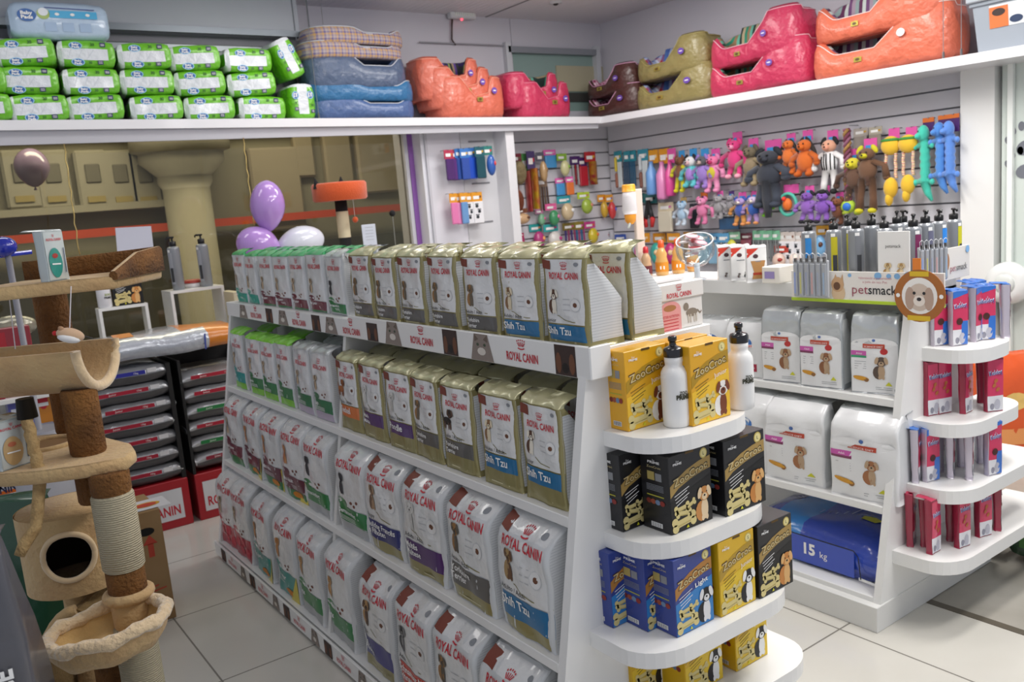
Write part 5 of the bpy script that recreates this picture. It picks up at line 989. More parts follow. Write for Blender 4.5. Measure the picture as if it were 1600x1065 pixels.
cards('r', [
 (965, 236, 292, 14, TC, '#8c5440', '#c8b02c', 'comb', 'brush on teal card nearest the corner'), (979, 236, 290, 12, TC, '#3a5a78', '#3a5a78', 'sticks', 'blue comb on teal card, second from the corner'),
 (988, 235, 290, 12, TC, '#2f6a90', '#2f6a90', 'sticks', 'blue comb on teal card, third from the corner'), (1004, 233, 292, 18, '#3a90a8', '#7a4c40', '#c0c4c8', 'comb', 'brown handled brush on large teal card'),
 (1020, 234, 303, 17, OC, '#6fa0dc', '#f0d8b0', 'bottle', 'pale blue bottle under orange card'), (1037, 232, 310, 18, OC, '#e08cc0', '#f0d8b0', 'bottle', 'pink bottle under orange card, larger one'),
 (1049, 232, 305, 14, '#e05aa8', '#e0509c', '#f0c0dc', 'bottle', 'bright pink bottle beside the brown plush'),
 (998, 302, 350, 20, '#2c6c70', '#c83030', '#222226', 'pliers', 'red handled clippers on the left'), (1016, 302, 354, 22, '#2c6c70', '#d03434', '#222226', 'pliers', 'red handled clippers on the right'),
 (1040, 316, 362, 26, '#d8ccb0', '#d8d0bc', '#c870a8', 'box', 'cream card pack with pink toy'), (1085, 318, 356, 16, '#3a3a44', '#22242c', '#4a4a54', 'box', 'dark pack behind the pink octopus'), (1140, 332, 358, 34, '#22405a', '#1e4c74', '#2a5a80', 'box', 'dark blue pack under the grey plush'),
 (936, 362, 392, 12, '#a8a8b0', '#b8b8c0', '#a83a44', 'box', 'grey pack with red mark in the lowest row'), (948, 362, 392, 12, '#a8a8b0', '#c4c4ca', '#a83a44', 'box', 'second grey pack with red mark, lowest row'), (969, 366, 402, 20, '#2c50a8', '#3a5cc8', '#e8e8ea', 'box', 'royal blue pack in the lowest row'),
 (1005, 364, 412, 22, OC, '#d83a90', '#f0d0a0', 'ball', 'pink ball toy under orange card, lowest row'), (1030, 364, 412, 22, OC, '#3aa89c', '#f0d0a0', 'ball', 'turquoise ball toy under orange card, lowest row'), (1052, 364, 412, 22, OC, '#c83278', '#f0d0a0', 'ball', 'crimson ball toy under orange card, lowest row'), (1078, 362, 400, 22, '#c08a30', '#8a6a40', '#f0d0a0', 'box', 'brown pack under orange card above the goblet'),
 (1098, 364, 410, 20, '#7ab0c8', '#9cc0d0', '#e8e8ea', 'box', 'light blue pack behind the goblet'), (1115, 364, 412, 18, '#5a9cc8', '#88b4d0', '#3a5a80', 'box', 'sky blue pack right of the goblet'), (1130, 364, 412, 18, '#5a9cc8', '#78a8c8', '#e8e8ea', 'sticks', 'sky blue stick pack above the treat pouches'),
 (1147, 362, 400, 18, '#8cc0a0', '#c8c840', '#e0e0d0', 'ball', 'pale green card with yellow toy, lowest row'), (1166, 364, 398, 18, '#7a3a4c', '#8c4458', '#c8b0b8', 'box', 'maroon pack in the lowest row'),
 (1184, 360, 408, 16, '#7cc09a', '#c4ccd0', '#9aa4a8', 'sticks', 'silver forks on pale green card, first'), (1198, 360, 408, 16, '#7cc09a', '#d0d6d8', '#a4aeb2', 'sticks', 'silver forks on pale green card, second'), (1211, 360, 408, 14, '#7cc09a', '#bcc6ca', '#9aa4a8', 'sticks', 'silver forks on pale green card, third'),
 (1222, 362, 412, 15, '#e0d6d0', '#e6dcd4', '#8a5a40', 'paws', 'white pack with brown dog picture, first of three'), (1234, 362, 412, 15, '#e0d6d0', '#e2d8d0', '#8a5a40', 'paws', 'white pack with brown dog picture, second of three'), (1247, 362, 412, 15, '#e0d6d0', '#e6dcd4', '#9a6a48', 'paws', 'white pack with brown dog picture, third of three'),
 (1221, 384, 418, 22, '#c84838', '#e0c4b4', '#a83a30', 'ball', 'red and cream toy behind the treat pouches'), (1246, 384, 418, 20, '#d8c0b0', '#ecdcd0', '#a8806a', 'ball', 'cream toy in front of the white packs'),
 (1285, 352, 400, 18, '#e0a838', '#78b0dc', '#5a3424', 'ball', 'blue and brown toy under yellow card between bottles'),
 (1170, 232, 262, 16, '#e05aa8', '#7a6c58', '#3f9ad8', 'box', 'pink header card pack above the khaki dog'), (1345, 200, 240, 20, '#b8b0a8', '#9c948c', '#c8a040', 'box', 'grey pack above the brown monkey'), (1368, 198, 235, 18, '#b0a898', '#8c8478', '#b8902c', 'box', 'grey brown pack between monkey and burgers'),
 ], 'cards and packs on the right slatwall')
cards('n', [ (700, 234, 281, 15, '#b03050', '#4a2468', '#c8722c', 'box', 'dark purple pouch, leftmost on the narrow panel'), (708, 234, 281, 14, '#a82c4c', '#5a2c78', '#c8722c', 'box', 'dark purple pouch, second on the narrow panel'), (716, 232, 280, 14, '#3a78c0', '#2c4c98', '#d8b03c', 'box', 'blue pouch, third on the narrow panel'), (724, 232, 280, 14, '#3a78c0', '#2f50a4', '#d8b03c', 'box', 'blue pouch, fourth on the narrow panel'),
 (733, 231, 279, 20, '#3f80d0', '#2450c0', '#d8b03c', 'box', 'bright blue pouch at the front of the pouches'), (748, 229, 278, 16, '#1e5c68', '#184c58', '#c8a040', 'box', 'dark teal pouch beside the blue pouches'), (761, 228, 274, 16, '#2f8078', '#2a5cb0', '#d03c3c', 'ball', 'teal pouch with red picture, rightmost'),
 (707, 302, 350, 12, OC, '#e07ab0', '#f0d0a0', 'box', 'pink bag roll under orange card'), (715, 302, 350, 12, OC, '#e48cbc', '#f0d0a0', 'box', 'second pink bag roll under orange card'), (723, 301, 349, 12, OC, '#6a98cc', '#f0d0a0', 'box', 'blue bag roll under orange card'), (732, 301, 349, 14, OC, '#ececf0', '#f0d0a0', 'paws', 'white paw print bags under orange card, first'), (744, 300, 348, 18, OC, '#ececf0', '#7a4c30', 'paws', 'white paw print bags under orange card, front')], 'packs on the narrow slatwall panel')
cards('b', [ (776, 243, 265, 10, '#c070c0', '#4a88c8', '#e8c0d8', 'ball', 'small lilac and blue toy at the panel edge'), (781, 246, 332, 10, '#d8c8a8', '#d8c49c', '#c8b088', 'sticks', 'long pale chew sticks at the panel edge'), (790, 242, 292, 14, '#6a2438', '#7a6648', '#5c4c34', 'fur', 'furry brown toy on maroon card, left'), (804, 240, 286, 22, '#7c2438', '#8a7c5c', '#6a5c40', 'fur', 'furry round toy on maroon card, front'),
 (800, 284, 330, 22, '#8a5a3a', '#7c4028', '#5c2c1c', 'fur', 'long brown leather chews hanging in a bundle'), (811, 326, 350, 28, '#7a4a30', '#c8a47c', '#6a4028', 'ball', 'cream and brown fish shaped cookie chew'), (797, 336, 366, 22, '#a08060', '#a88460', '#5c3c28', 'fur', 'brown cookie chews below the leather chews'),
 (818, 240, 330, 10, '#58a058', '#b83a44', '#c86a5c', 'tube', 'red glitter stick beside the yellow tube'), (828, 236, 326, 14, '#4a3c6c', '#d8b020', '#c8303c', 'tube', 'yellow and red glitter tube'), (843, 238, 284, 14, '#5c5c6c', '#b09068', '#8a6a48', 'ball', 'tan toy under grey card'), (846, 276, 328, 18, '#8a7460', '#9a8470', '#6c5444', 'sticks', 'bundle of brown sticks in clear pack'),
 (858, 234, 262, 22, '#e468b4', '#4a9cd8', '#e8a8d0', 'box', 'blue pack with pink bow card'), (877, 240, 275, 18, '#8cb83c', '#c4c090', '#7ca838', 'ball', 'green card with cream bear toy'), (898, 244, 288, 18, '#4c2468', '#d8d8dc', '#b82c38', 'sticks', 'purple card with red and white socks'), (909, 246, 290, 16, '#4c2468', '#b02434', '#38386c', 'box', 'dark red sock on purple card'), (921, 237, 288, 20, '#b8242c', '#b0202c', '#d8b020', 'tube', 'dark red cone pack nearest the corner'),
 (874, 278, 305, 16, '#e468b4', '#4a9cd8', '#e8e8ea', 'box', 'small blue pack with pink bow'), (889, 276, 304, 14, '#e468b4', '#e07838', '#e8e8ea', 'box', 'small orange pack with pink bow'), (911, 300, 334, 22, '#b4cc3c', '#98b040', '#c8806c', 'ball', 'round lime green card with pink toy'), (880, 306, 344, 24, '#2f9ca8', '#c8b490', '#e8e8ea', 'ball', 'cream ball toys under teal card'),
 (860, 318, 352, 20, '#d85c94', '#3c8c5c', '#e07cb0', 'ball', 'pink and green ball toy'), (842, 326, 352, 14, '#c88cb0', '#7ab08c', '#d85c94', 'ball', 'small pink and green toy beside the tube'), (836, 350, 388, 22, '#2fa0a0', '#b03878', '#e8a060', 'ball', 'pink toy on teal triangle card, left'), (860, 350, 388, 26, '#2fa0a0', '#d0ccc8', '#b03878', 'ball', 'silver toy on teal triangle card, right'),
 (812, 364, 386, 14, '#b8305c', '#a82c60', '#e8d8e0', 'box', 'crimson pack at the panel foot'), (888, 348, 386, 22, '#7c6c2c', '#5c4c9c', '#c85c90', 'sticks', 'olive card with purple and pink sticks'), (904, 346, 388, 18, '#8c7c34', '#3c8cc8', '#d85ca0', 'sticks', 'olive card with blue and pink sticks'), (921, 346, 380, 20, '#c8408c', '#c8b428', '#d8702c', 'ball', 'pink card with yellow toy near the corner'),
 (939, 304, 340, 14, OC, '#c8a030', '#c8402c', 'ball', 'orange card with yellow toy at the corner'), (951, 304, 342, 14, OC, '#c83a3c', '#3c5cc0', 'ball', 'orange card with red toy at the corner')], 'toys and chews on the back slatwall')
# ================================================================ upper shelf: green packs
def padpack():
    W_, H_, D_ = .31, .152, .28; G = mat('#6fc02a', .28, coat=.6, bump=(14, .9, .02)); Wt = mat('#dfe4ea', .28, coat=.6, bump=(14, .9, .02)); R = []
    def sec(u):
        e = max(0, 1 - abs(u) ** 5) ** .3; return .45 + .55 * e
    us = [-1, -.93, -.8, -.5, -.15, .2, .55, .8, .93, 1]
    ps = [(-1, -.72), (-1, -.3), (-1, .3), (-1, .75), (-.86, .97), (-.4, 1), (.4, 1), (.86, .97), (1, .7), (1, 0), (1, -.7), (.86, -.97), (.4, -1), (-.4, -1), (-.88, -.98)]
    for u in us:
        s_ = sec(u); R.append([Vector((u * W_ / 2, p[0] * D_ / 2 * (.8 + .2 * s_), H_ / 2 + p[1] * H_ / 2 * s_ + .003 * math.sin(9 * u + 5 * p[1]))) for p in ps])
    b = MB(); b.rings(R, G, matf=lambda k, j: Wt if k < 2 else None)
    def S(s, t, off):
        u = 2 * s / W_; e = sec(max(-1, min(1, u))); return Vector((s, -D_ / 2 * (.8 + .2 * e) - off - .002, H_ / 2 + (t - H_ / 2) * e))
    f = MB(); f.rect(S, -.13, .035, .115, .1, Wt, .0012, 10, 4); f.pol(S, [(.115, .1), (.115, .045), (.14, .07)], G, .002)
    for k in range(3): f.line(S, [(-.1 + .05 * k, .04), (-.08 + .06 * k, .095)], .0012, mat('#b9c2cc', .4), .003)
    BB, B2 = mat('#2c62a8', .4), mat('#9fd0ee', .4)
    for s, t in ((-.055, .115), (-.05, .022)):
        f.ell(S, s, t, .036, .021, B2, .003); f.ell(S, s, t, .031, .017, BB, .0038); f.txt(S, 'Baby', s, t + .002, TXW, w=.038, h=.011, bold=.04, off=.005); f.txt(S, 'Pads', s, t - .013, TXW, w=.04, h=.011, bold=.04, off=.005)
    f.rect(S, .075, .112, .105, .138, mat('#262a5c', .4), .003); f.rect(S, .055, .01, .085, .034, mat('#262a5c', .4), .003); f.txt(S, '30', .035, .116, mat('#1c5a1c', .4), h=.016, bold=.03, off=.004); f.txt(S, '30', .015, .014, mat('#1c5a1c', .4), h=.014, bold=.03, off=.004)
    for q in ((.08, .12), (.08, .127), (.06, .018), (.06, .026)): f.line(S, [(q[0], q[1]), (q[0] + .02, q[1])], .0025, TXW, .0042)
    return [('wrapped_pack', b, [('print', f)])]
rows = [[(-20, 190), (68, 192), (161, 191), (254, 189), (339, 187), (417, 185)], [(-32, 147), (55, 146), (149, 146), (240, 153), (324, 148), (404, 148)], [(50, 93), (143, 100), (234, 106), (314, 109), (394, 112)]]
zz = 0
for r, L in enumerate(rows):
    for k, (px, by_) in enumerate(L):
        a = atY(px, by_, 5.60); z = zl(a.x) + .001 + .152 * r
        inst('pads', padpack, 'pad_pack', 'green and white pack, %s from left in the %s row' % (ORD[k] if k else 'leftmost', ['bottom', 'middle', 'top'][r]) if k else 'green and white pack, leftmost in the %s row' % ['bottom', 'middle', 'top'][r], 'pack of pads', (a.x, 5.745, z), random.uniform(-.16, .06) - .05, 'green packs piled on the left shelf', (.99, .9, 1), rx=random.uniform(-.03, .03), ry=random.uniform(-.045, .045))
a = atY(462, 183, 5.6); inst('pads', padpack, 'pad_pack', 'green pack standing upright at the right end of the pile', 'pack of pads', (a.x - .01, 5.74, zl(a.x) + .118), .05, 'green packs piled on the left shelf', (.74, .9, 1.15), ry=PI / 2)
inst('pads', padpack, 'pad_pack', 'green pack leaning diagonally on top right of the pile', 'pack of pads', (atY(450, 110, 5.6).x - .04, 5.74, zl(2.4) + .37), .05, 'green packs piled on the left shelf', (.85, .9, .95), ry=1.15)
def bluepack():
    W_, H_, D_ = .52, .2, .26; C = mat('#b9cfe6', .22, coat=.7, bump=(14, .6, .01)); R = []
    for u in (-1, -.95, -.85, -.5, 0, .5, .85, .95, 1):
        s_ = .6 + .4 * max(0, 1 - abs(u) ** 6) ** .4; R.append([Vector((u * W_ / 2, p[0] * D_ / 2 * s_, H_ / 2 + p[1] * H_ / 2 * s_)) for p in ((-1, -.7), (-1, .7), (-.8, 1), (.8, 1), (1, .7), (1, -.7), (.8, -1), (-.8, -1))])
    b = MB(); b.rings(R, C); S = lambda s, t, off: Vector((s, -D_ / 2 - off - .002, t)); f = MB(); f.rect(S, -.06, .11, .19, .15, mat('#4fb0de', .4), .002); f.line(S, [(-.08, .165), (.18, .16)], .005, mat('#3a4c8c', .4), .002)
    f.ell(S, -.175, .12, .048, .034, mat('#2c62a8', .4), .002, 20); f.txt(S, 'Baby', -.175, .123, TXW, w=.06, h=.018, bold=.04, off=.003); f.txt(S, 'Pads', -.175, .1, TXW, w=.06, h=.018, bold=.04, off=.003); f.ell(S, -.09, .13, .034, .03, mat('#a9c070', .4), .002); f.ell(S, -.09, .14, .026, .022, mat('#e6ecf2', .4), .003)
    for k in range(3): f.rect(S, -.09 + .09 * k, .035, -.03 + .09 * k, .085, mat('#a4bcd8', .5), .002); f.ell(S, -.02 + .08 * k, .13, .012, .008, TXW, .004)
    return [('wrapped_pack', b, [('print', f)])]
a = atY(100, 50, 5.62); inst('bluepack', bluepack, 'pad_pack', 'large clear blue pack lying on top of the green packs', 'pack of pads', (a.x, 5.75, zl(a.x) + .462), -.02)
# ================================================================ pet beds
def bed(W_, D_, H_, th, col, inner, hf, ex=5., cush=True, piping='#e8c8c0', tag='#a99a4c', ctag='#6a4aa8', badge=(0., .3), rt=None, ct=(.28, .5), n=64):
    def f():
        C = mat(col, .42, coat=.22, bump=(11, .8, .035)); I = inner; base = MB()
        R = []
        for i in range(n):
            a = 2 * PI * i / n; ca, sa = math.cos(a), math.sin(a); s2 = 2 / ex
            x = math.copysign(abs(ca) ** s2, ca); y = math.copysign(abs(sa) ** s2, sa)
            nx, ny = math.copysign(abs(ca) ** (2 - s2), ca) / W_, math.copysign(abs(sa) ** (2 - s2), sa) / D_; l = math.hypot(nx, ny) or 1; nx, ny = nx / l, ny / l
            h = H_ * hf(x, y); px, py = x * (W_ / 2 - th * .55), y * (D_ / 2 - th * .55)
            pr = [(.36, 0), (.5, .12), (.55, .4), (.5, .75), (.38, .93), (.15, 1.0), (-.1, .97), (-.3, .8), (-.4, .45), (-.36, .08)]
            R.append([Vector((px + nx * o * th, py + ny * o * th, max(.002, h * z))) for o, z in pr])
        R.append(R[0]); base.rings(R, C, cap0=False, cap1=False, matf=lambda k, j: I if 5 <= j <= 8 else None)
        fl_ = MB(); fl_.box((0, 0, .012), (W_ - th * 1.3, D_ - th * 1.3, .02), C)
        out = [('padded_wall', base, []), ('floor_pad', fl_, [])]
        if cush: c = MB(); c.ball((0, 0, H_ * .3), (W_ / 2 - th * .9, D_ / 2 - th * .9, H_ * .17), I, 24, 10, None, .5); out.append(('cushion', c, []))
        p = MB(); p.tube([r[4] + Vector((0, 0, .003)) for r in R[:-1]], .0035, mat(piping, .5), 5, closed=True); out.append(('piping', p, []))
        if tag: t_ = MB(); hh = H_ * badge[1]; t_.box((badge[0] * W_, -D_ / 2 - .004, hh), (.05, .004, .032), mat(tag, .35, metal=.5), .001); t_.ell(flatS((badge[0] * W_, -D_ / 2 - .006, hh), (1, 0, 0), (0, 0, 1), (0, -1, 0)), 0, 0, .014, .009, mat('#5a4420', .4), .001); out.append(('badge', t_, []))
        if ctag: t_ = MB(); t_.lathe([(.024, 0), (.024, .003)], (ct[0] * W_, -D_ / 2 - .012, H_ * ct[1]), mat(ctag, .4), 18, (0, -1, 0)); t_.line(flatS((ct[0] * W_, -D_ / 2 - .0155, H_ * ct[1]), (1, 0, 0), (0, 0, 1), (0, -1, 0)), [(-.013, 0), (.013, 0)], .007, TXW, .001); out.append(('round_tag', t_, []))
        return out
    return f
sm_ = lambda t: max(0., min(1., t)) ** 2 * (3 - 2 * max(0., min(1., t)))
def hf_front(x, y):   # straight front with a rounded scoop
    if y < -.5: return 1 - .48 * (1 - sm_((abs(x - .18) - .26) / .26))
    return 1.
def hf_ear(x, y):     # peak at one end, long scoop, high back end
    if y < -.5: return .72 * sm_((-x - .62) / .38) + .42 * (1 - sm_((-x - .62) / .38)) if x < .15 else .42 + .58 * sm_((x - .15) / .4)
    if x < -.8: return .6 + .2 * sm_(y)
    return .92
ST1 = wave_mat('stripes1', ['#3a2c6c', '#8a9a5c', '#2a2a2c', '#b09a7c', '#6a4c9c', '#3c3c40'], 9, 'X', .8); ST2 = wave_mat('stripes2', ['#2f8a70', '#9a7a5c', '#6ab4a0', '#2c3c3a', '#b8a888'], 9, 'X', .8); ST3 = wave_mat('stripes3', ['#8a9c9c', '#5c2c50', '#c0c8c4', '#6c4470', '#a08c9c'], 8, 'X', .8)
PL1 = wave_mat('plaidp', ['#c0487c', '#e0b8cc', '#8c2c58', '#e8d0dc'], 14, 'X', .85, plaid='Y'); PL2 = wave_mat('plaidb', ['#3c5a9c', '#c8d0e0', '#a02c34', '#4c70b0'], 12, 'X', .85, plaid='Y'); PL3 = wave_mat('plaidg', ['#9c8c94', '#c8a060', '#6c6494', '#b4a8a8'], 22, 'X', .85, plaid='Z')
CORAL, PINK = '#d06a54', '#c03458'
def putbed(key, b, lab, loc, rz=0., sc=None, rx=0., grp=None): inst(key, b, 'pet_bed', lab, 'pet bed', loc, rz, grp, sc, rx=rx)
a = atY(745, 183, 5.6); z = zl(a.x)
cb = lambda: bed(.61, .40, .32, .11, CORAL, ST1, hf_front, 7, piping='#e89a84', badge=(.05, .42), ct=(.27, .62))()
for k, lab in enumerate(('coral pet bed, bottom of the stack of three', 'coral pet bed, middle of the stack of three', 'coral pet bed, top of the stack with striped cushion')):
    putbed('coral', cb, lab, (a.x - .075 * k + .01, 5.775 + .018 * k, z + .002 + .07 * k), 0., (1 - .04 * k, .9 - .06 * k, 1), grp='coral beds in the corner stack')
a = atY(860, 184, 5.6); pb_ = lambda: bed(.54, .40, .29, .1, PINK, ST2, hf_front, 7, piping='#e07a94', badge=(.1, .4), ct=(.3, .5))()
for k, lab in enumerate(('pink pet bed, lower of the two beside the coral stack', 'pink pet bed with green striped cushion, upper beside coral stack')):
    putbed('pinkf', pb_, lab, (a.x - .09 * k, 5.775 + .018 * k, zl(a.x) + .002 + .075 * k), 0., (1, .9 - .06 * k, 1), grp='pink beds beside the coral stack')
def side(px0, px1, base_y, Wn, key, b, labs, steps, hs, x=5.25):
    a0, a1 = atX(px0, base_y, 5.07), atX(px1, base_y, 5.07); w_ = a0.y - a1.y; yc = (a0.y + a1.y) / 2
    for k, lab in enumerate(labs): putbed(key, b, lab, (x + .01 * k, yc + .02 * k, zr(yc) + .002 + steps * k), -PI / 2 + (-.04 if k else .02), (w_ / Wn * (1 - .05 * k), 1, hs))
side(908, 990, 180, .5, 'brown', bed(.5, .34, .27, .1, '#4a2a26', PL1, hf_ear, 5, piping='#e0a8c8', badge=(-.1, .28), ct=(.26, .5)), ('brown pet bed with pink piping, lower of the pair', 'brown pet bed with pink checked cushion, upper of the pair'), .165, .9)
side(984, 1105, 160, .6, 'gold', bed(.6, .34, .3, .11, '#8c8050', PL2, hf_ear, 5, piping='#a89c64', badge=(-.1, .25), ct=(.26, .55)), ('gold pet bed, lower of the pair', 'gold pet bed with blue checked cushion, upper of the pair'), .22, .95)
side(1098, 1254, 145, .8, 'pinks', bed(.8, .36, .36, .12, PINK, ST2, hf_ear, 5, piping='#e8b8c4', badge=(-.1, .22), ct=(.2, .5)), ('large pink pet bed, lower of the pair', 'large pink pet bed with green striped cushion, upper'), .2, .92)
side(1258, 1482, 115, .9, 'corals', bed(.9, .36, .36, .13, '#cf6a50', ST3, hf_ear, 5, piping='#e8d0cc', tag='#b0a048', ctag='#e4e2e4', badge=(-.1, .24), ct=(.2, .55)), ('large coral pet bed, lower one near the plastic box', 'large coral pet bed with striped cushion, upper one'), .22, .95)
# oval blue stack
OV = lambda x, y: 1 - (.3 * (1 - sm_((abs(x - .3) - .3) / .3)) if y < -.3 else 0)
a = atY(580, 182, 5.6); zc = zl(a.x) + .002
for k, (c, h, dz, wk, inn, rt, lab) in enumerate((('#4a6494', .15, 0, .83, mat('#5f86bc', .8), 0, 'slate blue oval pet bed at the bottom of the tall stack'), ('#2c6c9c', .16, .115, .84, mat('#8ab4dc', .8), .0, 'bright blue oval pet bed, second from the stack bottom'), ('#50607c', .24, .20, .79, mat('#7a9ad0', .85), .02, 'grey blue oval pet bed, third in the stack'), ('plaid', .12, .405, .78, mat('#c8c4cc', .8), .03, 'grey checked oval pet bed, fourth in the stack'), ('plaid2', .12, .50, .76, mat('#2c3c9c', .8), .05, 'checked pet bed with royal blue inside on stack top'))):
    def mk(c=c, h=h, wk=wk, inn=inn):
        r = bed(wk, .4, h, .1, c if c[0] == '#' else '#8c8088', inn, OV, 3.2, cush=False, piping='#c8ccd4', tag=None, ctag=None)()
        if c[0] != '#': r[0][1].ms[0] = PL3
        t_ = MB(); t_.box((.04, -.188, h * .45), (.055, .003, .04), mat('#cfd6dc', .5), .001); t_.line(flatS((.04, -.19, h * .45), (1, 0, 0), (0, 0, 1), (0, -1, 0)), [(-.018, 0), (.018, 0)], .005, mat('#5a6a7c', .5), .001); r.append(('sewn_label', t_, [])); return r
    putbed(('oval', k), mk, lab, (a.x - (.0, .0, .02, .03, .0)[k], 5.775, zc + dz), rt, grp='oval beds stacked beside the green packs', sc=(1, 1, 1))
# plastic storage box
t = thing('storage_box', 'grey plastic storage box with lid and picture label', 'plastic box', (5.27, 2.1, zr(2.1))); G = mat('#9aa2ac', .35, coat=.2); zb_ = zr(2.2) + .006
m = MB(); xa, xb2 = 5.12, 5.42
ya_ = atX(1519, 78, xa).y; m.add([(xa + .03, ya_ - .02, zb_), (xb2, ya_ - .02, zb_), (xb2, 1.72, zb_), (xa + .03, 1.72, zb_), (xa, ya_, zb_ + .27), (xb2 + .02, ya_, zb_ + .27), (xb2 + .02, 1.7, zb_ + .27), (xa, 1.7, zb_ + .27)], [(0, 1, 2, 3), (0, 4, 5, 1), (1, 5, 6, 2), (2, 6, 7, 3), (3, 7, 4, 0), (4, 7, 6, 5)], G); m.build('tub', t)
m = MB(); m.box((5.27, (ya_ + 1.7) / 2, zb_ + .29), (.36, ya_ - 1.7 + .05, .035), mat('#a9b0b8', .35), .006); m.box((5.12, (ya_ + 1.7) / 2, zb_ + .265), (.02, ya_ - 1.7 + .03, .03), mat('#8c949e', .4), .004); m.build('lid', t)
m = MB(); S = lambda a_, b_, off: Vector((xa + .03 * (1 - (b_ - zb_) / .27) - off - .002, -a_, b_)); l0 = -ya_ + .09; m.rect(S, l0, zb_ + .12, l0 + .42, zb_ + .24, mat('#dfe3e6', .4), .001); m.rect(S, l0, zb_ + .12, l0 + .1, zb_ + .23, mat('#d8733c', .5), .002); m.ell(S, l0 + .05, zb_ + .2, .035, .02, mat('#3a2c28', .5), .003); m.ell(S, l0 + .14, zb_ + .15, .035, .02, mat('#2c3c5c', .5), .003); m.rect(S, l0 + .2, zb_ + .15, l0 + .26, zb_ + .2, mat('#2c4c74', .5), .003); m.ell(S, l0 + .22, zb_ + .225, .02, .014, mat('#a89048', .5), .003); m.build('picture_label', t)
# emergency lamp and ceiling dome
a = atY(719, 21, 5.97); t = thing('emergency_light', 'small white emergency light on the back wall with red indicator', 'emergency light', (a.x, 5.95, a.z)); m = MB(); m.box((a.x, 5.95, a.z), (.24, .06, .095), mat('#c6c8cb', .4), .008); m.build('housing', t)
m = MB(); m.box((a.x + .01, 5.917, a.z + .002), (.19, .006, .06), mat('#d9ddd8', .3)); [m.box((a.x - .08 + .018 * k, 5.913, a.z + .002), (.003, .003, .055), mat('#8c9094', .4)) for k in range(11)]; m.build('louvre', t)
m = MB(); m.ball((a.x - .01, 5.94, a.z - .052), .009, mat('#ff3040', .3, emit=6.), 8, 6); m.build('indicator', t)
m = MB(); c = atY(706, 62, 5.985); m.tube([(a.x - .07, 5.985, a.z - .04), (a.x - .08, 5.985, (a.z + c.z) / 2), (c.x, 5.985, c.z), (c.x + .03, 5.985, c.z - .04)], .007, mat('#3a2420', .5), 6); m.build('cable', t)
a = atZ(868, 3, CZ); m = MB(); m.lathe([(.05, 0), (.05, -.012), (.02, -.016)], (a.x, a.y, CZ), mat('#b9b9bd', .5), 18); m.ball((a.x, a.y, CZ - .012), (.024, .024, .016), BLACK, 12, 8); solo(m, 'ceiling_sensor', 'small round dark sensor on the ceiling near the corner', 'sensor')
# ================================================================ window display
def stand(x0, x1, y0, y1, z0, z1, lab):
    t = thing('display_cube', lab, 'display stand', ((x0 + x1) / 2, (y0 + y1) / 2, z0)); th = .018
    for c, d, n in ((((x0 + x1) / 2, (y0 + y1) / 2, z1 - th / 2), (x1 - x0, y1 - y0, th), 'top_panel'), ((x0 + th / 2, (y0 + y1) / 2, (z0 + z1 - th) / 2), (th, y1 - y0, z1 - z0 - th), 'side_panel'), ((x1 - th / 2, (y0 + y1) / 2, (z0 + z1 - th) / 2), (th, y1 - y0, z1 - z0 - th), 'side_panel')):
        m = MB(); m.box(c, d, WHITE, .001); m.build(n, t)
    m = MB(); m.box(((x0 + x1) / 2, (y0 + y1) / 2, z0 + .009), (x1 - x0 - .04, y1 - y0, .016), WHITE); m.build('base_panel', t)
SZ = 1.001
pa, pb2 = atY(153, 480, 5.62), atY(228, 473, 5.62); stand(pa.x, pb2.x + .01, 5.62, 5.72, SZ, pb2.z, 'smaller white open cube stand carrying a black box')
zA = pb2.z
pc, pd_ = atY(266, 457, 5.62), atY(345, 448, 5.62); stand(pc.x, pd_.x + .02, 5.62, 5.84, SZ, pd_.z + .01, 'larger white open cube stand carrying two grey bottles')
zB = pd_.z + .01
def wbottle(): m = MB(); m.lathe([(.03, 0), (.034, .005), (.034, .13), (.028, .145), (.026, .15)], (0, 0, 0), mat('#e6e6ea', .35, coat=.3), 20); S = lambda a, t, off: Vector(((.0345 + off) * math.cos(-1.2 + a / .034), (.0345 + off) * math.sin(-1.2 + a / .034), t)); q = MB(); q.txt(S, 'ZOO', 0, .06, mat('#8a9a20', .5), w=.03, h=.01, bold=.03); q.txt(S, 'PRIME', 0, .045, INK, w=.035, h=.01, bold=.03); return [('flask', m, [('print', q)])]
a = atY(165, 478, 5.66); inst('wb', wbottle, 'sports_bottle', 'white bottle beside the black box on the smaller cube', 'bottle', (a.x, 5.665, zA + .001), 0, sc=(1.2, 1.2, 1.2))
a = atY(202, 475, 5.66); inst('bbwin', biscuit_box(.17, .22, .06, 'blkLg'), 'biscuit_box', 'black biscuit box with gold picture on the smaller white cube', 'box of dog biscuits', (a.x, 5.67, zA + .001), -.05)
for px, py, lab in ((280, 452, 'grey pump bottle, left on the larger window cube'), (324, 447, 'grey pump bottle, right on the larger window cube')):
    a = atY(px, py, 5.70); inst('pumpw', pump('#a4a8b0'), 'pump_bottle', lab, 'pump bottle', (a.x, 5.70, zB + .001), 0, 'grey bottles in the window', (1.25, 1.25, 1.28))
a = atY(302, 447, 5.78); m = MB(); m.lathe([(.05, 0), (.062, .01), (.062, .02), (.05, .03)], (a.x, 5.78, zB + .001), mat('#e8e4e4', .4), 20); m.lathe([(.058, .03), (.058, .04), (.04, .05)], (a.x, 5.78, zB + .001), mat('#b03428', .4), 20); m.lathe([(.052, 0), (.052, .004)], (a.x, 5.78, zB + .0205), mat('#1c1c1e', .4), 20); solo(m, 'pet_frisbee', 'red white and black round toy between the two window bottles', 'toy')
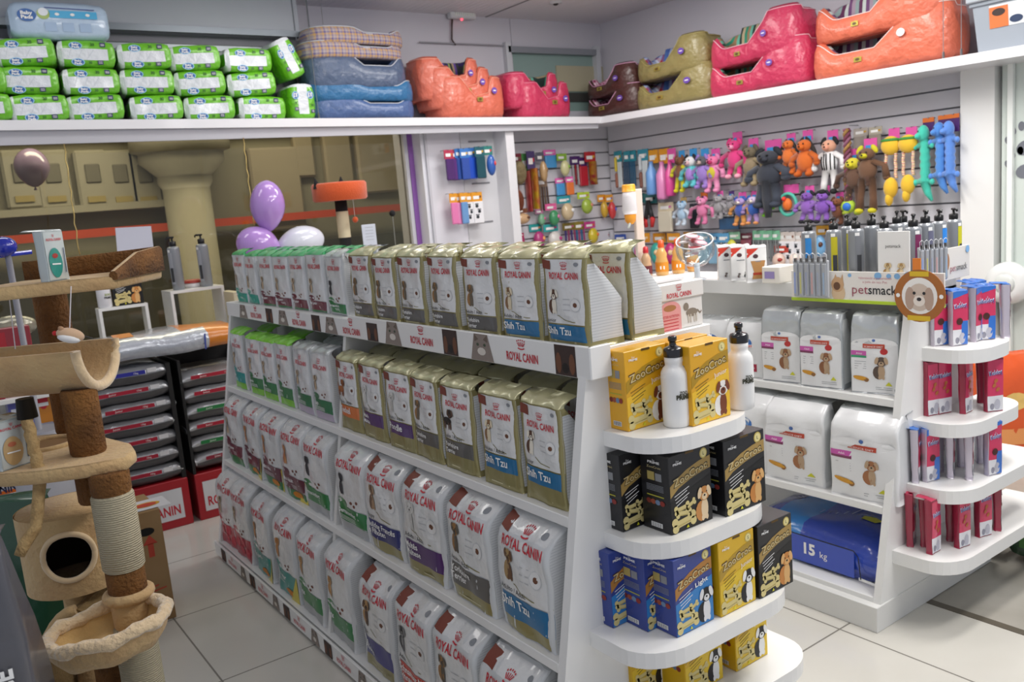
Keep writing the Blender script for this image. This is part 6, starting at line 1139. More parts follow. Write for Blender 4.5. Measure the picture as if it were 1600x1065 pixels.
P4 = [atY(180, 356, 5.95), atY(236, 353, 5.95), atY(245, 430, 5.95), atY(187, 436, 5.95)]; m = MB(); m.add([tuple(p) for p in P4] + [(p.x, p.y + .001, p.z) for p in P4], [(0, 1, 2, 3), (7, 6, 5, 4), (0, 4, 5, 1), (1, 5, 6, 2), (2, 6, 7, 3), (3, 7, 4, 0)], mat('#c9ccdc', .6)); solo(m, 'paper_notice', 'blank white sheet taped to the shop window', 'notice')
for k, (p0, p1) in enumerate((((100, 225), (124, 398)), ((380, 215), (397, 352)))):
    m = MB(); a, b_ = atY(*p0, 5.5), atY(*p1, 5.45); m.tube([a.lerp(b_, i / 14) + Vector((.004 * math.sin(i * 2.4), 0, 0)) for i in range(15)], .0035, mat('#c8b070', .3, metal=.7), 5); solo(m, 'gold_ribbon', ['thin gold ribbon hanging above the cat tree tray', 'thin gold ribbon hanging behind the lilac balloon'][k], 'ribbon')
def balloon(rx_, ry_, rz_, c):
    def f():
        m = MB(); R = []
        for i in range(15):
            th = PI * i / 14; th = max(.05, min(PI - .05, th)); s_ = math.sin(th) * (1 if math.cos(th) > 0 else (1 - .25 * abs(math.cos(th)) ** 1.5)); R.append([Vector((rx_ * s_ * math.cos(2 * PI * j / 22), ry_ * s_ * math.sin(2 * PI * j / 22), rz_ * math.cos(th))) for j in range(22)])
        m.rings(R, mat(c, .15, coat=.6)); k = MB(); k.lathe([(.004, 0), (.012, -.018), (.009, -.022)], (0, 0, -rz_), mat(c, .3), 10); return [('balloon_skin', m, []), ('knot', k, [])]
    return f
LIL = '#b48cd4'
for px, py, r, c, ry_, lab in ((418, 322, (.105, .105, .155), LIL, .1, 'upright lilac balloon, tallest of the bunch'), (405, 384, (.115, .11, .14), LIL, -1.1, 'lilac balloon low on the left of the bunch'), (470, 378, (.1, .1, .155), '#d9dce8', 1.45, 'white balloon lying on the right of the bunch')):
    a = atY(px, py, 5.15); inst(('bal', px), balloon(*r, c), 'balloon', lab, 'balloon', a, 0, 'balloons behind the long unit', ry=ry_)
a = atY(50, 262, 7.2); inst('balo', balloon(.12, .12, .14, '#8c7890'), 'balloon', 'dull lilac balloon beyond the window at far left', 'balloon', a, 0)  # balloon shape in a dull lilac, set behind the glass
# orange cat post
t = thing('cat_scratcher', 'orange cat perch on black and cream post with black ears', 'cat scratcher', (2.62, 5.3, SZ)); c = atY(532, 312, 5.3); cx = c.x; zt = c.z; OR = mat('#cf5420', .9, sheen=.4, bump=(120, .6, .006))
m = MB(); R = [[Vector((cx + r_ * math.cos(2 * PI * j / 28), 5.3 + r_ * math.sin(2 * PI * j / 28), z)) for j in range(28)] for r_, z in ((.165, zt - .005), (.178, zt + .005), (.18, zt + .1), (.17, zt + .112), (.155, zt + .105), (.15, zt + .03))]; m.rings(R, OR); m.build('perch', t)
for px, py in ((494, 287), (533, 284)): a = atY(px, py, 5.3 + (.1 if px > 500 else -.02)); m = MB(); m.lathe([(.028, -.03), (.016, .0), (.003, .035)], a, mat('#141416', .9), 10, (-.2 if px < 500 else 0, 0, 1)); m.build('ear', t)
z1 = atY(535, 330, 5.3).z; z2 = atY(537, 371, 5.3).z; 
m = MB(); m.cyl((cx, 5.3, z1), (cx, 5.3, zt), .04, mat('#151518', .9)); m.build('upper_post', t); m = MB(); m.cyl((cx, 5.3, z2), (cx, 5.3, z1), .041, mat('#cfc4a4', .9, bump=(200, .6, .004))); m.build('sisal_wrap', t); m = MB(); m.cyl((cx, 5.3, SZ - .02), (cx, 5.3, z2), .04, mat('#151518', .9)); m.build('lower_post', t)
m = MB(); m.box((cx + .25, 5.32, SZ + .0), (.9, .36, .03), mat('#17171a', .9), .005); m.box((cx + .15, 5.3, .5), (.5, .34, .96), mat('#17171a', .9), .01); m.build('base', t)
a = atY(555, 343, 5.2); m = MB(); m.tube([(a.x, 5.2, zt), (a.x, 5.2, a.z)], .0015, TXW, 5); m.ball((a.x, 5.2, a.z), .02, OR, 10, 8); m.build('pompom', t)
a = atY(613, 333, 5.3); b_ = atY(617, 380, 5.3); m = MB(); m.ball(a, .022, mat('#151518', .9), 10, 8); m.tube([a, (b_.x, 5.3, SZ + .01)], .003, mat('#b8b8b0', .5), 5); m.build('spring_ball', t)
a = atY(577, 367, 5.15); t = thing('sign_holder', 'small clear stand holding a white price sheet', 'sign holder', (a.x, 5.15, SZ + .02)); m = MB(); m.box((a.x, 5.15, a.z - .01), (.1, .006, .16), mat('#c6ccd8', .35, coat=.4), .002); m.build('sheet', t); m = MB(); [m.line(flatS((a.x, 5.1465, a.z), (1, 0, 0), (0, 0, 1), (0, -1, 0)), [(-.03, .05 - .02 * k), (.03, .05 - .02 * k)], .002, GREYINK) for k in range(5)]; m.build('print', t); m = MB(); m.box((a.x, 5.16, (a.z - .09 + SZ) / 2), (.1, .03, max(.02, a.z - .09 - SZ)), mat('#b8bcc8', .3), .002); m.build('foot', t)
a = atY(364, 480, 5.55); m = MB(); m.box((a.x, 5.55, 1.14), (.05, .25, .28), mat('#cfc6a8', .6), .002); solo(m, 'cream_panel', 'tall cream board standing on the sill behind the bags', 'board')
# racks of grey sacks with red crates
def graysack(bc, tx):
    def f():
        W_, D_, H_ = .44, .42, .098; m = MB(); R = []
        for u in (-1, -.96, -.85, -.5, 0, .5, .85, .96, 1):
            e = .35 + .65 * max(0, 1 - abs(u) ** 6) ** .4; R.append([Vector((u * W_ / 2, p[0] * D_ / 2, H_ * .48 + p[1] * H_ / 2 * e + .004 * math.sin(5 * u + 3 * p[0]))) for p in ((-1, -.6), (-1.03, 0), (-1, .45), (-.9, .9), (0, 1), (.9, .9), (1, .4), (1, -.4), (.9, -.95), (0, -1), (-.9, -.95))])
        SL = mat('#b4b6ba', .22, metal=.5, coat=.5, bump=(30, .6, .008)); m.rings(R, mat('#4c4b4d', .4, coat=.3, bump=(20, .4, .006)), matf=lambda k, j: SL if j in (1, 2, 3) or (k in (0, 7) and j < 5) else None)
        f_ = MB(); S = flatS((0, -D_ / 2 - .014, 0), (1, 0, 0), (0, 0, 1), (0, -1, 0)); f_.rect(S, -.16, .052, .1, .074, mat(bc, .4), .001); f_.txt(S, tx, -.09, .058, TXW, h=.011, off=.002); f_.rect(S, .11, .055, .16, .08, mat('#dcdcde', .4), .0012); f_.txt(S, '15kg', .05, .058, TXW, h=.010, off=.002); return [('sack', m, [('label_strip', f_)])]
    return f
xm = 1.20
for ci, (x0, cols_, z0) in enumerate(((.96, ['#a81c34'] * 6 + ['#2c2f98'], .285), (1.45, ['#8a1c34', '#1f7a40', '#a81c34', '#1f7a40', '#a81c34', '#a81c34'], .30))):
    for k, c in enumerate(cols_):
        lab = ('grey sack with %s strip, %s from the floor in the %s stack' % ({'#a81c34': 'red', '#2c2f98': 'blue', '#1f7a40': 'green', '#8a1c34': 'dark red'}[c], ['lowest', 'second', 'third', 'fourth', 'fifth', 'sixth', 'seventh'][k], ['left', 'right'][ci]))
        inst(('gs', c), graysack(c, 'high energy' if c == '#2c2f98' else 'Junior'), 'dog_food_sack', lab, 'sack', (x0 + random.uniform(-.012, .012), 5.29, z0 + .0975 * k), random.uniform(-.03, .03), 'grey sacks in the %s stack' % ['left', 'right'][ci], (1, 1, .99))
for ci, (xa, xb2) in enumerate(((.70, 1.185), (1.225, 1.70))):
    t = thing('crate_stand', ['red crate with white brand panel under the left sack stack', 'red crate with white brand panel under the right sack stack'][ci], 'crate', ((xa + xb2) / 2, 5.3, 0)); m = MB(); m.box(((xa + xb2) / 2, 5.3, .14), (xb2 - xa, .48, .28), mat('#a81a26', .4, coat=.2), .004); m.build('crate', t)
    m = MB(); m.box(((xa + xb2) / 2, 5.53, .62), (xb2 - xa, .02, .68), mat('#151517', .5)); m.box((xb2 - .012, 5.3, .62), (.024, .46, .68), mat('#151517', .5)); m.box((xa + .008, 5.3, .62), (.016, .46, .68), mat('#151517', .5)); m.build('black_frame', t)
    m = MB(); S = flatS(((xa + xb2) / 2, 5.059, 0), (1, 0, 0), (0, 0, 1), (0, -1, 0)); m.rect(S, -.2, .05, .2, .23, mat('#d8dade', .45), .001); m.txt(S, 'ROYAL CANIN', 0, .08, RC, w=.36, h=.055, off=.002, bold=.02); crown(m, S, 0, .165, .09, RC); m.build('brand_panel', t)
# big silver sack across the top
t = thing('dog_food_sack', 'silver and orange sack lying across the tops of grey stacks', 'sack', (1.2, 5.28, .98)); m = MB(); R = []
for i in range(15):
    u = -1 + 2 * i / 14; e = .3 + .7 * max(0, 1 - abs(u) ** 5) ** .4; R.append([Vector((1.22 + u * .44, 5.26 + p[0] * .24 * (1 + .03 * math.sin(5 * u)), 1.0 + .06 + p[1] * .072 * e + .006 * math.sin(6 * u + 2 * p[0]))) for p in ((-.9, -.7), (-1.03, -.1), (-.95, .5), (-.6, .9), (0, 1), (.6, .95), (1, .4), (1, -.4), (.8, -.95), (0, -1))])
SK = mat('#b9bec8', .22, metal=.25, coat=.7, bump=(22, .7, .01)); OGE = mat('#c8761c', .35, coat=.4, bump=(22, .5, .008)); m.rings(R, SK, matf=lambda k, j: OGE if k in (10, 11, 12) or (k in (8, 9) and j in (3, 4)) else None); m.build('sack', t)
m = MB(); S = lambda a_, b_, off: Vector((a_, 5.26 - .2 + b_, 1.115 + .07 * b_ / .2 * .4 + off + .006)); m.rect(S, .93, .06, 1.03, .16, OGE, .002); m.txt(S, 'ROYAL', .87, .05, RC, w=.12, h=.03, off=.004, rot=1.2); m.rect(lambda a_, b_, off: Vector((a_, 5.015 - off, b_)), .83, 1.02, .87, 1.07, mat('#7a5a44', .5), .002); m.line(lambda a_, b_, off: Vector((a_, 5.008 - off, b_)), [(1.38, 1.01), (1.385, 1.1)], .01, mat('#3a4a98', .4), .002); m.build('print', t)
# left rack with small goods
t = thing('goods_rack', 'white low rack behind the cat tree holding small packs', 'rack', (.2, 5.2, 0))
for z in (.05, .45, .70, .93): m = MB(); m.box((.2, 5.2, z - .012), (1.0, .5, .024), WHITE2, .002); m.build('shelf_board', t)
for x in (-.3, .695): m = MB(); m.box((x, 5.2, .47), (.02, .5, .94), WHITE2); m.build('side_panel', t)
def carton(px0, px1, pyb, pyt, Y, c, name, lab, cat, deco=None, d=.15, b=.004):
    a, b_ = atY(px0, pyb, Y), atY(px1, pyb, Y); zt_ = atY((px0 + px1) / 2, pyt, Y).z; zs = min([.9301, .7001, .4501, .0501], key=lambda q: abs(q - a.z)); h_ = max(.05, zt_ - zs)
    t = thing(name, lab, cat, ((a.x + b_.x) / 2, Y + d / 2, zs)); m = MB(); m.box(((a.x + b_.x) / 2, Y + d / 2, zs + h_ / 2), (b_.x - a.x, d, h_), mat(c, .35, coat=.3), b); m.build('pack', t)
    if deco: m = MB(); S = flatS(((a.x + b_.x) / 2, Y, zs), (1, 0, 0), (0, 0, 1), (0, -1, 0)); deco(m, S, b_.x - a.x, h_); m.build('print', t)
def dec1(m, S, w, h): m.rect(S, -w / 2 + .005, .01, -.0 * w, h - .02, mat('#a82430', .4)); m.ell(S, .1 * w, h * .4, .14, .07 if h > .1 else .04, mat('#2f6a44', .45), .0009); [m.line(S, [(.24 * w, h * (.3 + .17 * k)), (.44 * w, h * (.34 + .17 * k))], .012, TXW, .002) for k in range(3)]
carton(-30, 52, 545, 512, 5.0, '#8c2430', 'snack_box', 'red and green box on the top of the left rack', 'box', dec1, .2)
m = MB(); a = atY(15, 505, 5.12); m.ball((a.x, 5.12, a.z - .02), (.13, .07, .06), mat('#8f8c7a', .15, coat=.8, metal=.3, bump=(30, .8, .01)), 16, 9); solo(m, 'clear_bag', 'crumpled clear bag on top of the red and green box', 'bag')
def dec2(m, S, w, h): m.rect(S, -.4 * w, .2 * h, .4 * w, .7 * h, mat('#d8dae4', .4)); m.ell(S, 0, .5 * h, .2 * w, .15 * h, mat('#4060c0', .4), .001)
carton(18, 58, 668, 615, 5.02, '#5a5ca8', 'snack_pack', 'lilac and blue pack on the left rack', 'pack', dec2)
carton(-25, 17, 664, 612, 4.98, '#8c1626', 'snack_box', 'plain dark red box at the left edge of the rack', 'box')
carton(62, 95, 666, 605, 5.04, '#d08018', 'snack_pack', 'orange pack beside the brown post on the rack', 'pack', lambda m, S, w, h: (m.ell(S, -.15 * w, .75 * h, .25 * w, .2 * h, mat('#c82434', .4)), m.rect(S, -.4 * w, .62 * h, .1 * w, .7 * h, TXW, .0015)))
carton(48, 92, 692, 664, 4.97, '#8cb4dc', 'snack_box', 'light blue box lying in front of the orange pack', 'box', lambda m, S, w, h: (m.ell(S, .25 * w, .4 * h, .12 * w, .3 * h, mat('#b88cb8', .4)), m.rect(S, -.3 * w, .6 * h, .1 * w, .85 * h, mat('#2c4c98', .4), .0015)), .1)
def dec3(m, S, w, h): m.rect(S, -w / 2 + .004, .02, w / 2 - .004, .6 * h, mat('#c8c8d0', .5)); m.txt(S, 'SANITARIO', 0, .36 * h, mat('#1c2448', .4), w=.8 * w, h=.04, bold=.03, off=.002); m.txt(S, 'CANINO', .05 * w, .1 * h, mat('#1c2448', .4), w=.6 * w, h=.04, bold=.03, off=.002)
carton(-50, 62, 785, 745, 4.96, '#d86a1c', 'pad_box', 'orange box with dark blue lettering low on the left rack', 'box', dec3, .2)
carton(66, 108, 780, 742, 4.98, '#a8c0d4', 'pad_bag', 'clear blue bag beside the orange lettered box', 'bag', lambda m, S, w, h: (m.ell(S, -.2 * w, .4 * h, .2 * w, .2 * h, mat('#2c70c0', .4)), m.ell(S, .2 * w, .6 * h, .15 * w, .15 * h, mat('#3c3c44', .4))), .12, .012)
m = MB(); a = atD(10, 385, 3.4); m.ball((a.x - .01, a.y, a.z + .0), (.05, .05, .04), mat('#1c2ca8', .12, coat=.9), 14, 9); m.tube([(a.x - .08, a.y, a.z - .035), (a.x + .085, a.y, a.z - .03)], .009, mat('#2c3cb8', .15, coat=.8), 8); m.cyl((a.x, a.y, .94), (a.x, a.y, a.z - .02), .012, mat('#8c8c94', .4), n=8); m.lathe([(.09, 0), (.09, .01)], (a.x, a.y, .932), mat('#8c8c94', .4), 16); m.lathe([(.12, 0), (.12, .932)], (a.x, a.y, 0.0), mat('#9a9aa0', .5), 16); solo(m, 'blue_feeder', 'shiny royal blue plastic feeder at the far left edge', 'feeder')
# ================================================================ cardboard box with flyer
zt_ = atY(243, 795, 3.86).z; t = thing('cardboard_box', 'tall brown cardboard box with red arrow and hand hole', 'cardboard box', (.56, 4.0, 0)); CB_ = mat('#a08058', .8, var=(6, '#94744c'))
m = MB(); m.box((.565, 4.0, zt_ / 2), (.41, .28, zt_), CB_, .003); m.build('carton', t)
m = MB(); S = lambda a_, b_, off: Vector((a_, 3.86 - off, b_)); q = atY(228, 831, 3.86); m.ell(S, q.x, q.z, .035, .018, mat('#15120f', .9), .001, 18); q = atY(236, 856, 3.86); R2 = mat('#b8402c', .6); m.rect(S, q.x - .012, q.z - .04, q.x + .012, q.z + .02, R2, .001); m.pol(S, [(q.x - .03, q.z + .018), (q.x + .03, q.z + .018), (q.x, q.z + .06)], R2, .001)  # near-black ellipse paints the shade inside the hand hole; arrow is print
q = atY(250, 922, 3.86); m.line(S, [(q.x - .07, q.z), (q.x + .03, q.z + .01)], .006, R2, .001); m.line(S, [(q.x - .06, q.z + .02), (q.x - .0, q.z + .028)], .006, R2, .001); m.build('marks_and_hole', t)
m = MB(); q = atZ(232, 789, zt_ + .002); S = lambda a_, b_, off: Vector((q.x + a_, q.y + b_, zt_ + .003 + off)); m.rect(S, -.12, -.06, .08, .09, mat('#d8d8dc', .4), .0); m.ell(S, -.01, .01, .06, .035, mat('#dca81c', .4), .001); m.ell(S, -.01, .005, .045, .026, mat('#c83a28', .4), .002); solo(m, 'flyer', 'white flyer with yellow and red emblem on the cardboard box', 'flyer')
# ================================================================ sacks at the left foreground
def lean(des, c, w, h, d, seed): return lambda: bag(w, h, d, mat(c, .3, coat=.5, bump=(14, .5, .01)), None, mat(c, .3, coat=.5), des, .2, seed=seed, ridge=.01, wr=.008, taper=.1)
a = atD(20, 900, 2.9); inst('greensack', lean(lambda m, S, w, h: (m.pol(S, [(.2 * w, .30 * h), (.34 * w, .25 * h), (.36 * w, .33 * h), (.24 * w, .37 * h)], mat('#c8302c', .4), .003), m.txt(S, 'OUVE!', .28 * w, .3 * h, mat('#e8c830', .4), w=.1 * w, h=.03, off=.005, rot=-.4)), '#14402a', .5, .86, .22, 5), 'feed_sack', 'large dark green sack standing behind the cat condo', 'sack', (a.x - .06, a.y + .05, .001), -.35)
def silverdes(m, S, w, h):
    m.rect(S, .1 * w, .02 * h, .36 * w, .95 * h, mat('#8c8c94', .3, metal=.3, coat=.5), .001, 3, 8); m.rect(S, .43 * w, .02 * h, .49 * w, .48 * h, mat('#c02450', .35, coat=.4), .0014, 3, 6); m.txt(S, 'PERFORMANCE', .425 * w, .42 * h, TXW, w=.46 * h, h=.034, off=.005, rot=PI / 2, bold=.03); m.txt(S, 'JUNIOR', .485 * w, .2 * h, TXW, w=.2 * h, h=.018, off=.006, rot=PI / 2, bold=.03)
    for k in range(6): m.line(S, [(-.1 * w + .03 * w * k, .02 * h), (-.1 * w + .03 * w * k, .3 * h)], .001, mat('#d0d0d4', .4), .002)
a = atD(-74, 900, 1.75); m = MB(); m.box((a.x - .06, a.y + .04, .2), (.5, .3, .4), mat('#3a3a3e', .5), .01); solo(m, 'sack_plinth', 'dark plinth under the shiny grey sack in the foreground', 'plinth')
inst('silversack', lean(silverdes, '#505056', .42, .72, .2, 8), 'dog_food_sack', 'shiny grey sack with crimson strip at the lower left foreground', 'sack', (a.x - .08, a.y + .02, .401), -.25)
# ================================================================ cat tree
BE = mat('#c4a778', .95, sheen=.15, bump=(70, .7, .008), var=(9, '#b8966a')); BW = mat('#805526', .95, bump=(110, 1., .012), var=(10, '#5c3a18')); SI = None
SIS = bpy.data.materials.new('sisal'); SIS.use_nodes = True; nt = SIS.node_tree; b = nt.nodes['Principled BSDF']; b.inputs['Base Color'].default_value = (*lin('#c9bfa2'), 1); b.inputs['Roughness'].default_value = .9
tc = nt.nodes.new('ShaderNodeTexCoord'); wv = nt.nodes.new('ShaderNodeTexWave'); wv.bands_direction = 'Z'; wv.inputs['Scale'].default_value = 55; wv.inputs['Distortion'].default_value = 2; wv.inputs['Detail Scale'].default_value = 3; bp = nt.nodes.new('ShaderNodeBump'); bp.inputs['Distance'].default_value = .006; bp.inputs['Strength'].default_value = .9
nt.links.new(tc.outputs['Object'], wv.inputs[0]); nt.links.new(wv.outputs['Fac'], bp.inputs['Height']); nt.links.new(bp.outputs['Normal'], b.inputs['Normal'])
q = atD(131, 660, 2.2); ax_, ay_ = q.x, q.y
tree = thing('cat_tree', 'tall beige and brown plush cat tree with sisal post', 'cat tree', (ax_, ay_, 0))
def post(x, y, z0, z1, r, m_, n): m = MB(); m.lathe([(r * .93, z0), (r, z0 + .006), (r, z1 - .006), (r * .93, z1)], (x, y, 0), m_, 28); return m.build(n, tree)
zp = atD(105, 712, 2.2).z; zU = atD(131, 612, 2.2).z; zTop = atD(88, 450, 2.25).z - .005; zc1 = atD(127, 790, 2.2).z
post(ax_, ay_, zp, zU + .012, .0435, BW, 'brown_post'); post(ax_, ay_, zc1, zp - .03, .0435, BW, 'brown_post')
q2 = atD(110, 650, 2.47); post(q2.x, q2.y, zp, zTop + .0, .044, BW, 'brown_post')
# platform
m = MB(); pl_ = [atZ(x, y, zp) for x, y in ((-60, 735), (0, 741), (60, 736), (128, 727), (198, 714), (212, 702), (205, 692), (160, 681), (95, 676), (30, 682), (-60, 690))]
pts = [(p.x, p.y) for p in pl_]
def slab(m, pts, z, th, mt):
    n = len(pts); cx_ = sum(p[0] for p in pts) / n; cy_ = sum(p[1] for p in pts) / n; R = []
    for ins, dz in ((.03, 0), (.008, -.004), (0, -th / 2), (.008, -th + .004), (.03, -th)): R.append([Vector((cx_ + (p[0] - cx_) * (1 - ins), cy_ + (p[1] - cy_) * (1 - ins), z + dz)) for p in pts])
    m.rings(R, mt)
slab(m, pts, zp, .034, BE); m.build('platform', tree)
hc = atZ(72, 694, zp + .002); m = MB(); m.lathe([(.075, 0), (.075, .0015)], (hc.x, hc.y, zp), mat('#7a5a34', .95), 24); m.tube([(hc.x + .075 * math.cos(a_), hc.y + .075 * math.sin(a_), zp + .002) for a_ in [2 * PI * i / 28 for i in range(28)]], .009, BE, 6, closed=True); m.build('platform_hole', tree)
# top tray
m = MB(); zt2 = zTop + .03; tp = [atZ(x, y, zt2) for x, y in ((-70, 456), (0, 449), (125, 436), (177, 431))]; dirb = Vector((_R[0][2] * -1, _R[1][2] * -1, 0)).normalized(); back = dirb * .30
P2_ = [(p.x, p.y) for p in tp] + [(p.x + back.x, p.y + back.y) for p in reversed(tp)]; slab(m, P2_, zt2, .032, BE); m.build('tray_floor', tree)
def wallstrip(m, path, z0, z1, th, mt, rim):
    R = []
    for i, p in enumerate(path):
        a_ = path[max(0, i - 1)]; b_ = path[min(len(path) - 1, i + 1)]; d_ = Vector((b_[0] - a_[0], b_[1] - a_[1], 0)).normalized(); n_ = Vector((-d_.y, d_.x, 0)) * th / 2; P = Vector((p[0], p[1], 0)); zz = z1[i] if isinstance(z1, list) else z1
        R.append([P - n_ + Vector((0, 0, z0)), P - n_ + Vector((0, 0, zz - .008)), P - n_ * .5 + Vector((0, 0, zz)), P + n_ * .5 + Vector((0, 0, zz)), P + n_ + Vector((0, 0, zz - .008)), P + n_ + Vector((0, 0, z0))])
    m.rings(R, mt, matf=lambda k, j: rim if j == 2 else None)
m = MB(); bk = [(p[0], p[1]) for p in P2_[4:]]; rt_ = P2_[3]; wallstrip(m, [rt_, ((rt_[0] + bk[0][0]) / 2, (rt_[1] + bk[0][1]) / 2), bk[0], bk[1], bk[2], bk[3]], zt2 - .01, [zt2 + .012, zt2 + .05, zt2 + .058, zt2 + .055, zt2 + .05, zt2 + .05], .02, BW, BE); m.build('tray_wall', tree)
m = MB(); nr = P2_[2]; 0 and m.add([(nr[0] + .02, nr[1] - .01, zt2 + .001), (rt_[0], rt_[1], zt2 + .001), (rt_[0] * .97 + bk[0][0] * .03, rt_[1] * .97 + bk[0][1] * .03 , zt2 + .045), (nr[0] + .05, nr[1] + .12, zt2 + .001)], [(0, 1, 2), (0, 2, 3), (1, 3, 2), (0, 3, 1)], BW)
# half tunnel
N_, F_ = atD(112, 545, 2.1), atD(182, 532, 2.33); F_.z = N_.z = (N_.z + F_.z) / 2; ac = F_ - N_; rad = ac.length / 2; ac.normalize(); axd = Vector((-ac.y, ac.x, 0)); axd = axd if axd.x < 0 else -axd; c0 = (N_ + F_) / 2; m = MB(); R = []
dep_ = (c0.z - atD(150, 612, 2.2).z)
def arc(off): return [c0 + off + ac * (-math.cos(PI * i / 16) * rad) + Vector((0, 0, -math.sin(PI * i / 16) * dep_)) for i in range(17)]
def arc2(off): return [c0 + off + ac * (-math.cos(PI * i / 16) * (rad - .022)) + Vector((0, 0, -math.sin(PI * i / 16) * (dep_ - .022))) for i in range(16, -1, -1)]
for k in range(11): R.append(arc(axd * (.05 * k)) + arc2(axd * (.05 * k)))
m.rings(R, BE, cap0=False, cap1=False)
for off in (0, .5):
    o = arc(axd * off); i_ = arc2(axd * off)[::-1]; vs = o + i_; m.add(vs, [(j, j + 1, 17 + j + 1, 17 + j) for j in range(16)], BE)
m.build('half_tunnel', tree)
m = MB(); rim = [p.lerp(r_, .5) for p, r_ in zip(arc(Vector((0, 0, 0))), arc2(Vector((0, 0, 0)))[::-1])]; m.tube(rim, .0135, mat('#d8bf98', .95, sheen=.5, bump=(80, .6, .006)), 8); m.build('tunnel_rim', tree)
# condo with round door
cc = atD(116, 860, 2.36); ztc = atD(116, 800, 2.3).z + .008; zbc = atD(112, 928, 2.28).z; rx2 = .128
fdir = Vector((-cc.x, -cc.y, 0)).normalized(); a0 = math.atan2(fdir.y, fdir.x) - .12; hcz = atD(109, 868, 2.25).z; hr = .061; m = MB(); N1, N2 = 96, 40; vs = []; fs = []
for k in range(N2 + 1):
    for j in range(N1):
        a_ = 2 * PI * j / N1; vs.append((cc.x + rx2 * math.cos(a_), cc.y + rx2 * math.sin(a_), zbc + (ztc - zbc) * k / N2))
for k in range(N2):
    for j in range(N1):
        a_ = 2 * PI * (j + .5) / N1; z_ = zbc + (ztc - zbc) * (k + .5) / N2; da = (a_ - a0 + PI) % (2 * PI) - PI
        if (da * rx2) ** 2 + (z_ - hcz) ** 2 > hr ** 2: fs.append((k * N1 + j, k * N1 + (j + 1) % N1, (k + 1) * N1 + (j + 1) % N1, (k + 1) * N1 + j))
m.add(vs, fs, BE, True)
m.lathe([(.001, ztc + .0), (rx2 - .004, ztc), (rx2, ztc - .008)], (cc.x, cc.y, 0), BE, 40, cap=False); m.lathe([(.001, zbc), (rx2, zbc + .004)], (cc.x, cc.y, 0), BE, 40, cap=False); m.build('condo', tree)
m = MB(); IN = mat('#2a2018', .95); m.lathe([(rx2 - .012, zbc + .006), (rx2 - .012, ztc - .006)], (cc.x, cc.y, 0), IN, 40, cap=False); nn = 40  # inner cylinder coloured dark to give the shade inside the condo
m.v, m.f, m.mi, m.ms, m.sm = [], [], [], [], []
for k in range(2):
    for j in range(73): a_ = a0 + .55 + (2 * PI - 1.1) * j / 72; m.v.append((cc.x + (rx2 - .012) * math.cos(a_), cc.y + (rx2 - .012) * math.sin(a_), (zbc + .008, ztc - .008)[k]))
m.ms = [IN]; m.f = [(j, j + 1, 73 + j + 1, 73 + j) for j in range(72)]; m.mi = [0] * 72; m.sm = [True] * 72; m.build('condo_inner_shade', tree)
m = MB(); ring_ = []
for i in range(40): th = 2 * PI * i / 40; da = math.cos(th) * (hr + .002) / rx2; ring_.append(Vector((cc.x + (rx2 + .001) * math.cos(a0 + da), cc.y + (rx2 + .001) * math.sin(a0 + da), hcz + math.sin(th) * (hr + .002))))
m.tube(ring_, .0075, mat('#d8bf98', .95, sheen=.5), 7, closed=True); m.build('door_rim', tree)
# right post with sisal
r3 = atD(185, 830, 2.17); z_ = lambda y_, x_: atD(x_, y_, 2.17).z
post(r3.x, r3.y, z_(766, 178), zp - .032, .048, BW, 'brown_post'); post(r3.x, r3.y, z_(889, 198), z_(766, 178), .051, SIS, 'sisal_post'); post(r3.x, r3.y, z_(930, 203), z_(889, 198), .047, BW, 'brown_post'); post(r3.x, r3.y, z_(985, 213), z_(930, 203), .046, BE, 'plush_collar'); post(r3.x, r3.y, .04, z_(985, 213), .051, SIS, 'sisal_post')
bc_ = atD(168, 978, 2.1); bz = bc_.z + .005; m = MB(); fwd = Vector((.70, -.71, 0)); 
m.tube([r3 + Vector((math.cos(a_) * .05, math.sin(a_) * .05, bz + .03 - r3.z)) for a_ in [2 * PI * i / 20 for i in range(20)]], .014, BE, 9, closed=True); m.build('basket_collar', tree)
RR1, RR2 = .142, .118; u1 = Vector((.809, -.588, 0)); u2 = Vector((.588, .809, 0)); rimp = [Vector((bc_.x, bc_.y, bz)) + u1 * RR1 * math.cos(a_) + u2 * RR2 * math.sin(a_) + Vector((0, 0, .018 * math.cos(a_ * 1.0) + .004 * math.sin(7 * a_))) for a_ in [2 * PI * i / 44 for i in range(44)]]
FZ_ = mat('#d9c09a', .95, sheen=.6, bump=(60, 1., .012)); m = MB(); m.tube(rimp, [.0165 + .0025 * math.sin(i * 2.3) + .0015 * math.sin(i * 5.1) for i in range(44)], FZ_, 10, closed=True); m.build('basket_rim', tree)
m = MB(); R = []
cb_ = Vector((bc_.x, bc_.y, bz))
for s_, dz in ((1.0, 0), (.93, -.03), (.78, -.052), (.5, -.062), (.2, -.064), (.02, -.064)): R.append([cb_ + (p - cb_) * s_ + Vector((0, 0, dz + .006 * math.sin(i * .9) * (1 - abs(2 * s_ - 1)) + .005 * math.sin(i * .43 + 1) * s_)) for i, p in enumerate(rimp)])
m.rings(R, mat('#c8a468', .95, sheen=.5, bump=(40, .7, .01), var=(6, '#d4b47c')), cap0=False); R = []
for s_, dz in ((1.02, -.005), (.98, -.04), (.82, -.068), (.5, -.08), (.02, -.082)): R.append([cb_ + (p - cb_) * s_ + Vector((0, 0, dz)) for p in rimp])
m.rings(R, BE, cap0=False); m.build('basket_hammock', tree)
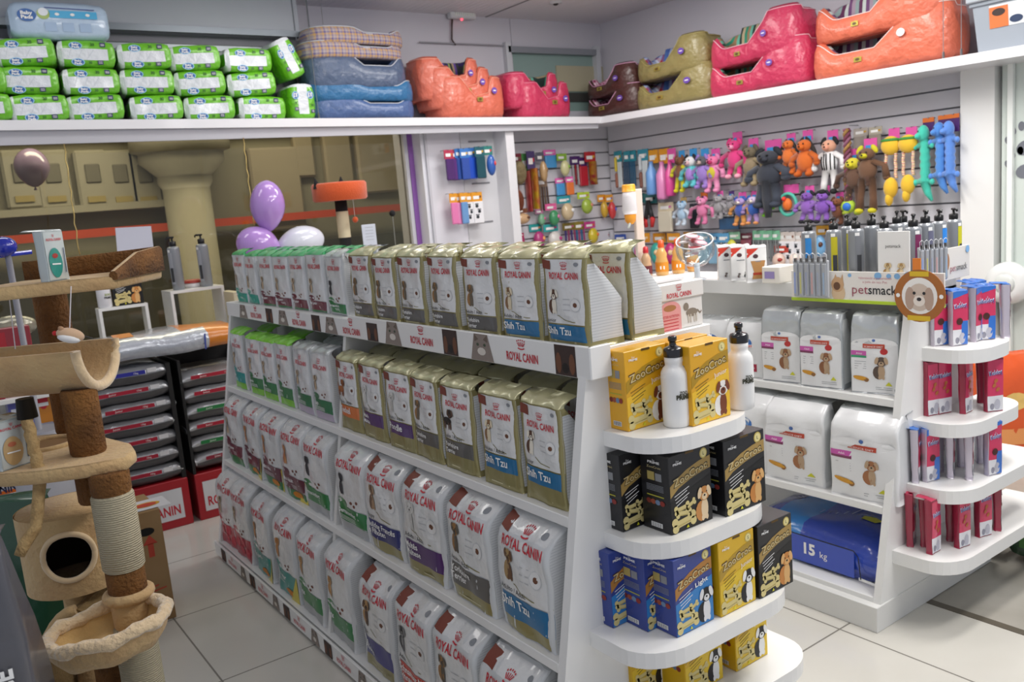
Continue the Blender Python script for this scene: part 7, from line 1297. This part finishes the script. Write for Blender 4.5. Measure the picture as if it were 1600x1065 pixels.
# scratching arch, lower posts and base
m = MB(); A0 = atD(80, 1075, 2.35); A1 = atD(150, 925, 2.35); R = []
for i in range(13):
    t_ = i / 12 * PI / 2; x_ = A0.x + (A1.x - A0.x) * (1 - math.cos(t_)); y2 = A0.y + (A1.y - A0.y) * (1 - math.cos(t_)); zz = .3 + (A1.z - .3) * math.sin(t_); w_ = u2 * .1; c_ = Vector((x_, y2, zz)); R.append([c_ - w_, c_ + w_, c_ + w_ + Vector((.02, 0, -.02)), c_ - w_ + Vector((.02, 0, -.02))])
R.insert(0, [v - Vector((0, 0, v.z - .05)) for v in R[0]]); m.rings(R, mat('#8c744c', .95, bump=(150, .8, .006)), smooth=False); m.build('scratching_arch', tree)
m = MB(); m.tube([(r[0] - Vector((.004, 0, 0))) for r in R], .016, BE, 8); m.build('arch_trim', tree)
lp = atD(178, 1062, 2.3); post(lp.x, lp.y, .04, z_(1040, 175), .042, BW, 'brown_post')
post(cc.x, cc.y + .03, .04, zbc, .045, BE, 'support_post')
m = MB(); m.box((cc.x + .05, cc.y, .02), (.62, .5, .04), BE, .01); m.build('base', tree)
# rope
RP = mat('#9c7f54', .95, bump=(120, 1., .006), var=(40, '#b89c6c'))
m = MB(); m.lathe([(.02, 0), (.024, -.05)], atD(38, 622, 2.12), mat('#120f0d', .5), 14); a1 = atD(40, 645, 2.12); a2 = atD(62, 738, 2.12); m.tube([a1.lerp(a2, i / 14) + Vector((.002 * math.sin(i * 2), 0, 0)) for i in range(15)], [.014 + .001 * (i % 2) for i in range(15)], RP, 10); a3 = atD(62, 755, 2.12); a4 = atD(58, 805, 2.1); a5 = atD(30, 868, 2.05); m.tube([a3, a3.lerp(a4, .5), a4, a4.lerp(a5, .35) + Vector((.01, 0, 0)), a4.lerp(a5, .7), a5], [.015, .014, .015, .014, .015, .012], RP, 10); m.build('hanging_rope', tree)
# toys hanging from the tray
t = thing('toy_mouse', 'small beige toy mouse with red nose hanging on a string', 'cat toy', atD(110, 522, 2.08)); c = atD(110, 523, 2.08); r_ = Matrix.Rotation(.35, 3, 'Y')
m = MB(); m.ball(c, (.032, .017, .017), mat('#c9a888', .9, sheen=.4), 16, 10, r_); m.ball(c + Vector((-.006, -.008, -.008)), (.026, .013, .010), mat('#dcdcdc', .8), 12, 8, r_); m.build('body', t); m = MB(); m.ball(c + Vector((-.031, .014, .008)), .006, mat('#c01c24', .5), 10, 7); m.build('nose', t)
for d in (-.006, .008): m = MB(); m.ball(c + Vector((-.018, d, .018)), (.006, .003, .006), mat('#b08c6c', .9), 8, 6); m.build('ear', t)
m = MB(); m.tube([c + Vector((.03, -.01, -.008)), c + Vector((.045, -.015, -.014))], .0015, INK, 5); m.build('tail', t); m = MB(); m.tube([c + Vector((0, 0, .012)), atD(111, 447, 2.08)], .0013, mat('#cfcbd0', .6), 5); m.build('string', t)
m = MB(); m.tube([atD(13, 452, 2.08), atD(24, 545, 2.08)], .0013, mat('#cfcbd0', .6), 5); solo(m, 'toy_string', 'bare thin white string hanging at the left of the tray', 'string')
# pouches displayed on the tree
def pouch(c1, c2, tall):
    def des(m, S, w, h):
        e = .46 * w; m.rect(S, -e, .02 * h, e, .97 * h, mat('#c4cccb', .25, coat=.6, metal=.2), .0005, 5, 6); m.ell(S, -.1 * w, .36 * h, .3 * w, .3 * h, mat(c1, .35, coat=.4), .0016, 18); m.txt(S, 'ROYAL CANIN', -.02 * w, .8 * h, RC, w=.7 * w, h=.05 * h, off=.002, bold=.02); crown(m, S, -.02 * w, .88 * h, .16 * w, RC)
        m.ell(S, -.12 * w, .5 * h, .12 * w, .05 * h, mat(c2, .4), .0022); m.line(S, [(-.3 * w, .34 * h), (.1 * w, .33 * h)], .004, TXW, .0024); m.line(S, [(.33 * w, .15 * h), (.36 * w, .65 * h)], .004, mat('#2a3c5c', .5), .002)
    return lambda: bag(.09, .145, .03, mat('#b8c2c2', .25, coat=.6, metal=.2), None, mat('#b8c2c2', .25, coat=.6, metal=.2), des, 0, seed=2, ridge=.004, wr=.001, backq=.1)
c = tp[1].lerp(tp[2], .55) + dirb * .05; inst('po1', pouch('#2c8c80', '#a83a34', 1), 'food_pouch', 'silver and teal food pouch standing on the top tray', 'food pouch', (c.x, c.y, zt2 + .001), .6, sc=(.68, 1, .84))
c = atZ(24, 730, zp); inst('po2', pouch('#c0a070', '#b86848', 1), 'food_pouch', 'pale pouch with tan oval standing on the middle platform', 'food pouch', (c.x, c.y + .012, zp + .001), .5, sc=(.95, 1, .84))
# ================================================================ light
wd = bpy.data.worlds.new('world'); SC.world = wd; wd.use_nodes = True
wd.node_tree.nodes['Background'].inputs[0].default_value = (.80, .84, .95, 1); wd.node_tree.nodes['Background'].inputs[1].default_value = .48
def lamp(x, y, z, sx, sy, e, col=(1, .97, .93)):
    l = bpy.data.lights.new('overhead_light', 'AREA'); l.shape = 'RECTANGLE'; l.size = sx; l.size_y = sy; l.energy = e; l.color = col
    o = bpy.data.objects.new('overhead_light', l); COL.objects.link(o); o.location = (x, y, z)
for x, y, e in ((2.7, .4, 38), (3.7, 1.3, 38), (3.9, 3.0, 30), (2.5, 2.8, 13), (3.9, 4.6, 20), (2.3, 4.9, 7), (.5, 4.9, 6), (.6, .8, 8)): lamp(x, y, 3.17, 1.2, .35, e)
for x, y, e in ((2.9, .8, 11), (3.6, 2.6, 9), (3.9, 4.3, 6), (1.4, 2.4, 6), (2.2, 4.6, 5)):  # unseen point lights added to brighten the ceiling, no fixtures here
    l = bpy.data.lights.new('fill_light', 'POINT'); l.shadow_soft_size = .12; l.energy = e; l.color = (1, .97, .94); o = bpy.data.objects.new('fill_light', l); COL.objects.link(o); o.location = (x, y, 2.9)
lamp(2, 7.0, 3.2, 3, .5, 105, (1, .97, .94))  # added area light that only brightens the corridor beyond the window
SC.view_settings.view_transform = 'Standard'; SC.view_settings.look = 'None'; SC.view_settings.gamma = 1; SC.view_settings.use_curve_mapping = False
SC.view_settings.exposure = 0.14
